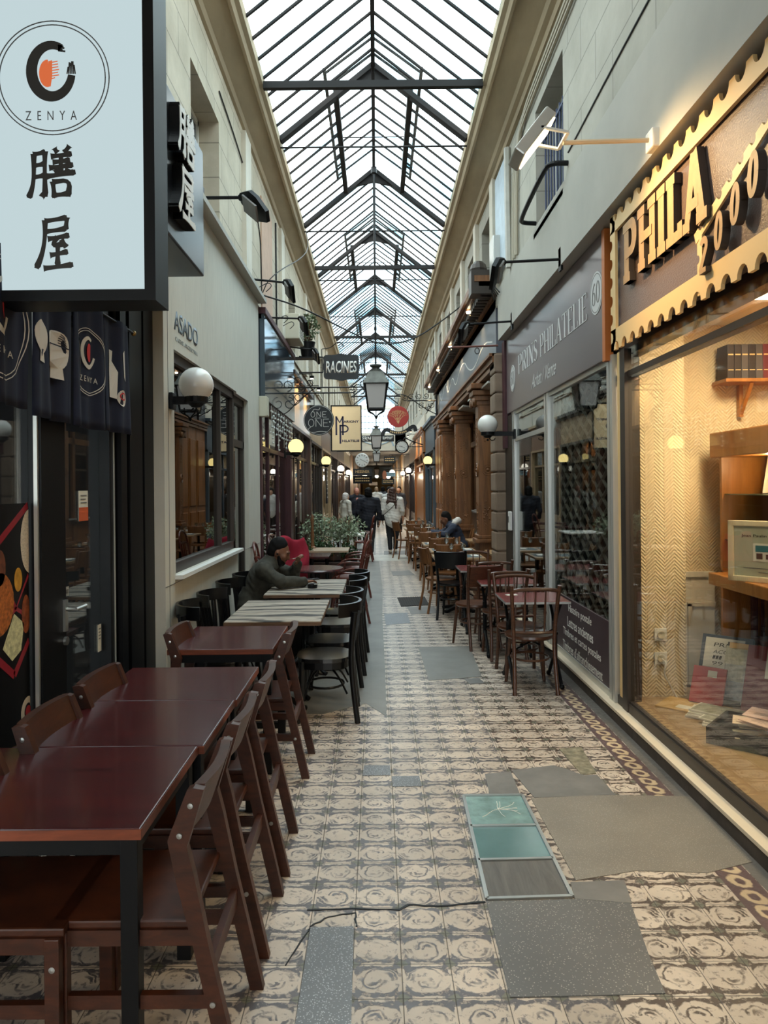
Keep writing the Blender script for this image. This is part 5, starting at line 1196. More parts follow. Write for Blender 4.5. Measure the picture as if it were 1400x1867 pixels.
# framed display
fd_=thing('framed_sheet','cream framed sheet with one picture stamp and a line of writing','frame',(2.36,4.36,1.09),-math.radians(50))
mb=MB()
for a in ((-.21,.21,0,.035),(-.21,.21,.345,.38),(-.21,-.175,0,.38),(.175,.21,0,.38)): mb.bbox(a[0],a[1],-.012,.012,a[2],a[3],.005)
mb.build('frame', plain('cream_frame',srgb(222,208,176),.5), fd_)
MB().box(-.178,.178,.0,.006,.03,.35).build('mount', plain('grey_green_card',srgb(178,180,158),.7), fd_)
s_=MB().box(-.06,.07,-.003,0,.13,.24).build('picture_stamp', M['paper'], fd_)
MB().box(-.045,.055,-.005,-.003,.19,.228).build('picture_sky', plain('teal_ink',srgb(52,110,120),.7), s_); MB().box(-.04,-.005,-.005,-.003,.145,.18).box(.015,.05,-.005,-.003,.145,.175).build('picture_figures', plain('brown_ink',srgb(80,50,44),.7), s_)
text('lettering','Jean Paulin N° 983',M['black'],fd_,(0,-.001,.285),(1,0,0),UP,wd=.26,ht=.022,depth=.0005)
mb=MB().box(-.12,.12,-.002,0,.085,.089).box(-.03,.03,-.002,0,.06,.064); mb.build('print_lines', M['slate'], fd_)
# row of old books on a wall shelf
shf=thing('wall_shelf','small wooden shelf bracketed high on the wallpaper','shelf',(2.54,5.17,2.44))
MB().bbox(0,.72,0,.22,0,.025,.004).build('board', M['cabinet'], shf); MB().bar((.2,.2,-.24),(.2,.2,0),.04,.03).bar((.2,.19,-.22),(.2,.03,0),.025,.02).bar((.58,.2,-.24),(.58,.2,0),.04,.03).build('bracket', M['cabinet'], shf)
random.seed(2); x=2.56; bcol=[plain('book_dark',srgb(52,42,40),.6),plain('book_red',srgb(104,40,44),.6),plain('book_grey',srgb(84,78,78),.6),plain('book_wine',srgb(82,30,36),.6)]
bn=['black','red','grey','wine red']
seq=[0,0,2,0,2,1,1,3,0,0,2,0]
od=['first','second','third','fourth','fifth','sixth','seventh','eighth','ninth','tenth','eleventh','twelfth']
for i,c_ in enumerate(seq):
    wd=.052; r_=thing('book','%s old book, %s from the left on the high wall shelf'%(bn[c_],od[i]),'book',(x,5.19,2.465),0,'old books on the high wall shelf')
    MB().bbox(0,wd-.002,0,.16,0,.25,.004).build('cover', bcol[c_], r_); MB().box(.004,wd-.006,.02,.158,.246,.2505).build('pages', M['paper'], r_)
    MB().box(.006,wd-.008,-.001,.0,.17,.18).box(.006,wd-.008,-.001,.0,.06,.066).build('spine_bands', M['gold'], r_); x+=wd
# album display at the bottom of the window
zb=.17
def lab(r,T,w_,h_,d_):
    T(MB().box(-w_*.42,w_*.35,-.003,0,h_*.48,h_*.95)).build('note', M['paper'], r)
    for k,(s_,z_) in enumerate((('PRIX',.84),('ACCES',.73),('--- ---',.64),('99 €',.55))):
        o=text('lettering',s_,M['black'],r,(-.03*w_,-.0035,h_*z_),(1,0,0),UP,wd=w_*.42,ht=h_*.06,depth=.0004,shear=.2)
        for v in o.data.vertices: v.co=Matrix.Rotation(-.45,4,'X')@v.co
    T(MB().box(w_*.40,w_*.46,-.003,0,h_*.5,h_*.62)).build('spine_label', M['gold'], r)
album('stamp_binder','dark blue binder with a handwritten cream note leaning in the window','album',(2.38,4.98,zb+.02),FACE,-.45,.34,.46,.05,plain('navy_leatherette',srgb(40,46,66),.4),lab)
def sm(r,T,w_,h_,d_): T(MB().box(-.01,.05,-.002,0,h_*.72,h_*.9)).build('stamp', M['paper'], r)
album('stamp_binder','small red folder in front of the dark blue binder','album',(2.24,4.90,zb+.02),FACE,-.5,.22,.26,.02,plain('red_leatherette',srgb(172,58,54),.4),sm)
def covers(r,T,w_,h_,d_):
    random.seed(9)
    for k,(x_,z_) in enumerate(((-.09,.28),(.03,.27),(-.08,.15),(.04,.13),(-.07,.03),(.05,.01))):
        T(MB().box(x_-.065,x_+.065,-.003-.001*k,-.001*k,z_,z_+.13)).build('envelope', plain('envelope_tone',srgb(206-8*k,202-5*k,176+4*k),.8,vary=.25,scale=40), r)
    T(MB().box(-w_*.45,w_*.35,-.006,0,h_*.9,h_*.99)).build('label_strip', M['gold'], r)
album('stamp_binder','open dark binder covered with pale old envelopes','album',(2.46,4.82,zb+.02),FACE,-.5,.30,.44,.03,plain('charcoal_binder',srgb(48,50,56),.5),covers)
def wn(r,T,w_,h_,d_): T(MB().box(-w_*.2,w_*.45,-.003,0,h_*.55,h_*.98)).build('note', M['paper'], r)
album('stamp_binder','wine red binder with a white note at the right edge','album',(2.50,4.52,zb+.02),FACE,-.5,.40,.48,.05,plain('wine_leatherette',srgb(112,34,50),.4),wn)
env_=thing('kraft_envelope','flat ochre envelope on the window floor in front of the binders','envelope',(2.17,4.88,zb),FACE); MB().bbox(-.22,.2,-.16,.12,0,.012,.003).build('paper', plain('kraft',srgb(196,160,96),.7,vary=.12,scale=8), env_); MB().box(-.1,.05,-.12,-.04,.012,.013).build('label', M['paper'], env_)
random.seed(14)
for i,(x,y,n,lb_) in enumerate(((2.20,4.66,4,'stack beside the ochre envelope'),(2.22,4.50,3,'pile nearest the window glass'))):
    for k in range(n):
        r_=thing('catalogue', ['lowest','second','third','topmost'][k if k<n-1 else 3]+' pale printed catalogue of the '+lb_,'catalogue',(x+random.uniform(-.015,.015),y+random.uniform(-.02,.02),zb+.014*k),FACE+random.uniform(-.15,.15),'catalogues piled in the stamp shop window')
        MB().bbox(-.15,.15,-.1,.1,0,.013,.002).build('pages', M['paper'], r_); MB().box(-.14,.14,-.092,.092,.013,.0138).build('cover_print', plain('print_%d%d'%(i,k),srgb(random.choice((176,150,198)),150,130),.6,vary=.45,scale=24), r_)
bx_=thing('letter_box','black box heaped with old letters at the corner of the window','box',(2.27,4.17,zb),FACE)
MB().box(-.28,.28,-.2,-.185,0,.1).box(-.28,.28,.185,.2,0,.1).box(-.28,-.265,-.2,.2,0,.1).box(.265,.28,-.2,.2,0,.1).box(-.28,.28,-.2,.2,0,.06).build('tray', M['black'], bx_)
for k in range(8):
    c=thing('old_letter',['lowest','second lowest','third lowest','fourth','fifth','sixth','second highest','topmost'][k]+' old letter heaped in the black box','letter',(2.27+random.uniform(-.08,.08),4.17+random.uniform(-.1,.1),zb+.065+.014*k),FACE+random.uniform(-.5,.5),'old letters in the black box')
    MB().box(-.13,.13,-.085,.085,0,.004).rot(random.uniform(-.06,.06),'X').build('sheet', plain('letter_tone%d'%k,srgb(226,212-3*k,176),.8,vary=.15,scale=18), c)
    mb=MB()
    for q in range(4): mb.box(-.08,.06-.02*q,-.04+.02*q,-.036+.02*q,.0042,.0048)
    mb.build('writing', M['slate'], c)
# dark red chair of the shop glimpsed behind
dc=thing('wooden_armchair','dark red slatted chair inside the stamp shop','chair',(2.86,4.9,zb))
mb=MB().bbox(-.2,.2,-.2,.2,.4,.44,.01); mb.build('seat', M['wine'], dc)
for sx_ in (-1,1):
    for sy_ in (-1,1): MB().bar((sx_*.18,sy_*.18,0),(sx_*.18,sy_*.18,.82 if sy_>0 else .4),.035,.035).build('leg', M['wine'], dc)
for k in range(5): MB().bar((-.12+.06*k,.18,.44),(-.12+.06*k,.18,.8),.02,.015).build('back_slat', M['wine'], dc)
# ================================================================== HANGING LANTERNS
M['frost']=plain('frosted_pane',srgb(196,190,186),.4); M['zinc']=plain('aged_zinc',srgb(92,92,86),.55,.3,vary=.3,scale=8)
def lantern(y, label, zc=3.43, top=7.08):
    g=thing('hanging_lantern',label,'lantern',(0,y,zc),0,'lanterns hung along the middle of the passage')
    def ring(w_,z): return [(-w_,-w_,z),(w_,-w_,z),(w_,w_,z),(-w_,w_,z)]
    T_=ring(.185,0);B_=ring(.135,-.42)
    mb=MB()
    for k in range(4):
        mb.bar(T_[k],T_[(k+1)%4],.03,.03); mb.bar(B_[k],B_[(k+1)%4],.028,.028); mb.bar(T_[k],B_[k],.024,.024)
        mb.tube(smooth([(B_[k][0],B_[k][1],-.42),(B_[k][0]*.8,B_[k][1]*.8,-.47),(B_[k][0]*.3,B_[k][1]*.3,-.50),(0,0,-.56)],2),.010,6); mb.lathe([(0,-.46),(.012,-.44),(.0,-.42)],(B_[k][0],B_[k][1],0),8)
    mb.lathe([(0,-.60),(.02,-.57),(.03,-.54),(0,-.52)],n=10); mb.build('frame', M['iron'], g)
    for k in range(4):
        j=(k+1)%4; MB().add([T_[k],T_[j],B_[j],B_[k]],[(0,1,2,3)]).build('pane', M['frost'], g)
    mb=MB(); rg=[ring(.215,.0),ring(.20,.03),ring(.135,.16),ring(.12,.20)]; vs=[v for q in rg for v in q]; fs=[(4*i+k,4*i+(k+1)%4,4*i+4+(k+1)%4,4*i+4+k) for i in range(3) for k in range(4)]+[(3,2,1,0),(12,13,14,15)]
    mb.add(vs,fs); mb.build('roof_cap', M['zinc'], g)
    MB().lathe([(.0,.19),(.12,.19),(.12,.22),(.06,.235),(.055,.27),(.10,.30),(.10,.325),(.03,.33),(0,.33)],n=16).build('chimney', M['zinc'], g)
    MB().tube([(0,0,.33),(0,0,top-zc)],.016,8).lathe([(0,top-zc-.12),(.05,top-zc-.1),(.05,top-zc),(0,top-zc)],n=12).build('hanging_rod', M['iron'], g)
lantern(12,'large frosted lantern hanging nearest, in front of the round signs'); lantern(24,'frosted lantern hanging second along the passage'); lantern(36.5,'frosted lantern hanging third along the passage')
lantern(52,'small dark lantern far down the passage under the low ceiling',3.0,3.72)
# ================================================================== HANGING SIGNS
def scroll(mb,c,r0,turns,a0,plane='x',rr=.007,s=1):
    pts=[]
    for i in range(int(18*turns)+1):
        a=a0+s*2*PI*i/18; q=r0*(1-.72*i/(18*turns)); pts.append((c[0]+q*math.cos(a),c[1],c[2]+q*math.sin(a)))
    mb.tube(pts,rr,6); return mb
def ironarm(mb, x0, x1, y, z, s, rr=.012):
    mb.tube([(x0,y,z),(x1,y,z)],rr,6)
    L_=abs(x1-x0)
    scroll(mb,(x0+s*.12,y,z+.12),.09,1.2,-PI/2,s=s); scroll(mb,(x0+s*.14,y,z-.16),.10,1.2,PI/2,s=-s); scroll(mb,(x0+s*.34,y,z+.08),.07,1.2,-PI/2,s=s)
    mb.tube(smooth([(x0,y,z-.34),(x0+s*.12,y,z-.30),(x0+s*.3,y,z-.10),(x0+s*.44,y,z-.01)],2),.008,6); scroll(mb,(x1-s*.02,y,z+.06),.06,1.1,-PI/2,s=s)
    mb.box(min(x0,x0+s*.012),max(x0,x0+s*.012),y-.03,y+.03,z-.42,z+.22)
# slate round sign
o=thing('round_sign','round black slate sign with white hand lettering on an iron arm','sign',(-.885,11,2.74),0)
M['chalk']=plain('chalk_white',srgb(206,204,196),.7); M['slateboard']=plain('slate_board',srgb(44,45,47),.6,vary=.15,scale=6)
MB().lathe([(0,-.012),(.225,-.012),(.235,-.005),(.235,.005),(.225,.012),(0,.012)],n=48,axis='y').build('disc', M['slateboard'], o)
MB().stroke(arc(0,0,.222,.222,0,360,60),.006,(0,-.0122,0),(1,0,0),UP,(0,-1,0),.001).build('rim_line', M['chalk'], o)
mb=MB(); A=((0,-.0122,0),(1,0,0),UP,(0,-1,0),.001); lw_=.0085
def thinletters(mb, word, x, z, ht, wd, gap):
    for ch in word:
        if ch=='O': mb.stroke(arc(x+wd/2,z+ht/2,wd/2,ht/2,0,360,20),lw_,*A)
        elif ch=='N':
            for s_ in ([(x,z),(x,z+ht)],[(x,z+ht),(x+wd,z)],[(x+wd,z),(x+wd,z+ht)]): mb.stroke(s_,lw_,*A)
        else:
            mb.stroke([(x,z),(x,z+ht)],lw_,*A)
            for q in (0,.5,1): mb.stroke([(x,z+ht*q),(x+wd*(.75 if q==.5 else 1),z+ht*q)],lw_,*A)
        x+=wd+gap
thinletters(mb,'ONE',-.12,.045,.085,.06,.03); thinletters(mb,'ONE',-.16,-.10,.115,.085,.03)
mb.stroke(smooth([(-.10,.13),(-.07,.175),(0,.15),(.02,.19)]),lw_,*A); mb.stroke(smooth([(-.12,-.10),(-.18,-.15),(-.1,-.2),(.0,-.17),(.12,-.18)]),lw_,*A); mb.prism(arc(.17,-.03,.01,.01,0,330,10),*A); mb.build('lettering', M['chalk'], o)
text('small_lettering','AND',M['chalk'],o,(-.02,-.0122,.03),(1,0,0),UP,wd=.09,ht=.022,depth=.001)
mb=MB(); ironarm(mb,-.60,.55,0,.42,1); mb.tube([(-.07,0,.42),(-.07,0,.22)],.006,6); mb.tube([(.07,0,.42),(.07,0,.22)],.006,6); mb.build('iron_bracket', M['iron'], o)
lamp('SPOT',(-1.02,11.95,3.95),(-.55,12.45,2.85),26,(1,.80,.46),.04,math.radians(60),.8)
# yellow sign
o=thing('stamp_dealer_sign','tall cream yellow sign with thin blue capitals in a black frame','sign',(-.525,12.5,2.735),0)
sy=plain('cream_yellow_sign',srgb(246,224,184),.45,vary=.04,scale=4); bl=plain('blue_black_paint',srgb(36,30,70),.5)
MB().box(-.255,.255,-.02,.02,-.39,.39).build('board', sy, o)
mb=MB()
for a in ((-.27,.27,-.405,-.385),(-.27,.27,.385,.405),(-.27,-.25,-.4,.4),(.25,.27,-.4,.4)): mb.box(a[0],a[1],-.026,.026,a[2],a[3])
mb.build('frame', M['black'], o)
mb=MB(); A=((0,-.0205,0),(1,0,0),UP,(0,-1,0),.0015)
mb.stroke([(-.175,-.12),(-.175,.21)],.030,*A).stroke([(-.175,.20),(-.115,.10),(-.06,.20)],.026,*A).stroke([(-.06,-.12),(-.06,.21)],.03,*A)
mb.stroke([(-.105,-.27),(-.105,.06)],.03,*A).stroke([(-.105,.045),(-.02,.045)]+arc(-.03,-.01,.06,.055,90,-90,12)+[(-.105,-.065)],.022,*A); mb.build('monogram', bl, o)
text('lettering','ARIGNY',bl,o,(.085,-.0205,.115),(1,0,0),UP,wd=.27,ht=.042,depth=.0015,bold=.03); text('lettering','HILATELIE',bl,o,(.075,-.0205,-.222),(1,0,0),UP,wd=.30,ht=.042,depth=.0015,bold=.03)
mb=MB(); ironarm(mb,-.98,.30,0,.72,1); mb.tube(smooth([(.12,0,.72),(.2,0,.78),(.30,0,.72),(.33,0,.62),(.26,0,.60)],3),.009,6); mb.tube([(.14,0,.72),(.14,0,.4)],.008,6); mb.tube([(-.3,0,.72),(-.3,0,.4)],.008,6); mb.build('iron_bracket', M['iron'], o)
# scalloped black sign
o=thing('scalloped_sign','black scalloped board with large white hand-painted capitals','sign',(-.675,14,4.06),0)
sh=[(-.35,.2),(-.31,.245),(-.14,.235),(-.02,.275),(.14,.235),(.31,.245),(.35,.2),(.34,.06),(.37,0),(.34,-.08),(.35,-.2),(.30,-.245),(.14,-.235),(0,-.275),(-.14,-.235),(-.31,-.235),(-.35,-.19),(-.34,-.06),(-.37,0),(-.34,.08)]
MB().prism(smooth(sh+[sh[0]],2)[:-1],(0,-.015,0),(1,0,0),UP,(0,1,0),.03).build('board', M['slateboard'], o)
text('lettering','RACINES',M['white'],o,(0,-.0155,.0),(1,0,0),UP,wd=.60,ht=.235,depth=.002,bold=.02,shear=.05)
mb=MB(); mb.tube([(-.83,0,.22),(-.36,0,.20)],.014,6); mb.tube([(-.83,0,-.1),(-.36,0,-.1)],.014,6); mb.tube([(-.38,0,-.4),(-.38,0,.36)],.008,6); mb.tube(smooth([(-.38,0,.36),(-.2,0,.38),(-.08,0,.5),(.02,0,.48),(.04,0,.4)],3),.008,6); scroll(mb,(0,0,.40),.06,1.2,0); mb.tube([(-.36,0,.2),(-.36,0,-.1)],.01,6); mb.build('iron_bracket', M['iron'], o)
# red coral sign with a ribbon
o=thing('coral_sign','round brick red sign with a gold branching coral and black ribbon','sign',(.585,19,3.57),0)
MB().lathe([(0,-.015),(.28,-.015),(.285,0),(.28,.015),(0,.015)],n=40,axis='y').build('disc', M['red'], o)
mb=MB(); random.seed(8); A=((0,-.0155,0),(1,0,0),UP,(0,-1,0),.002)
def branch(x,z,a,l,w_,d):
    x2,z2=x+l*math.cos(a),z+l*math.sin(a); mb.stroke([(x,z),(x2,z2)],[w_,w_*.7],*A)
    if d>0:
        for da in (-.30,.26): branch(x2,z2,a+da+random.uniform(-.12,.12),l*.78,w_*.72,d-1)
for a in (1.2,1.5,1.75,2.05): branch(0,-.19,a,.115,.016,4)
mb.build('coral_print', M['gold'], o)
rbn=smooth([(-.42,-.50),(-.40,-.40),(-.30,-.33),(-.2,-.40),(0,-.46),(.2,-.40),(.36,-.27),(.44,-.27),(.46,-.40)],3)
MB().stroke(rbn,.10,(0,-.03,0),(1,0,0),UP,(0,-1,0),.012).build('ribbon', M['slateboard'], o)
mb=MB()
for k in range(9):
    x=-.2+.05*k; mb.box(x-.016,x+.016,-.045,-.042,-.452+.9*x*x,-.412+.9*x*x)
mb.build('lettering', M['gold'], o)
MB().tube([(-.12,0,-.26),(-.12,-.01,-.40)],.01,6).tube([(.12,0,-.26),(.12,-.01,-.38)],.01,6).build('ribbon_stays', M['iron'], o)
mb=MB(); mb.tube([(1.06,0,.42),(.25,0,.42)],.016,6); mb.bar((1.03,0,-.25),(1.03,0,.6),.05,.05); mb.tube([(0,0,.28),(0,0,.46)],.01,6); mb.tube(smooth([(1.03,0,.05),(.8,0,.16),(.5,0,.36),(.25,0,.55),(0,0,.62),(-.1,0,.5)],3),.012,6)
for c in ((.75,.55),(.55,.54),(.82,.22),(.62,.28),(.35,.52),(.2,.5),(.9,.3)): scroll(mb,(c[0],0,c[1]),.085,1.3,random.uniform(0,6),rr=.009)
mb.build('iron_bracket', M['iron'], o)
# station clock
o=thing('round_clock','round black framed clock with a white dial on an iron arm','clock',(.855,24,3.05),0)
MB().lathe([(0,-.03),(.19,-.03),(.19,-.05),(.225,-.055),(.23,0),(.225,.05),(0,.05)],n=36,axis='y').build('case', M['black'], o)
fcx=MB().lathe([(0,-.036),(.19,-.036),(.19,-.03),(0,-.03)],n=36,axis='y').build('dial', M['white'], o)
mb=MB()
for k in range(12): a=k*PI/6; mb.stroke([(.14*math.cos(a),.14*math.sin(a)),(.17*math.cos(a),.17*math.sin(a))],.012,(0,-.0365,0),(1,0,0),UP,(0,-1,0),.002)
mb.stroke([(.02,.01),(-.10,.02)],.016,(0,-.0365,0),(1,0,0),UP,(0,-1,0),.003).stroke([(-.02,0),(.10,-.05)],.012,(0,-.0365,0),(1,0,0),UP,(0,-1,0),.004)
mb.stroke(arc(0,0,.15,.15,225,315,12),.02,(0,-.0365,0),(1,0,0),UP,(0,-1,0),.001); mb.build('hands_and_marks', M['slate'], o)
MB().tube(smooth([(.75,0,.05),(.5,0,.12),(.25,0,.22),(.1,0,.32),(.05,0,.22)],3),.018,6).tube([(.75,0,.0),(.2,0,0)],.014,6).build('iron_arm', M['iron'], o)
# white dial clock and board beneath
o=thing('dial_clock','large white dial clock with roman strokes above a black board','clock',(-.55,27,2.72),0)
MB().lathe([(0,-.06),(.25,-.06),(.268,-.045),(.268,.045),(0,.05)],n=40,axis='y').build('dial', plain('dial_white',srgb(222,226,224),.5), o)
mb=MB()
for k in range(12): a=k*PI/6; mb.stroke([(.165*math.cos(a),.165*math.sin(a)),(.225*math.cos(a),.225*math.sin(a))],.022,(0,-.061,0),(1,0,0),UP,(0,-1,0),.002)
mb.stroke([(0,0),(-.07,.05)],.016,(0,-.061,0),(1,0,0),UP,(0,-1,0),.003).stroke([(-.02,.015),(.15,-.075)],.012,(0,-.061,0),(1,0,0),UP,(0,-1,0),.004); mb.build('hands_and_marks', M['slate'], o)
MB().tube([(0,0,.26),(.0,0,.34),(-1.0,0,.34)],.014,6).tube([(-.1,0,-.24),(-.1,0,-.32)],.01,6).tube([(.1,0,-.24),(.1,0,-.32)],.01,6).build('iron_arm', M['iron'], o)
o=thing('clockmaker_board','black board with small gold capitals hanging under the dial clock','sign',(-.54,27,2.26),0)
MB().box(-.36,.36,-.03,.03,-.12,.14).build('board', M['slateboard'], o); text('lettering','HESSNER',M['gold'],o,(0,-.031,.03),(1,0,0),UP,wd=.52,ht=.10,depth=.002)
MB().box(-.36,.36,-.02,.02,-.42,-.13).build('lower_board', M['black'], o)
mb=MB()
for q in range(2):
    for k in range(7): mb.box(-.28+.08*k,-.22+.08*k,-.023,-.02,-.235-.1*q,-.205-.1*q)
mb.build('lettering', M['gold'], o)
# engraver's banner across the passage
o=thing('engraver_banner','long dark board with white letters hung across the passage','sign',(-.02,30,3.74),0)
MB().box(-.84,.76,-.02,.02,-.13,.13).build('board', M['slateboard'], o); text('lettering','STERN',M['white'],o,(-.50,-.021,0),(1,0,0),UP,wd=.56,ht=.18,depth=.002,bold=.02); text('lettering','graveur',M['white'],o,(.42,-.021,-.01),(1,0,0),UP,wd=.60,ht=.17,depth=.002,bold=.01)
MB().tube([(-.8,0,.12),(-1.24,0,2.40)],.008,5).tube([(.72,0,.12),(1.26,0,2.40)],.008,5).build('hanging_wires', M['iron'], o)
# small signs stacked farther down on the right
for i,(x,y,z,w_,h_,mt_,wd_,lb_) in enumerate(((.62,34,3.0,.55,.30,M['slateboard'],'-','dark square sign with gold lettering high on the right far down'),(.62,36,2.33,.62,.2,plain('sky_blue_sign',srgb(170,208,226),.5),'-','pale blue sign with dark capitals far down on the right'),(.60,38,1.98,.66,.28,M['slateboard'],'-','dark sign with pale capitals under the pale blue one'),(.36,33,2.25,.20,.42,plain('terracotta_sign',srgb(196,122,88),.5),None,'small terracotta oval sign hanging near the middle'),(-.30,60,1.98,.7,.28,plain('plain_white_sign',srgb(226,224,228),.5),None,'white oblong sign far down the passage'))):  # last board is plain white paint without emission
    o=thing('hanging_board',lb_,'sign',(x,y,z),0)
    if i==3: MB().lathe([(0,-.02),(.10,-.02),(.10,.02),(0,.02)],n=24,axis='y').build('board', mt_, o).scale=(1,1,2.1)
    else: MB().box(-w_/2,w_/2,-.02,.02,-h_/2,h_/2).build('board', mt_, o)
    if wd_:
        mb=MB()
        for q in range(2):
            for k in range(5): mb.box(-w_*.4+w_*.165*k,-w_*.4+w_*.165*k+w_*(.11+.03*((k+q)%2)),-.023,-.02,h_*(.10-.32*q),h_*(.26-.32*q))
        mb.build('lettering', M['gold'] if i!=1 else M['slate'], o)
    MB().tube([(0,0,h_/2),(0,0,h_/2+.1),((1.6-x) if x>0 else (-1.5-x),0,h_/2+.1)],.012,6).build('iron_arm', M['iron'], o)
# lights of the far stretch
for i,(x,y,z) in enumerate(((-.9,46,2.6),(.95,44,2.6),(-.9,56,2.5),(.9,55,2.5),(0,66,2.7))):
    o=thing('ceiling_globe',['warm globe lamp under the low ceiling, nearest on the left','warm globe lamp under the low ceiling, nearest on the right','warm globe lamp under the low ceiling, farther on the left','warm globe lamp under the low ceiling, farther on the right','warm globe lamp under the low ceiling at the far end'][i],'lamp',(x,y,z),0,'globes of the far stretch')
    MB().sphere((0,0,0),.16,16).build('globe', glow('far_globe',(1,.85,.6,1),6), o, True); lamp('POINT',(x,y-.25,z-.1),None,60,(1,.82,.58),.15); MB().tube([(0,0,.15),(0,0,3.72-z)],.012,6).build('rod', M['iron'], o)
# ================================================================== FURNITURE
# ---- table of stained planks on a black steel frame
def plank_table(label, x0,x1,y0,y1, group='red brown tables in front of the noodle restaurant', z=.75):
    t=thing('wooden_table',label,'table',((x0+x1)/2,(y0+y1)/2,0),0,group); a,b_=(x1-x0)/2,(y1-y0)/2
    top=MB().bbox(-a,a,-b_,b_,z-.034,z,.004).build('tabletop', M['tabletop'], t)
    MB().box(-a-.0015,a+.0015,-b_-.0015,b_+.0015,z-.033,z-.004).build('edge_band', M['tableedge'], top, label='orange brown edge')
    mb=MB(); q=.05
    mb.box(-a+.02,a-.02,-b_+.02,-b_+.06,z-.085,z-.035).box(-a+.02,a-.02,b_-.06,b_-.02,z-.085,z-.035).box(-a+.02,-a+.06,-b_+.02,b_-.02,z-.085,z-.035).box(a-.06,a-.02,-b_+.02,b_-.02,z-.085,z-.035); mb.build('apron_frame', M['black'], t)
    for sx in (-1,1):
        for sy in (-1,1): MB().bbox(sx*(a-.04)-q/2,sx*(a-.04)+q/2,sy*(b_-.04)-q/2,sy*(b_-.04)+q/2,0,z-.035,.003).build('leg', M['black'], t)
    for sy in (-1,1): MB().box(-a+.05,a-.05,sy*(b_-.04)-.02,sy*(b_-.04)+.02,.06,.10).build('stretcher', M['black'], t)
    return t
plank_table('nearest red brown plank table at the front left',-1.42,-.672,2.0,2.635)
plank_table('second red brown plank table from the front',-1.36,-.65,2.642,3.205)
plank_table('third red brown plank table, farthest of the pushed-together run',-1.31,-.64,3.212,3.80)
plank_table('separate red brown plank table in front of the grey timber tables',-1.25,-.625,4.22,4.92)
# ---- brown plank chair, facing -x
def plank_chair(label):
    t=thing('wooden_chair',label,'chair',(0,0,0),0,'brown plank chairs at the red brown tables')
    MB().bbox(-.21,.19,-.20,.20,.445,.47,.006).build('seat', M['chairwood'], t)
    prof=[(.29,0),(.335,0),(.30,.16),(.245,.40),(.205,.60),(.185,.68),(.235,.845),(.205,.85),(.188,.845),(.13,.70),(.155,.58),(.20,.40),(.262,.12)]
    for sy in (-1,1):
        y=sy*.195
        o=MB().prism(prof,(0,y-.016,0),(1,0,0),(0,0,1),(0,1,0),.032).build('back_leg', M['chairwood'], t)
        mb=MB()
        for (px_,pz) in ((.197,.80),(.165,.715),(.255,.235)): mb.lathe([(0,-.004),(.008,-.003),(.009,0),(0,.002)],(px_,y+sy*.017,pz),10,'y')
        mb.build('screw', M['steel'], o)
        o=MB().bbox(-.20,-.158,y-.016,y+.016,0,.445,.004).build('front_leg', M['chairwood'], t)
        MB().lathe([(0,-.004),(.008,-.003),(.009,0),(0,.002)],(-.18,y+sy*.017,.36),10,'y').build('screw', M['steel'], o)
        MB().box(-.17,.24,y-.011,y+.011,.22,.26).build('side_stretcher', M['chairwood'], t)
        MB().box(-.17,.2,y-.011,y+.011,.40,.445).build('side_rail', M['chairwood'], t)
    # slightly hollow back board
    vs=[];fs=[];n=10
    for k in range(n+1):
        y=-.18+.36*k/n; bow=.018*math.sin(PI*k/n)
        for (x,z) in ((.148,.705),(.180,.705),(.232,.85),(.200,.85)): vs.append((x+bow,y,z))
    for k in range(n):
        for q in range(4): fs.append((4*k+q,4*k+(q+1)%4,4*k+4+(q+1)%4,4*k+4+q))
    fs+=[(3,2,1,0),(4*n,4*n+1,4*n+2,4*n+3)]
    MB().add(vs,fs).build('backrest', M['chairwood'], t, True)
    MB().box(.228,.25,-.18,.18,.29,.345).build('back_rail', M['chairwood'], t); MB().box(-.19,-.168,-.18,.18,.40,.445).build('front_rail', M['chairwood'], t)
    return t
pc0=plank_chair('brown plank chair at the aisle side of the nearest red brown table'); pc0.location=(-.735,2.235,0)
for x,y,rz,lb in ((-.74,2.785,0,'brown plank chair at the aisle side of the second red brown table'),(-.735,3.32,.02,'brown plank chair at the aisle side of the third red brown table'),(-.745,4.37,0,'brown plank chair at the aisle side of the separate red brown table'),
    (-1.10,2.20,PI,'brown plank chair tucked under the nearest table by the wall'),(-1.09,2.78,PI,'brown plank chair by the restaurant door, back seen over the second table'),(-1.09,3.30,PI-.03,'brown plank chair by the restaurant door, back seen over the third table'),(-1.03,4.40,PI,'brown plank chair between the pale wall corner and the separate table')):
    dup(pc0,(x,y,0),rz,lb)
# ---- grey weathered timber tables
def timber_table(label, x0,x1,y0,y1):
    t=thing('timber_table',label,'table',((x0+x1)/2,(y0+y1)/2,0),0,'weathered grey timber tables'); a,b_=(x1-x0)/2,(y1-y0)/2
    top=MB().bbox(-a,a,-b_,b_,.715,.75,.006).build('tabletop', M['greywood'], t)
    MB().box(-a-.002,a+.002,-b_-.002,b_+.002,.717,.742).build('edge_band', M['sawnedge'], top, label='brown sawn edge')
    for sy in (-1,1):
        mb=MB(); y=sy*b_*.55; mb.tube([(0,y,.05),(0,y,.70)],.032,12).lathe([(0,.68),(.12,.70),(.12,.714),(0,.714)],(0,y,0),14)
        for k in range(4):
            a_=PI/4+k*PI/2; mb.tube(smooth([(0,y,.16),(.12*math.cos(a_),y+.10*math.sin(a_),.12),(.24*math.cos(a_),y+.18*math.sin(a_),.03),(.28*math.cos(a_),y+.21*math.sin(a_),.018)],2),.02,6)
        mb.build('pedestal', M['black'], t)
    return t
timber_table('nearer weathered grey timber table with black chairs',-1.10,-.41,5.08,6.05)
timber_table('farther weathered grey timber table where the man sits',-1.02,-.32,6.36,7.38)
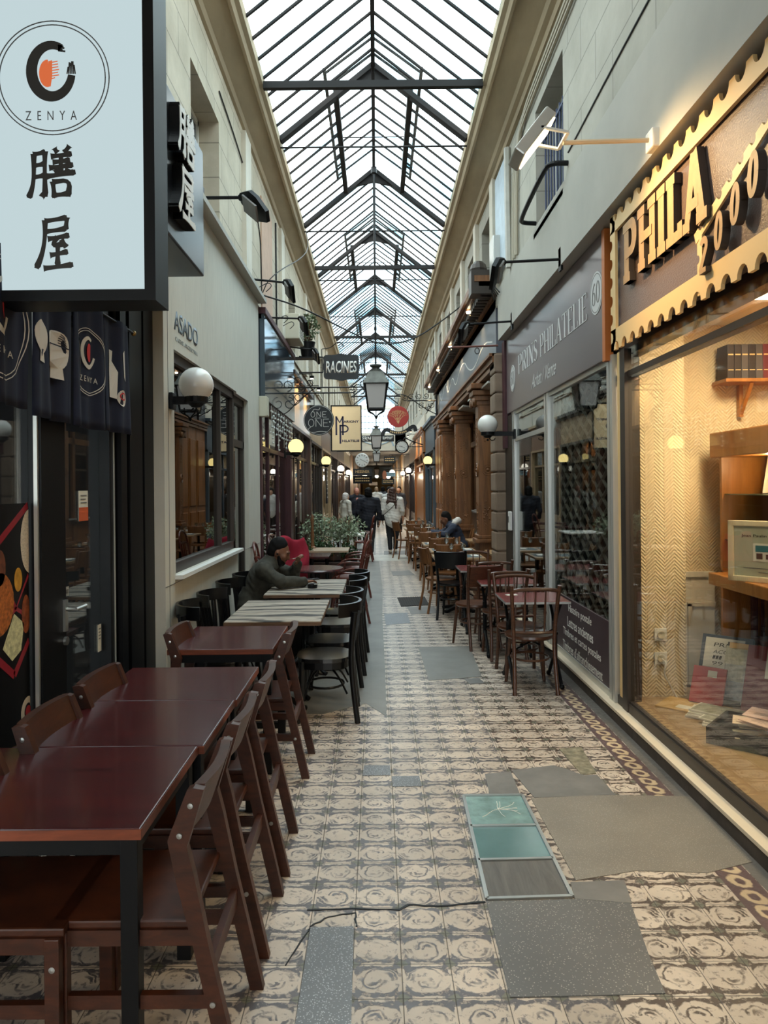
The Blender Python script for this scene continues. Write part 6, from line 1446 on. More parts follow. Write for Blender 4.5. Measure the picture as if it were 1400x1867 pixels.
ash=thing('ashtray','small round black ashtray on the farther grey timber table','ashtray',(-.62,6.75,.75)); MB().lathe([(0,0),(.045,0),(.05,.035),(.042,.035),(.038,.008),(0,.008)],n=18).build('bowl', M['black'], ash); MB().tube([(.02,-.01,.034),(.075,-.03,.045)],.004,6).build('cigarette_end', M['paper'], ash)
# ---- black bistro chair with wrapped top rail, facing -x
M['seatblack']=plain('black_seat_lacquer', srgb(26,26,28), .16, coat=.6)
def black_chair(label):
    t=thing('bistro_chair',label,'chair',(0,0,0),0,'black bistro chairs at the grey timber tables'); m_=M['blackgloss']
    pts=[]
    for i in range(32):
        a=2*PI*i/32; c,s=math.cos(a),math.sin(a); pts.append((.20*abs(c)**.7*(1 if c>0 else -1)-.01,.205*abs(s)**.7*(1 if s>0 else -1)))
    mb=MB().prism(pts,(0,0,.435),(1,0,0),(0,1,0),(0,0,1),.028); mb.build('seat', M['seatblack'], t)
    MB().prism([(p[0]*.96,p[1]*.96) for p in pts],(0,0,.385),(1,0,0),(0,1,0),(0,0,1),.05).build('seat_frame', m_, t)
    for sy in (-1,1):
        MB().tube([(-.165,sy*.165,.44),(-.17,sy*.17,.22),(-.20,sy*.19,0)],[.02,.022,.017],10).build('front_leg', m_, t, True)
        MB().tube(smooth([(.235,sy*.20,0),(.205,sy*.185,.25),(.19,sy*.18,.45),(.20,sy*.185,.62),(.22,sy*.20,.80)],2),.021,10).build('back_leg', m_, t, True)
    for k in range(4):
        y=-.105+.07*k; MB().bar((.185,y,.44),(.245,y*1.1,.80),.034,.012,(0,1,0)).build('back_slat', m_, t)
    rail=[];n=16
    for i in range(n+1):
        a=-1.35+2.7*i/n; rail.append((.06+.20*math.cos(a),.235*math.sin(a)/math.sin(1.35)))
    vs=[];fs=[]
    for (x,y) in rail:
        d=Vector((x-.06,y,0)).normalized()
        for off,z in ((-.008,.765),(.010,.765),(.014,.86),(-.006,.862)): vs.append((x+d.x*off,y+d.y*off,z))
    for i in range(n):
        for q in range(4): fs.append((4*i+q,4*i+(q+1)%4,4*i+4+(q+1)%4,4*i+4+q))
    fs+=[(3,2,1,0),(4*n,4*n+1,4*n+2,4*n+3)]
    MB().add(vs,fs).build('top_rail', m_, t, True)
    mb=MB().tube([(.135*math.cos(2*PI*i/24),.15*math.sin(2*PI*i/24),.24) for i in range(24)],.009,6,True)
    for sx,sy in ((-1,-1),(-1,1),(1,-1),(1,1)): mb.tube(smooth([(sx*.15+.01,sy*.16,.2),(sx*.11,sy*.13,.30),(sx*.04,sy*.06,.375)],2),.008,6)
    mb.build('leg_ring', m_, t); return t
bc0=black_chair('nearest black bistro chair at the aisle side of the nearer grey table'); bc0.location=(-.395,5.33,0); bc0.rotation_euler=(0,0,.03)
for x,y,rz,lb in ((-.39,5.86,-.06,'second black bistro chair at the aisle side of the nearer grey table'),(-.37,6.62,.05,'nearer black bistro chair at the aisle side of the farther grey table'),(-.35,7.14,-.04,'second black bistro chair at the aisle side of the farther grey table'),
    (-1.22,5.30,PI+.25,'nearest black bistro chair between the pale wall and the nearer grey table'),(-1.20,5.82,PI-.1,'second black bistro chair between the pale wall and the nearer grey table'),(-1.20,6.50,PI+.05,'black bistro chair against the wall in front of the seated man'),(-1.16,7.04,PI,'black bistro chair the bearded man sits on')):
    dup(bc0,(x,y,0),rz,lb)
# ---- round and small square cafe tables farther along on the left
rt=thing('round_table','round red brown cafe table behind the grey timber tables','table',(-.72,8.45,0))
MB().lathe([(0,.72),(.31,.72),(.325,.735),(.31,.75),(0,.75)],n=40).build('tabletop', M['tabletop'], rt, True)
MB().lathe([(0,0),(.2,0),(.2,.02),(.05,.06),(.035,.1),(.035,.70),(.1,.72),(0,.72)],n=18).build('pedestal', M['black'], rt, True)
def cafe_table(label,x,y,a,b_,mat,group='small square cafe tables on the left'):
    t=thing('cafe_table',label,'table',(x,y,0),0,group); MB().bbox(-a,a,-b_,b_,.72,.75,.005).build('tabletop', mat, t)
    mb=MB().tube([(0,0,.03),(0,0,.72)],.028,10)
    for k in range(4): mb.bar((0,0,.06),(.26*math.cos(k*PI/2+.78),.26*math.sin(k*PI/2+.78),.015),.04,.03)
    mb.build('pedestal', M['black'], t); return t
cafe_table('small red brown square table beside the red coat',-.93,10.1,.26,.28,M['tabletop'])
cafe_table('pale striped plank table in front of the planter',-.78,11.0,.34,.30,plain('pale_plank_top',srgb(176,150,124),.4,vary=.15,scale=6,stretch=(1,8,1)))
cafe_table('white draped table beyond the planter with bottles',-.62,14.6,.36,.4,M['white'])
cafe_table('dark square table half hidden by the walking pair',-.9,16.4,.34,.35,M['tabletop'])
cafe_table('dark square table near the standing couple',-.85,18.2,.34,.35,M['tabletop'])
# ---- cast iron bistro tables on the right
def bistro_table(label,x0,x1,y0,y1,top):
    t=thing('bistro_table',label,'table',((x0+x1)/2,(y0+y1)/2,0),0,'cast iron bistro tables on the right'); a,b_=(x1-x0)/2,(y1-y0)/2
    tp=MB().bbox(-a,a,-b_,b_,.712,.735,.004).build('tabletop', top, t)
    MB().box(-a-.0015,a+.0015,-b_-.0015,b_+.0015,.714,.731).build('edge_band', M['steel'], tp, label='thin metal table edge')
    for sx in (-1,1):
        x=sx*(a-.07); mb=MB()
        for sy in (-1,1):
            mb.tube(smooth([(x,sy*(b_-.05),.71),(x,sy*.09,.60),(x,sy*.02,.50)],2),.013,8)
            mb.tube(smooth([(x,sy*.015,.22),(x,sy*.10,.15),(x,sy*(b_-.08),.06),(x,sy*(b_-.03),.0)],2),.015,8); mb.sphere((x,sy*(b_-.03),.018),.022,8)
        mb.tube([(x,0,.52),(x,0,.20)],.022,10); mb.lathe([(0,.40),(.03,.41),(.03,.43),(0,.44)],(x,0,0),10); mb.build('leg', M['black'], t)
    MB().tube([(-a+.07,0,.46),(a-.07,0,.25)],.008,6).tube([(-a+.07,0,.25),(a-.07,0,.46)],.008,6).build('cross_brace', M['black'], t); return t
M['bistrotop']=plain('red_brown_laminate', srgb(124,60,58), .25, vary=.06, scale=3, coat=.3)
bistro_table('nearest red topped cast iron bistro table by the plum brown panel',1.06,1.60,5.92,6.45,M['bistrotop'])
bistro_table('second red topped cast iron bistro table from the front on the right',1.02,1.58,7.02,7.55,M['bistrotop'])
bistro_table('third red topped cast iron bistro table, in front of the stone pier',.95,1.48,8.15,8.72,M['bistrotop'])
tk=thing('drink_mat','small white card on the nearest red bistro table','card',(1.18,6.3,.735),.2); MB().box(-.05,.05,-.03,.03,0,.003).build('card', M['paper'], tk)
# ---- bentwood spindle chair facing +y
def spindle_chair(label, mat=None, solid=False, group='bentwood chairs on the right'):
    mat=mat or M['bistro']; t=thing('bentwood_chair',label,'chair',(0,0,0),0,group)
    MB().lathe([(0,.425),(.19,.425),(.205,.44),(.20,.458),(.17,.452),(0,.446)],n=32).build('seat', mat, t, True)
    for sx in (-1,1):
        MB().tube([(sx*.135,.14,.43),(sx*.15,.165,.2),(sx*.165,.185,0)],[.016,.018,.012],10).build('front_leg', mat, t, True)
        MB().tube(smooth([(sx*.175,-.25,0),(sx*.165,-.20,.25),(sx*.165,-.175,.44),(sx*.178,-.20,.66),(sx*.195,-.255,.89)],2),.0165,10).build('back_leg', mat, t, True)
    if solid:
        mb=MB(); vs=[];fs=[];n=10
        for k in range(n+1):
            x=-.18+.36*k/n; bow=-.03*math.sin(PI*k/n)
            for dy,z in ((.006,.66),(-.008,.66),(-.018,.87),(-.004,.875)): vs.append((x,-.225+dy+bow-(.03 if z>.8 else 0),z))
        for k in range(n):
            for q in range(4): fs.append((4*k+q,4*k+(q+1)%4,4*k+4+(q+1)%4,4*k+4+q))
        mb.add(vs,fs+[(3,2,1,0),(4*n,4*n+1,4*n+2,4*n+3)]).build('back_panel', mat, t, True)
    else:
        MB().tube(smooth([(-.19,-.245,.845),(-.1,-.265,.862),(.1,-.265,.862),(.19,-.245,.845)],2),.016,8).build('top_rail', mat, t, True)
        MB().tube(smooth([(-.168,-.175,.50),(-.08,-.195,.495),(.08,-.195,.495),(.168,-.175,.50)],2),.013,8).build('lower_rail', mat, t, True)
        for k in (-1,0,1):
            p=[(k*.082,-.19-.07*q,.50+.35*q) for q in (0,.12,.3,.42,.47,.52,.6,.8,1)]
            MB().tube(p,[.006,.007,.009,.010,.014,.010,.009,.007,.006],8).build('spindle', mat, t, True)
    MB().tube([(.155*math.cos(2*PI*i/24),-.01+.165*math.sin(2*PI*i/24),.26) for i in range(24)],.010,6,True).build('leg_ring', mat, t); return t
sp0=spindle_chair('nearest bentwood spindle chair with its back to the viewer, at the first red bistro table'); sp0.location=(1.275,6.02,0)
for x,y,rz,lb in ((1.27,6.38,PI,'bentwood spindle chair on the far side of the first red bistro table'),(1.25,7.16,.08,'bentwood spindle chair on the near side of the second red bistro table'),(1.28,8.05,0,'bentwood spindle chair between the second and third red bistro tables'),(1.22,8.86,PI,'bentwood spindle chair on the far side of the third red bistro table')):
    dup(sp0,(x,y,0),rz,lb)
spb=spindle_chair('brown panel back chair at the aisle corner of the third red bistro table',None,True); spb.location=(1.03,7.62,0); spb.rotation_euler=(0,0,.35)
bk=spindle_chair('black panel back chair beyond the third red bistro table',M['blackgloss'],True); bk.location=(.98,9.25,0); bk.rotation_euler=(0,0,-.25)
# ---- restaurant dining tables with teal mats
def dining_table(label,x,y,a,b_):
    t=thing('dining_table',label,'table',(x,y,0),0,'dining tables outside the carved wood restaurant'); MB().bbox(-a,a,-b_,b_,.715,.745,.006).build('tabletop', M['dintop'], t)
    MB().lathe([(0,.04),(.04,.05),(.03,.2),(.03,.66),(.09,.71),(0,.71)],n=12).build('column', M['black'], t)
    mb=MB()
    for k in range(4): mb.bar((0,0,.07),(.27*math.cos(k*PI/2+.78),.27*math.sin(k*PI/2+.78),.02),.05,.04)
    mb.build('foot', M['black'], t); return t
M['dintop']=wood('dining_top', srgb(150,118,84), srgb(184,152,112), .35, 2, (1,8,8), coat=.2)
M['teal']=plain('teal_mat', srgb(60,86,98), .55); M['glassware']=glass('drinking_glass',(.9,.93,.93,1),0,.14,1.0)
DT=[(1.10,9.75,.34,.30),(1.13,10.75,.34,.32),(1.10,11.95,.34,.34),(1.06,13.5,.34,.34),(1.02,15.0,.36,.36),(.98,16.4,.36,.36),(.98,18.0,.36,.36),(1.75,10.6,.0,.0)]
who=['nearest','second','third','fourth','fifth','sixth','seventh']
glass0=None
def place_setting(tx,ty,k,ti):
    global glass0,nap0,plate0,fork0
    s=-1 if k==0 else 1
    mt_=thing('place_mat','teal place mat on the %s dining table, %s edge'%(who[ti],'aisle' if k==0 else 'restaurant'),'place mat',(tx+s*.165,ty,.7455),0,'teal place mats on the dining tables')
    MB().bbox(-.14,.14,-.2,.2,0,.003,.001).build('mat', M['teal'], mt_)
    lb=lambda q:q+' on the %s dining table, %s edge'%(who[ti],'aisle' if k==0 else 'restaurant')
    if glass0 is None:
        glass0=thing('wine_glass',lb('stemmed wine glass'),'glass',(tx+s*.08,ty+.1,.749),0,'wine glasses on the dining tables')
        MB().lathe([(.0,0),(.034,.0),(.006,.008),(.005,.075),(.022,.09),(.036,.12),(.034,.165),(.031,.165),(.033,.12),(.02,.094),(0,.085)],n=16).build('glass_body', M['glassware'], glass0, True)
        nap0=thing('napkin',lb('folded white napkin'),'napkin',(tx+s*.22,ty-.06,.749),.1,'napkins on the dining tables'); MB().bbox(-.045,.045,-.09,.09,0,.012,.004).build('cloth', M['white'], nap0)
        fork0=thing('fork',lb('steel fork'),'cutlery',(tx+s*.21,ty+.1,.749),0,'cutlery on the dining tables'); MB().box(-.085,.06,-.006,.006,.0,.004).box(.05,.10,-.012,.012,.0,.004).build('metal', M['steel'], fork0)
    else:
        dup(glass0,(tx+s*.08,ty+.1,.749),0,lb('stemmed wine glass')); dup(nap0,(tx+s*.22,ty-.06,.749),.1*s,lb('folded white napkin')); dup(fork0,(tx+s*.21,ty+.1,.749),0,lb('steel fork'))
for i,(x,y,a,b_) in enumerate(DT[:7]):
    dining_table('%s dining table with teal mats from the stone pier'%who[i],x,y,a,b_)
    for k in (0,1): place_setting(x,y,k,i)
for i,(y,lb) in enumerate(((10.35,'nearer inner dining table beside the first carved column'),(12.7,'farther inner dining table between the carved columns'))):
    dining_table(lb,1.82,y,.22,.32)
    pl_=thing('plate','white plate on the %s inner dining table'%('nearer','farther')[i],'plate',(1.80,y,.745)); MB().lathe([(0,0),(.07,0),(.12,.014),(.115,.018),(.07,.006),(0,.006)],n=24).build('dish', M['white'], pl_, True)
    for k in (0,1): dup(glass0,(1.78+.12*k,y+.16,.745),0,'wine glass %s on the %s inner dining table'%(('nearer the aisle','nearer the restaurant')[k],('nearer','farther')[i]))
wc=spindle_chair('warm brown panel back chair on the aisle side of the nearest dining table',M['carved'],True,'warm brown restaurant chairs'); wc.location=(.86,9.75,0); wc.rotation_euler=(0,0,-1.3)
sd=['nearest','second','third','fourth','fifth','sixth','seventh']
for i,(x,y,a,b_) in enumerate(DT[:7]):
    if i: dup(wc,(x-.10,y-.38,0),.08*(-1)**i,'warm brown restaurant chair on the near side of the %s dining table'%sd[i])
    if i in (1,3,5): dup(wc,(x+.02,y+.42,0),PI+.1,'warm brown restaurant chair on the far side of the %s dining table'%sd[i])
dup(wc,(.66,16.95,0),-1.2,'warm brown restaurant chair standing out into the aisle by the sixth dining table')
# ---- chairs farther along on the left
rc=spindle_chair('tall red brown bentwood armchair at the round table',wood('red_bentwood',srgb(72,30,24),srgb(112,54,42),.3,4,(4,4,10),coat=.3),False,'red brown bentwood chairs on the left')
rcm=rc.children[0].data.materials[0]
for sx in (-1,1): MB().tube(smooth([(sx*.19,-.20,.66),(sx*.23,.0,.68),(sx*.21,.15,.62),(sx*.16,.15,.44)],2),.012,8).build('arm_hoop', rcm, rc, True)
MB().tube(smooth([(-.19,-.245,.86),(-.17,-.27,1.0),(0,-.29,1.06),(.17,-.27,1.0),(.19,-.245,.86)],3),.015,8).build('back_hoop', rcm, rc, True)
rc.location=(-.38,8.75,0); rc.rotation_euler=(0,0,1.4)
for x,y,rz,lb in ((-.42,10.0,1.5,'red brown bentwood armchair beside the small red square table'),(-.36,11.1,1.6,'red brown bentwood armchair beside the pale striped table'),(-1.2,8.6,-1.5,'red brown bentwood armchair between the round table and the bar front'),(-1.22,9.95,-1.6,'red brown bentwood armchair under the red coat'),(-.35,16.4,1.5,'red brown bentwood armchair far down the left side')):
    dup(rc,(x,y,0),rz,lb)
coat=thing('red_coat','crumpled bright red coat draped over a chair back behind the seated man','coat',(-1.10,9.3,0)); mb=MB(); n1,n2=18,16; vs=[];fs=[]
for j in range(n2+1):
    v=j/n2
    for i in range(n1+1):
        u=i/n1; wd=.17+.09*v; bul=.06*math.sin(u*PI)+.018*math.sin(u*14+v*5); z=1.06-.66*v+.03*math.sin(u*PI*2)*(1-v)
        vs.append((-.02+(u-.5)*2*wd+.04*math.sin(v*5),-.06-bul-.06*math.sin(v*PI)-.03*math.sin(v*9+u*3),z))
for j in range(n2):
    for i in range(n1): a=j*(n1+1)+i; fs.append((a,a+1,a+n1+2,a+n1+1))
mb.add(vs,fs); o=mb.build('cloth', plain('red_fabric',srgb(150,24,46),.9,vary=.15,scale=9), coat, True); q=o.modifiers.new('thickness','SOLIDIFY'); q.thickness=.02
# ---- planters and greenery on the left
def planter(label,x,y,l,w_,h_,leafmat,n,hh,spread):
    t=thing('planter',label,'planter',(x,y,0)); MB().bbox(-l,l,-w_,w_,0,h_,.01).box(-l+.03,l-.03,-w_+.03,w_-.03,h_-.03,h_).build('trough', M['darkwood'], t); random.seed(int(x*10+y*7))
    mb=MB()
    for k in range(14):
        x0=random.uniform(-l*.8,l*.8); y0=random.uniform(-w_*.7,w_*.7); mb.tube([(x0,y0,h_-.02),(x0*1.1,y0*1.1,h_+hh*.5),(x0*1.25,y0*1.2,h_+hh*random.uniform(.8,1))],.005,5)
    mb.build('stems', M['carved'], t)
    lb=MB()
    for k in range(7): leafball(lb,(random.uniform(-l*.9,l*.9)*spread,random.uniform(-w_,w_)*.8,h_+hh*random.uniform(.35,.8)),hh*.36,n//7,.05)
    lb.build('foliage', leafmat, t); return t
planter('planter of silvery speckled shrubs behind the pale striped table',-.72,12.1,.42,.2,.62,M['leafpale'],1700,.62,1.0)
planter('low planter of green leaves at the foot of the silvery shrubs',-.72,11.62,.42,.16,.5,M['leaf'],800,.34,1.0)
planter('small green plant box beside the red coat',-1.2,10.9,.2,.16,.55,M['leaf'],600,.3,1.0)
# parasol pole / post by the planter
po_=thing('wooden_post','slim carved post with a round foot standing on the pale striped table','post',(-1.02,11.2,.75)); MB().lathe([(0,0),(.06,0),(.06,.015),(.03,.03),(.022,.08),(.028,.2),(.02,.35),(.028,.45),(.02,.52),(.0,.54)],n=14).build('shaft', M['carved'], po_, True)
# bottles and glasses on the white table
bot=None
for i,(x,y) in enumerate(((-.50,14.5),(-.44,14.6),(-.54,14.7),(-.40,14.45),(-.60,14.5))):
    lb='small bottle on the white draped table, %s of five'%('first','second','third','fourth','fifth')[i]
    if bot is None:
        bot=thing('bottle',lb,'bottle',(x,y,.75),0,'bottles on the white draped table'); MB().lathe([(0,0),(.03,0),(.032,.02),(.032,.13),(.012,.18),(.012,.23),(0,.23)],n=14).build('glass_body', M['glassware'], bot, True); MB().lathe([(0,.22),(.014,.22),(.014,.245),(0,.245)],n=10).build('cap', M['black'], bot)
    else: dup(bot,(x,y,.75),0,lb)
mn=thing('menu_board','narrow black menu board with white lines on the wooden front','menu',(-1.44,20.3,1.75)); MB().box(0,.03,-.28,.28,-.5,.5).build('board', M['black'], mn); mb=MB()
for k in range(7): mb.box(.03,.033,-.2,.2-.05*(k%3),.38-.12*k,.41-.12*k)
mb.build('chalk_lines', M['chalk'], mn)
# tall black pots standing in the lattice shop window
for i,(y,) in enumerate(((7.75,),(8.15,))):
    v=thing('display_stand',('nearer','farther')[i]+' black upright box behind the shop door glass','box',(2.1,y,0)); MB().bbox(-.12,.12,-.12,.12,0,1.25,.01).build('body', M['black'], v); MB().box(-.121,-.12,-.08,.08,.9,1.1).build('label', M['slate'], v)
rdr=thing('card_reader','small white intercom box on the aluminium post','intercom',(1.72,9.12,1.25)); MB().bbox(-.04,.0,-.05,.05,-.12,.12,.008).build('casing', M['white'], rdr); MB().box(-.043,-.04,-.03,.03,-.02,.06).build('grille', M['slate'], rdr)
# ================================================================== PEOPLE
def nets(fn_prims, h=.01, k=.03, wrinkle=0, pad=.05):
    """one smooth closed surface round a set of tapered limbs and ellipsoids"""
    lo=np.array([1e9]*3); hi=-lo
    for p in fn_prims:
        if p[0]=='c':
            for c,r in ((p[1],p[3]),(p[2],p[4])): lo=np.minimum(lo,np.array(c)-r); hi=np.maximum(hi,np.array(c)+r)
        else: R=max(p[2]); lo=np.minimum(lo,np.array(p[1])-R); hi=np.maximum(hi,np.array(p[1])+R)
    lo-=pad; hi+=pad; n=np.ceil((hi-lo)/h).astype(int)+1
    ax=[lo[i]+h*np.arange(n[i]) for i in range(3)]
    f=np.full(n,.2,dtype=np.float32)
    for p in fn_prims:
        if p[0]=='c': c0=np.minimum(np.array(p[1])-p[3],np.array(p[2])-p[4]); c1=np.maximum(np.array(p[1])+p[3],np.array(p[2])+p[4])
        else: R=max(p[2]); c0=np.array(p[1])-R; c1=np.array(p[1])+R
        i0=np.maximum(((c0-.05-lo)/h).astype(int),0); i1=np.minimum(((c1+.05-lo)/h).astype(int)+2,n)
        X,Y,Z=np.meshgrid(ax[0][i0[0]:i1[0]],ax[1][i0[1]:i1[1]],ax[2][i0[2]:i1[2]],indexing='ij')
        if p[0]=='c':
            a,b_=np.array(p[1],float),np.array(p[2],float); d=b_-a; L2=max(float(d@d),1e-9)
            t_=np.clip(((X-a[0])*d[0]+(Y-a[1])*d[1]+(Z-a[2])*d[2])/L2,0,1)
            g=np.sqrt((X-a[0]-t_*d[0])**2+(Y-a[1]-t_*d[1])**2+(Z-a[2]-t_*d[2])**2)-(p[3]+(p[4]-p[3])*t_); kk=p[5] if len(p)>5 else k
        else:
            c,r_,Rm=p[1],p[2],p[3] if len(p)>3 and p[3] is not None else None; kk=p[4] if len(p)>4 else k
            q=np.stack([X-c[0],Y-c[1],Z-c[2]])
            if Rm is not None: q=np.einsum('ij,jabc->iabc',np.array(Rm).T,q)
            s=np.sqrt((q[0]/r_[0])**2+(q[1]/r_[1])**2+(q[2]/r_[2])**2); s2=np.sqrt((q[0]/r_[0]**2)**2+(q[1]/r_[1]**2)**2+(q[2]/r_[2]**2)**2)
            g=s*(s-1)/np.maximum(s2,1e-6)
        sub=f[i0[0]:i1[0],i0[1]:i1[1],i0[2]:i1[2]]
        hh=np.maximum(kk-np.abs(sub-g),0)/kk
        sub[...]=np.minimum(sub,g)-hh*hh*kk*.25
    if wrinkle:
        X,Y,Z=np.meshgrid(*ax,indexing='ij'); f=f+wrinkle*(np.sin(X*38+Z*55+2*np.sin(Y*30))*np.sin(Z*31-X*20+Y*24))
    sgn=f<0; c8=[sgn[i:n[0]-1+i,j:n[1]-1+j,l:n[2]-1+l] for i in (0,1) for j in (0,1) for l in (0,1)]
    tot=sum(c.astype(np.int8) for c in c8); act=(tot>0)&(tot<8); idx=-np.ones(act.shape,int); cells=np.argwhere(act); idx[act]=np.arange(len(cells))
    acc=np.zeros((len(cells),3)); cnt=np.zeros(len(cells))
    cor=[(i,j,l) for i in (0,1) for j in (0,1) for l in (0,1)]
    for a in range(8):
        for b_ in range(a+1,8):
            d=[cor[b_][q]-cor[a][q] for q in range(3)]
            if sum(map(abs,d))!=1: continue
            fa=f[tuple((cells+cor[a]).T)]; fb=f[tuple((cells+cor[b_]).T)]; m_=(fa<0)!=(fb<0)
            t_=np.where(m_,fa/np.where(m_,fa-fb,1),0); acc+=np.where(m_[:,None],np.array(cor[a])+t_[:,None]*np.array(d),0); cnt+=m_
    V=lo+h*(cells+acc/cnt[:,None]); F=[]
    for axn in range(3):
        o1,o2=[(1,2),(2,0),(0,1)][axn]; e=np.zeros(3,int); e[axn]=1
        sl0=[slice(1,n[q]-1) for q in range(3)]; sl0[axn]=slice(0,n[axn]-1); sl1=list(sl0); sl1[axn]=slice(1,n[axn])
        A=sgn[tuple(sl0)]; B=sgn[tuple(sl1)]; w_=np.argwhere(A!=B); off=np.array([1,1,1]); off[axn]=0; P=w_+off
        d1=np.zeros(3,int); d1[o1]=1; d2=np.zeros(3,int); d2[o2]=1
        q=[idx[tuple((P-d1-d2).T)],idx[tuple((P-d2).T)],idx[tuple(P.T)],idx[tuple((P-d1).T)]]
        inv=A[tuple(w_.T)]
        Q=np.stack(q,1); Q[~inv]=Q[~inv][:,::-1]; F.append(Q)
    F=np.concatenate(F); F=F[(F>=0).all(1)]
    return V,F
def skinmesh(name, prims, mat, parent, h=.01, k=.03, wrinkle=0):
    V,Fc=nets(prims,h,k,wrinkle); me=bpy.data.meshes.new(name); me.from_pydata(V.tolist(),[],Fc.tolist()); me.materials.append(mat)
    for p in me.polygons: p.use_smooth=True
    return mesh_obj(name, me, parent)
def c_(a,b_,r1,r2,*k): return ('c',tuple(a),tuple(b_),r1,r2)+k
def hand(wr, d, nrm, side, curl=.5, s=1.0, spread=.0):
    """palm, four fingers and a thumb; d = direction of the fingers, nrm = out of the back of the hand, side = +1/-1 thumb side"""
    wr,d,nrm=Vector(wr),Vector(d).normalized(),Vector(nrm); nrm=(nrm-d*nrm.dot(d)).normalized(); lat=d.cross(nrm)*side; P=[]
    for i,o in enumerate((-.028,-.009,.010,.028)):
        kn=wr+d*.088*s+lat*o*s; P.append(c_(wr+d*.012+lat*o*.6*s,kn,.015*s,.012*s,.012))
        L_=(.068,.078,.072,.056)[3-i] if True else 0; p=kn; a=curl*.5; r0=.0088*s
        for seg in (.46,.32,.22):
            dd=d*math.cos(a)-nrm*math.sin(a)+lat*spread*o*8; q=p+dd*L_*seg*s; P.append(c_(p,q,r0,r0*.92,.004)); p=q; r0*=.92; a+=curl*.8
    b0=wr+d*.025*s+lat*.024*s; m=b0+(d*.6+lat*.75-nrm*.25).normalized()*.042*s; e=m+(d*.9+lat*.15-nrm*.3).normalized()*.034*s
    P+= [c_(b0,m,.014*s,.011*s,.01),c_(m,e,.011*s,.008*s,.006)]
    return P
def head(c, rot, s=1.0):
    """skull, jaw, nose, brow, lips, ears for a head that looks along +Y before rotation"""
    M3=rot.to_matrix() if hasattr(rot,'to_matrix') else rot; T=lambda v: tuple(Vector(c)+M3@(Vector(v)*s)); Rm=[list(r) for r in M3]
    E=lambda v,r,k=.03: ('e',T(v),tuple(x*s for x in r),Rm,k)
    P=[E((0,-.012,.03),(.076,.096,.09)),E((0,.03,-.03),(.062,.066,.085)),E((0,.062,-.088),(.032,.028,.024)),
       c_(T((0,.094,.022)),T((0,.108,-.018)),.010*s,.015*s,.015),c_(T((-.014,.096,-.02)),T((.014,.096,-.02)),.010*s,.010*s,.012),
       c_(T((-.04,.082,.036)),T((.04,.082,.036)),.012*s,.012*s,.02),c_(T((-.02,.089,-.052)),T((.02,.089,-.052)),.009*s,.009*s,.012),
       E((-.04,.066,-.012),(.024,.02,.022)),E((.04,.066,-.012),(.024,.02,.022))]
    for q in (-1,1): P.append(E((q*.077,-.008,-.005),(.012,.022,.034),.01))
    return P,T,Rm
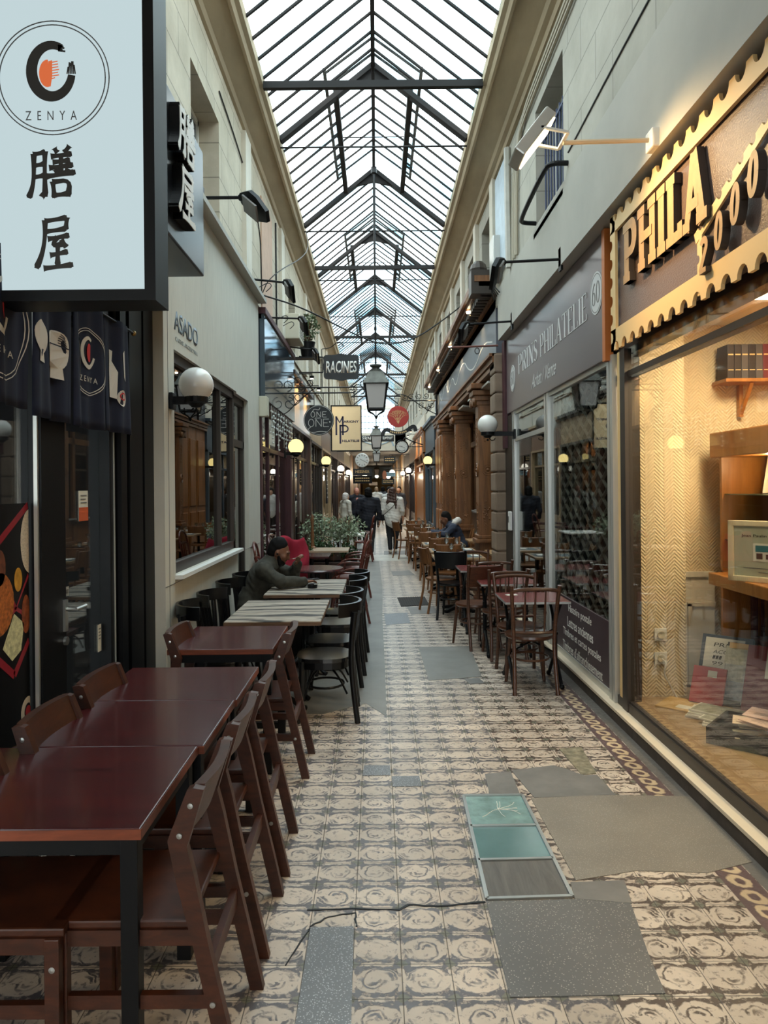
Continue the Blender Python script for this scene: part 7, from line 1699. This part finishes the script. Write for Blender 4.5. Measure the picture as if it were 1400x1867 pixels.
def person(label, loc, rz, J, top, bottom, shoe, skin, hairf, h=.011, s=1.0, headrot=(0,0,0), hands=None, sleeve=1.0, coat=0, wid=1.0, group=None, bag=None, extra=None, bare=None):
    o=thing('person',label,'person',loc,rz,group)
    V=lambda a: tuple(x*s for x in a); g={k_:V(v) for k_,v in J.items()}
    from mathutils import Euler
    hr=Euler(headrot).to_matrix(); hp,T,Rm=head(g['head'],hr,s)
    skinp=list(hp)+[c_(g['neck'],tuple(T((0,-.02,-.08))),.055*s,.052*s)]
    tor=[('e',g['chest'],(.165*s*wid,.112*s*wid,.19*s),None,.05),c_(g['chest'],g['pelvis'],.135*s*wid,.14*s*wid,.05),('e',g['pelvis'],(.17*s*wid,.12*s*wid,.12*s),None,.05),c_(g['neck'],g['chest'],.06*s,.11*s,.05)]
    arms=[];fore=[];legs=[];calves=[]
    for q in 'LR':
        arms+= [c_(g['neck'],g['sh'+q],.06*s,.062*s,.05),c_(g['sh'+q],g['el'+q],.058*s*wid,.044*s)]; fore.append(c_(g['el'+q],g['wr'+q],.043*s,.029*s))
        legs+= [c_(g['hip'+q],g['kn'+q],.088*s*wid,.058*s)]; calves.append(c_(g['kn'+q],g['an'+q],.056*s,.038*s))
        hd=hands[q]; skinp+=hand(g['wr'+q],hd[0],hd[1],hd[2],hd[3],s)
    an=[]
    for q in 'LR': an.append(c_(g['an'+q],g['to'+q],.036*s,.03*s))
    body=skinp+[(*p[:3],*(x*.90 for x in p[3:5]),*p[5:]) if p[0]=='c' else ('e',p[1],tuple(x*.9 for x in p[2]),*p[3:]) for p in tor+arms+legs]+fore+calves+an
    b_=skinmesh('body',body,skin,o,h,.025)
    inf=lambda P,e: [(*p[:3],p[3]+e,p[4]+e,*p[5:]) if p[0]=='c' else ('e',p[1],tuple(x+e for x in p[2]),*p[3:]) for p in P]
    sl=[]
    for q,p in zip('LR',fore):
        e_=tuple(np.array(p[1])+(np.array(p[2])-np.array(p[1]))*sleeve); sl.append(c_(p[1],e_,p[3]+.016,p[3]+(p[4]-p[3])*sleeve+.018))
    tp=inf(tor,.014)+inf(arms,.014)+(sl if sleeve>0 else [])
    tp=[p for p in tp]
    if coat: tp.append(c_(g['pelvis'],tuple(np.array(g['pelvis'])-np.array((0,.0,coat))),.155*s*wid,.165*s*wid,.05))
    skinmesh('top_garment',tp,top,o,h,.03,.0045)
    bt=inf(legs,.016)+[c_(p[1],tuple(np.array(p[1])+(np.array(p[2])-np.array(p[1]))*.93),p[3]+.014,p[4]+.018) for p in calves]+[('e',g['pelvis'],(.168*s*wid,.125*s*wid,.11*s),None,.05)]
    skinmesh('trousers',bt,bottom,o,h,.03,.003)
    for q in 'LR':
        a=np.array(g['an'+q]); t_=np.array(g['to'+q]); d=t_-a; d[2]=0; d/=np.linalg.norm(d)+1e-9
        bz=min(a[2],t_[2])-.03*s
        skinmesh('shoe',[c_(a+np.array((0,0,-.035*s)),t_,.042*s,.034*s),c_(a+np.array((0,0,-.045*s))-d*.03,t_+d*.02,.034*s,.03*s)],shoe,o,h,.03)
    hairf(o,T,Rm,s,h)
    if extra: extra(o,T,Rm,g,s,h)
    return o
def hair_short(mat, top=.012):
    def f(o,T,Rm,s,h): skinmesh('hair',[('e',T((0,-.03,.054)),(.081*s,.092*s,(.078+top)*s),Rm,.02),('e',T((0,-.055,.0)),(.076*s,.062*s,.08*s),Rm,.02)],mat,o,h,.02,.003)
    return f
def hair_bob(mat):
    def f(o,T,Rm,s,h): skinmesh('hair',[('e',T((0,-.02,.05)),(.098*s,.108*s,.102*s),Rm,.03),('e',T((0,-.045,-.03)),(.098*s,.085*s,.10*s),Rm,.03)],mat,o,h,.02,.006)
    return f
def hair_long(mat):
    def f(o,T,Rm,s,h):
        P=[('e',T((0,-.02,.05)),(.096*s,.106*s,.10*s),Rm,.03),('e',T((0,-.05,-.04)),(.10*s,.085*s,.12*s),Rm,.03)]
        random.seed(6)
        for i in range(9):
            x=-.085+.0212*i; P.append(c_(T((x,-.07,-.05)),T((x*1.25+random.uniform(-.02,.02),-.125,-.22)),.04*s,.036*s,.02)); P.append(c_(T((x*1.25,-.125,-.22)),T((x*1.2+random.uniform(-.03,.03),-.135,-.37-random.uniform(0,.06))),.036*s,.02*s,.02))
        skinmesh('hair',P,mat,o,h,.02,.009)
    return f
def hair_bald(mat):
    def f(o,T,Rm,s,h): skinmesh('hair',[('e',T((0,-.045,-.0)),(.079*s,.062*s,.05*s),Rm,.02)],mat,o,h,.02)
    return f
cl=lambda n,*c: plain(n,srgb(*c),.85,vary=.12,scale=7)
NAVY=cl('navy_jacket',28,30,40); BLACKC=cl('black_trousers',30,30,34); WHITEC=cl('white_blouse',222,218,210); OLIVE=plain('olive_knit',srgb(58,55,46),.9,vary=.35,scale=22,bump=.3); SHOEW=cl('cream_shoe',206,196,176); SHOEK=cl('dark_shoe',34,32,32)
DOWN=(0,.05,-1)
# ---- bearded man smoking at the grey timber table (faces across the passage)
Jm=dict(pelvis=(0,-.02,.56),chest=(0,.09,.80),neck=(0,.17,.965),head=(0,.25,1.07),shL=(-.19,.13,.92),shR=(.19,.13,.92),elL=(-.235,.36,.835),elR=(.27,.30,.82),wrL=(-.07,.42,.945),wrR=(.13,.50,.80),
    hipL=(-.09,.0,.53),hipR=(.09,.0,.53),knL=(-.11,.42,.53),knR=(.11,.42,.53),anL=(-.10,.40,.09),anR=(.10,.40,.09),toL=(-.11,.54,.04),toR=(.11,.54,.04))
def man_extra(o,T,Rm,g,s,h):
    skinmesh('beard',[('e',T((0,.048,-.075)),(.058,.05,.05),Rm,.02),c_(T((-.062,.02,-.03)),T((-.045,.055,-.085)),.018,.022),c_(T((.062,.02,-.03)),T((.045,.055,-.085)),.018,.022),c_(T((-.028,.092,-.036)),T((.028,.092,-.036)),.007,.007)],M['hair'],o,.007,.015,.002)
    for q in (-1,1):
        MB().sphere(T((q*.031,.076,.012)),.0125,12).build('eye', M['white'], o, True); MB().sphere(T((q*.031,.0855,.010)),.0055,8).build('iris', M['black'], o, True)
        MB().tube([T((q*.016,.094,.034)),T((q*.034,.094,.040)),T((q*.052,.080,.034))],.005,6).build('eyebrow', M['hair'], o)
        MB().sphere(T((q*.084,-.002,-.006)),.012,8).build('earbud', M['black'], o, True)
man=person('bearded man in a dark olive sweatshirt smoking over his phone at the grey table',(-1.21,6.95,0),-PI/2,Jm,OLIVE,BLACKC,SHOEK,M['skindark'],hair_short(M['hair'],.02),.0075,1.0,(-.42,0,0),
    {'L':((.45,.15,.75),(-.5,-.9,.3),1,1.0),'R':((-.5,.6,.05),(.1,.0,1),-1,.5)},extra=man_extra)
ph=thing('smartphone','black phone in the hand of the seated bearded man','phone',(-.64,6.885,.812),.4); MB().bbox(-.075,.075,-.036,.036,0,.009,.003).build('body', M['black'], ph); MB().box(-.07,.07,-.032,.032,.009,.0095).build('screen', plain('dark_screen',srgb(60,66,76),.1), ph)
cg=thing('cigarette','white cigarette between the fingers of the seated bearded man','cigarette',(-.83,6.985,1.005),-.1); MB().tube([(0,0,0),(.055,0,.012)],.004,8).build('paper_tube', M['paper'], cg); MB().tube([(-.025,0,-.005),(0,0,0)],.004,8).build('filter_tip', M['tableedge'], cg)
# ---- walking figures
def walk(sw=.12, arm=.06, lean=.0, wide=.0):
    return dict(pelvis=(0,0,.94),chest=(0,.01+lean,1.23),neck=(0,.0+lean,1.43),head=(0,.02+lean,1.57),shL=(-.19-wide,0+lean,1.38),shR=(.19+wide,0+lean,1.38),elL=(-.25-wide,-.03,1.10),elR=(.25+wide,-.02,1.10),wrL=(-.255-wide,.06+arm,.87),wrR=(.255+wide,.08-arm,.87),
      hipL=(-.09,0,.91),hipR=(.09,0,.91),knL=(-.085,.05+sw*.5,.50),knR=(.08,-.01-sw*.3,.50),anL=(-.07,sw*.6,.10),anR=(.06,-.08-sw*.8,.11),toL=(-.08,sw*.6+.15,.045),toR=(.065,-.0-sw*.8+.05,.04))
HW_={'L':(DOWN,(-1,0,0),1,.6),'R':(DOWN,(1,0,0),-1,.6)}
person('walking person with dark bobbed hair in a black jacket, seen from behind',(-.21,17.6,0),.02,walk(.13,.05,0,.02),NAVY,BLACKC,SHOEW,M['skin'],hair_bob(M['hair']),.012,.985,(0,0,0),HW_,.75,.13,1.12)
def bagx(o,T,Rm,g,s,h):
    MB().tube(smooth([(.14,-.10,1.41),(.06,-.165,1.25),(-.12,-.17,1.08),(-.24,-.08,.98)],2),.008,6).build('bag_strap', M['black'], o)
    MB().bbox(-.33,-.22,-.12,.06,.84,1.0,.02).build('shoulder_bag', M['black'], o)
person('woman with long wavy brown hair in a white blouse walking away with a strap bag',(.40,18.3,0),-.03,walk(-.10,-.05,0,.01),WHITEC,BLACKC,SHOEW,M['skin'],hair_long(M['hairbrown']),.012,.985,(0,0,-.25),HW_,.35,.10,1.18,extra=bagx)
# ---- people farther off
st_=walk(.03,.02)
def pinkx(o,T,Rm,g,s,h): skinmesh('shirt_front',[c_((0,.115,1.34),(0,.135,1.02),.05,.055)],cl('salmon_shirt',206,132,118),o,.014,.02)
person('bald man in a dark suit with an open salmon shirt standing on the left side',(-.62,21.6,0),PI+.25,st_,NAVY,BLACKC,SHOEK,plain('ruddy_skin',srgb(206,138,116),.55),hair_bald(plain('grey_hair',srgb(150,140,132),.7)),.014,1.0,(-.2,0,0),HW_,1.0,.12,1.05,extra=pinkx)
person('white-haired person in a cream cardigan beside the man in the dark suit',(-.92,20.9,0),-.9,st_,cl('cream_cardigan',206,200,186),BLACKC,SHOEK,M['skin'],hair_bob(plain('white_hair',srgb(216,206,200),.8)),.014,.9,(0,0,0),HW_,1.0,.05,1.0)
person('person in a pale shirt walking far down the passage behind the black jacket',(-.02,30,0),0,walk(.1),cl('pale_shirt',226,222,214),BLACKC,SHOEK,M['skin'],hair_short(plain('fair_hair',srgb(170,140,110),.7)),.016,1.0,(0,0,0),HW_,.5,.05,1.0)
person('dark-haired person in white coming towards the viewer beyond the long-haired woman',(.42,24.2,0),PI,walk(.1),cl('white_top',214,212,208),BLACKC,SHOEK,M['skin'],hair_bob(M['hair']),.015,1.0,(0,0,0),HW_,.9,.1,1.0)
person('person in a dark coat and cap at the right of the far group',(.82,26.5,0),PI-.5,st_,cl('dark_coat',52,54,62),BLACKC,SHOEK,M['skin'],hair_short(M['hair'],.02),.016,1.0,(0,0,0),HW_,1.0,.3,1.05)
person('person in dark clothes far down the middle of the passage',(.30,36,0),0,walk(-.1),cl('grey_coat',84,84,90),BLACKC,SHOEK,M['skin'],hair_bob(M['hair']),.018,1.0,(0,0,0),HW_,1.0,.2,1.0)
# ---- man reading at a dining table on the right, faces the aisle
Jr=dict(Jm); Jr.update(wrL=(-.10,.50,.83),elL=(-.25,.28,.80),wrR=(.10,.50,.83),elR=(.25,.28,.80))
def hood(o,T,Rm,g,s,h): skinmesh('hood',[c_((-.12,.10,1.0),(0,.02,1.04),.055,.065),c_((0,.02,1.04),(.12,.10,1.0),.065,.055),c_((-.10,.17,.96),(-.05,.2,.86),.035,.02),c_((.10,.17,.96),(.05,.2,.86),.035,.02)],cl('grey_hood',190,188,184),o,.012,.03,.003)
person('seated man in a navy jacket with a pale grey hood bent over a dining table',(1.56,13.62,0),PI/2,Jr,cl('navy_hoodie',46,56,76),BLACKC,SHOEK,M['skindark'],hair_short(M['hair'],.025),.011,1.0,(-.5,0,0),{'L':((.3,.9,0),(0,.1,1),1,.5),'R':((-.3,.9,0),(0,.1,1),-1,.5)},extra=hood)
dup(wc,(1.58,13.62,0),PI/2,'warm brown restaurant chair the man in the navy jacket sits on')
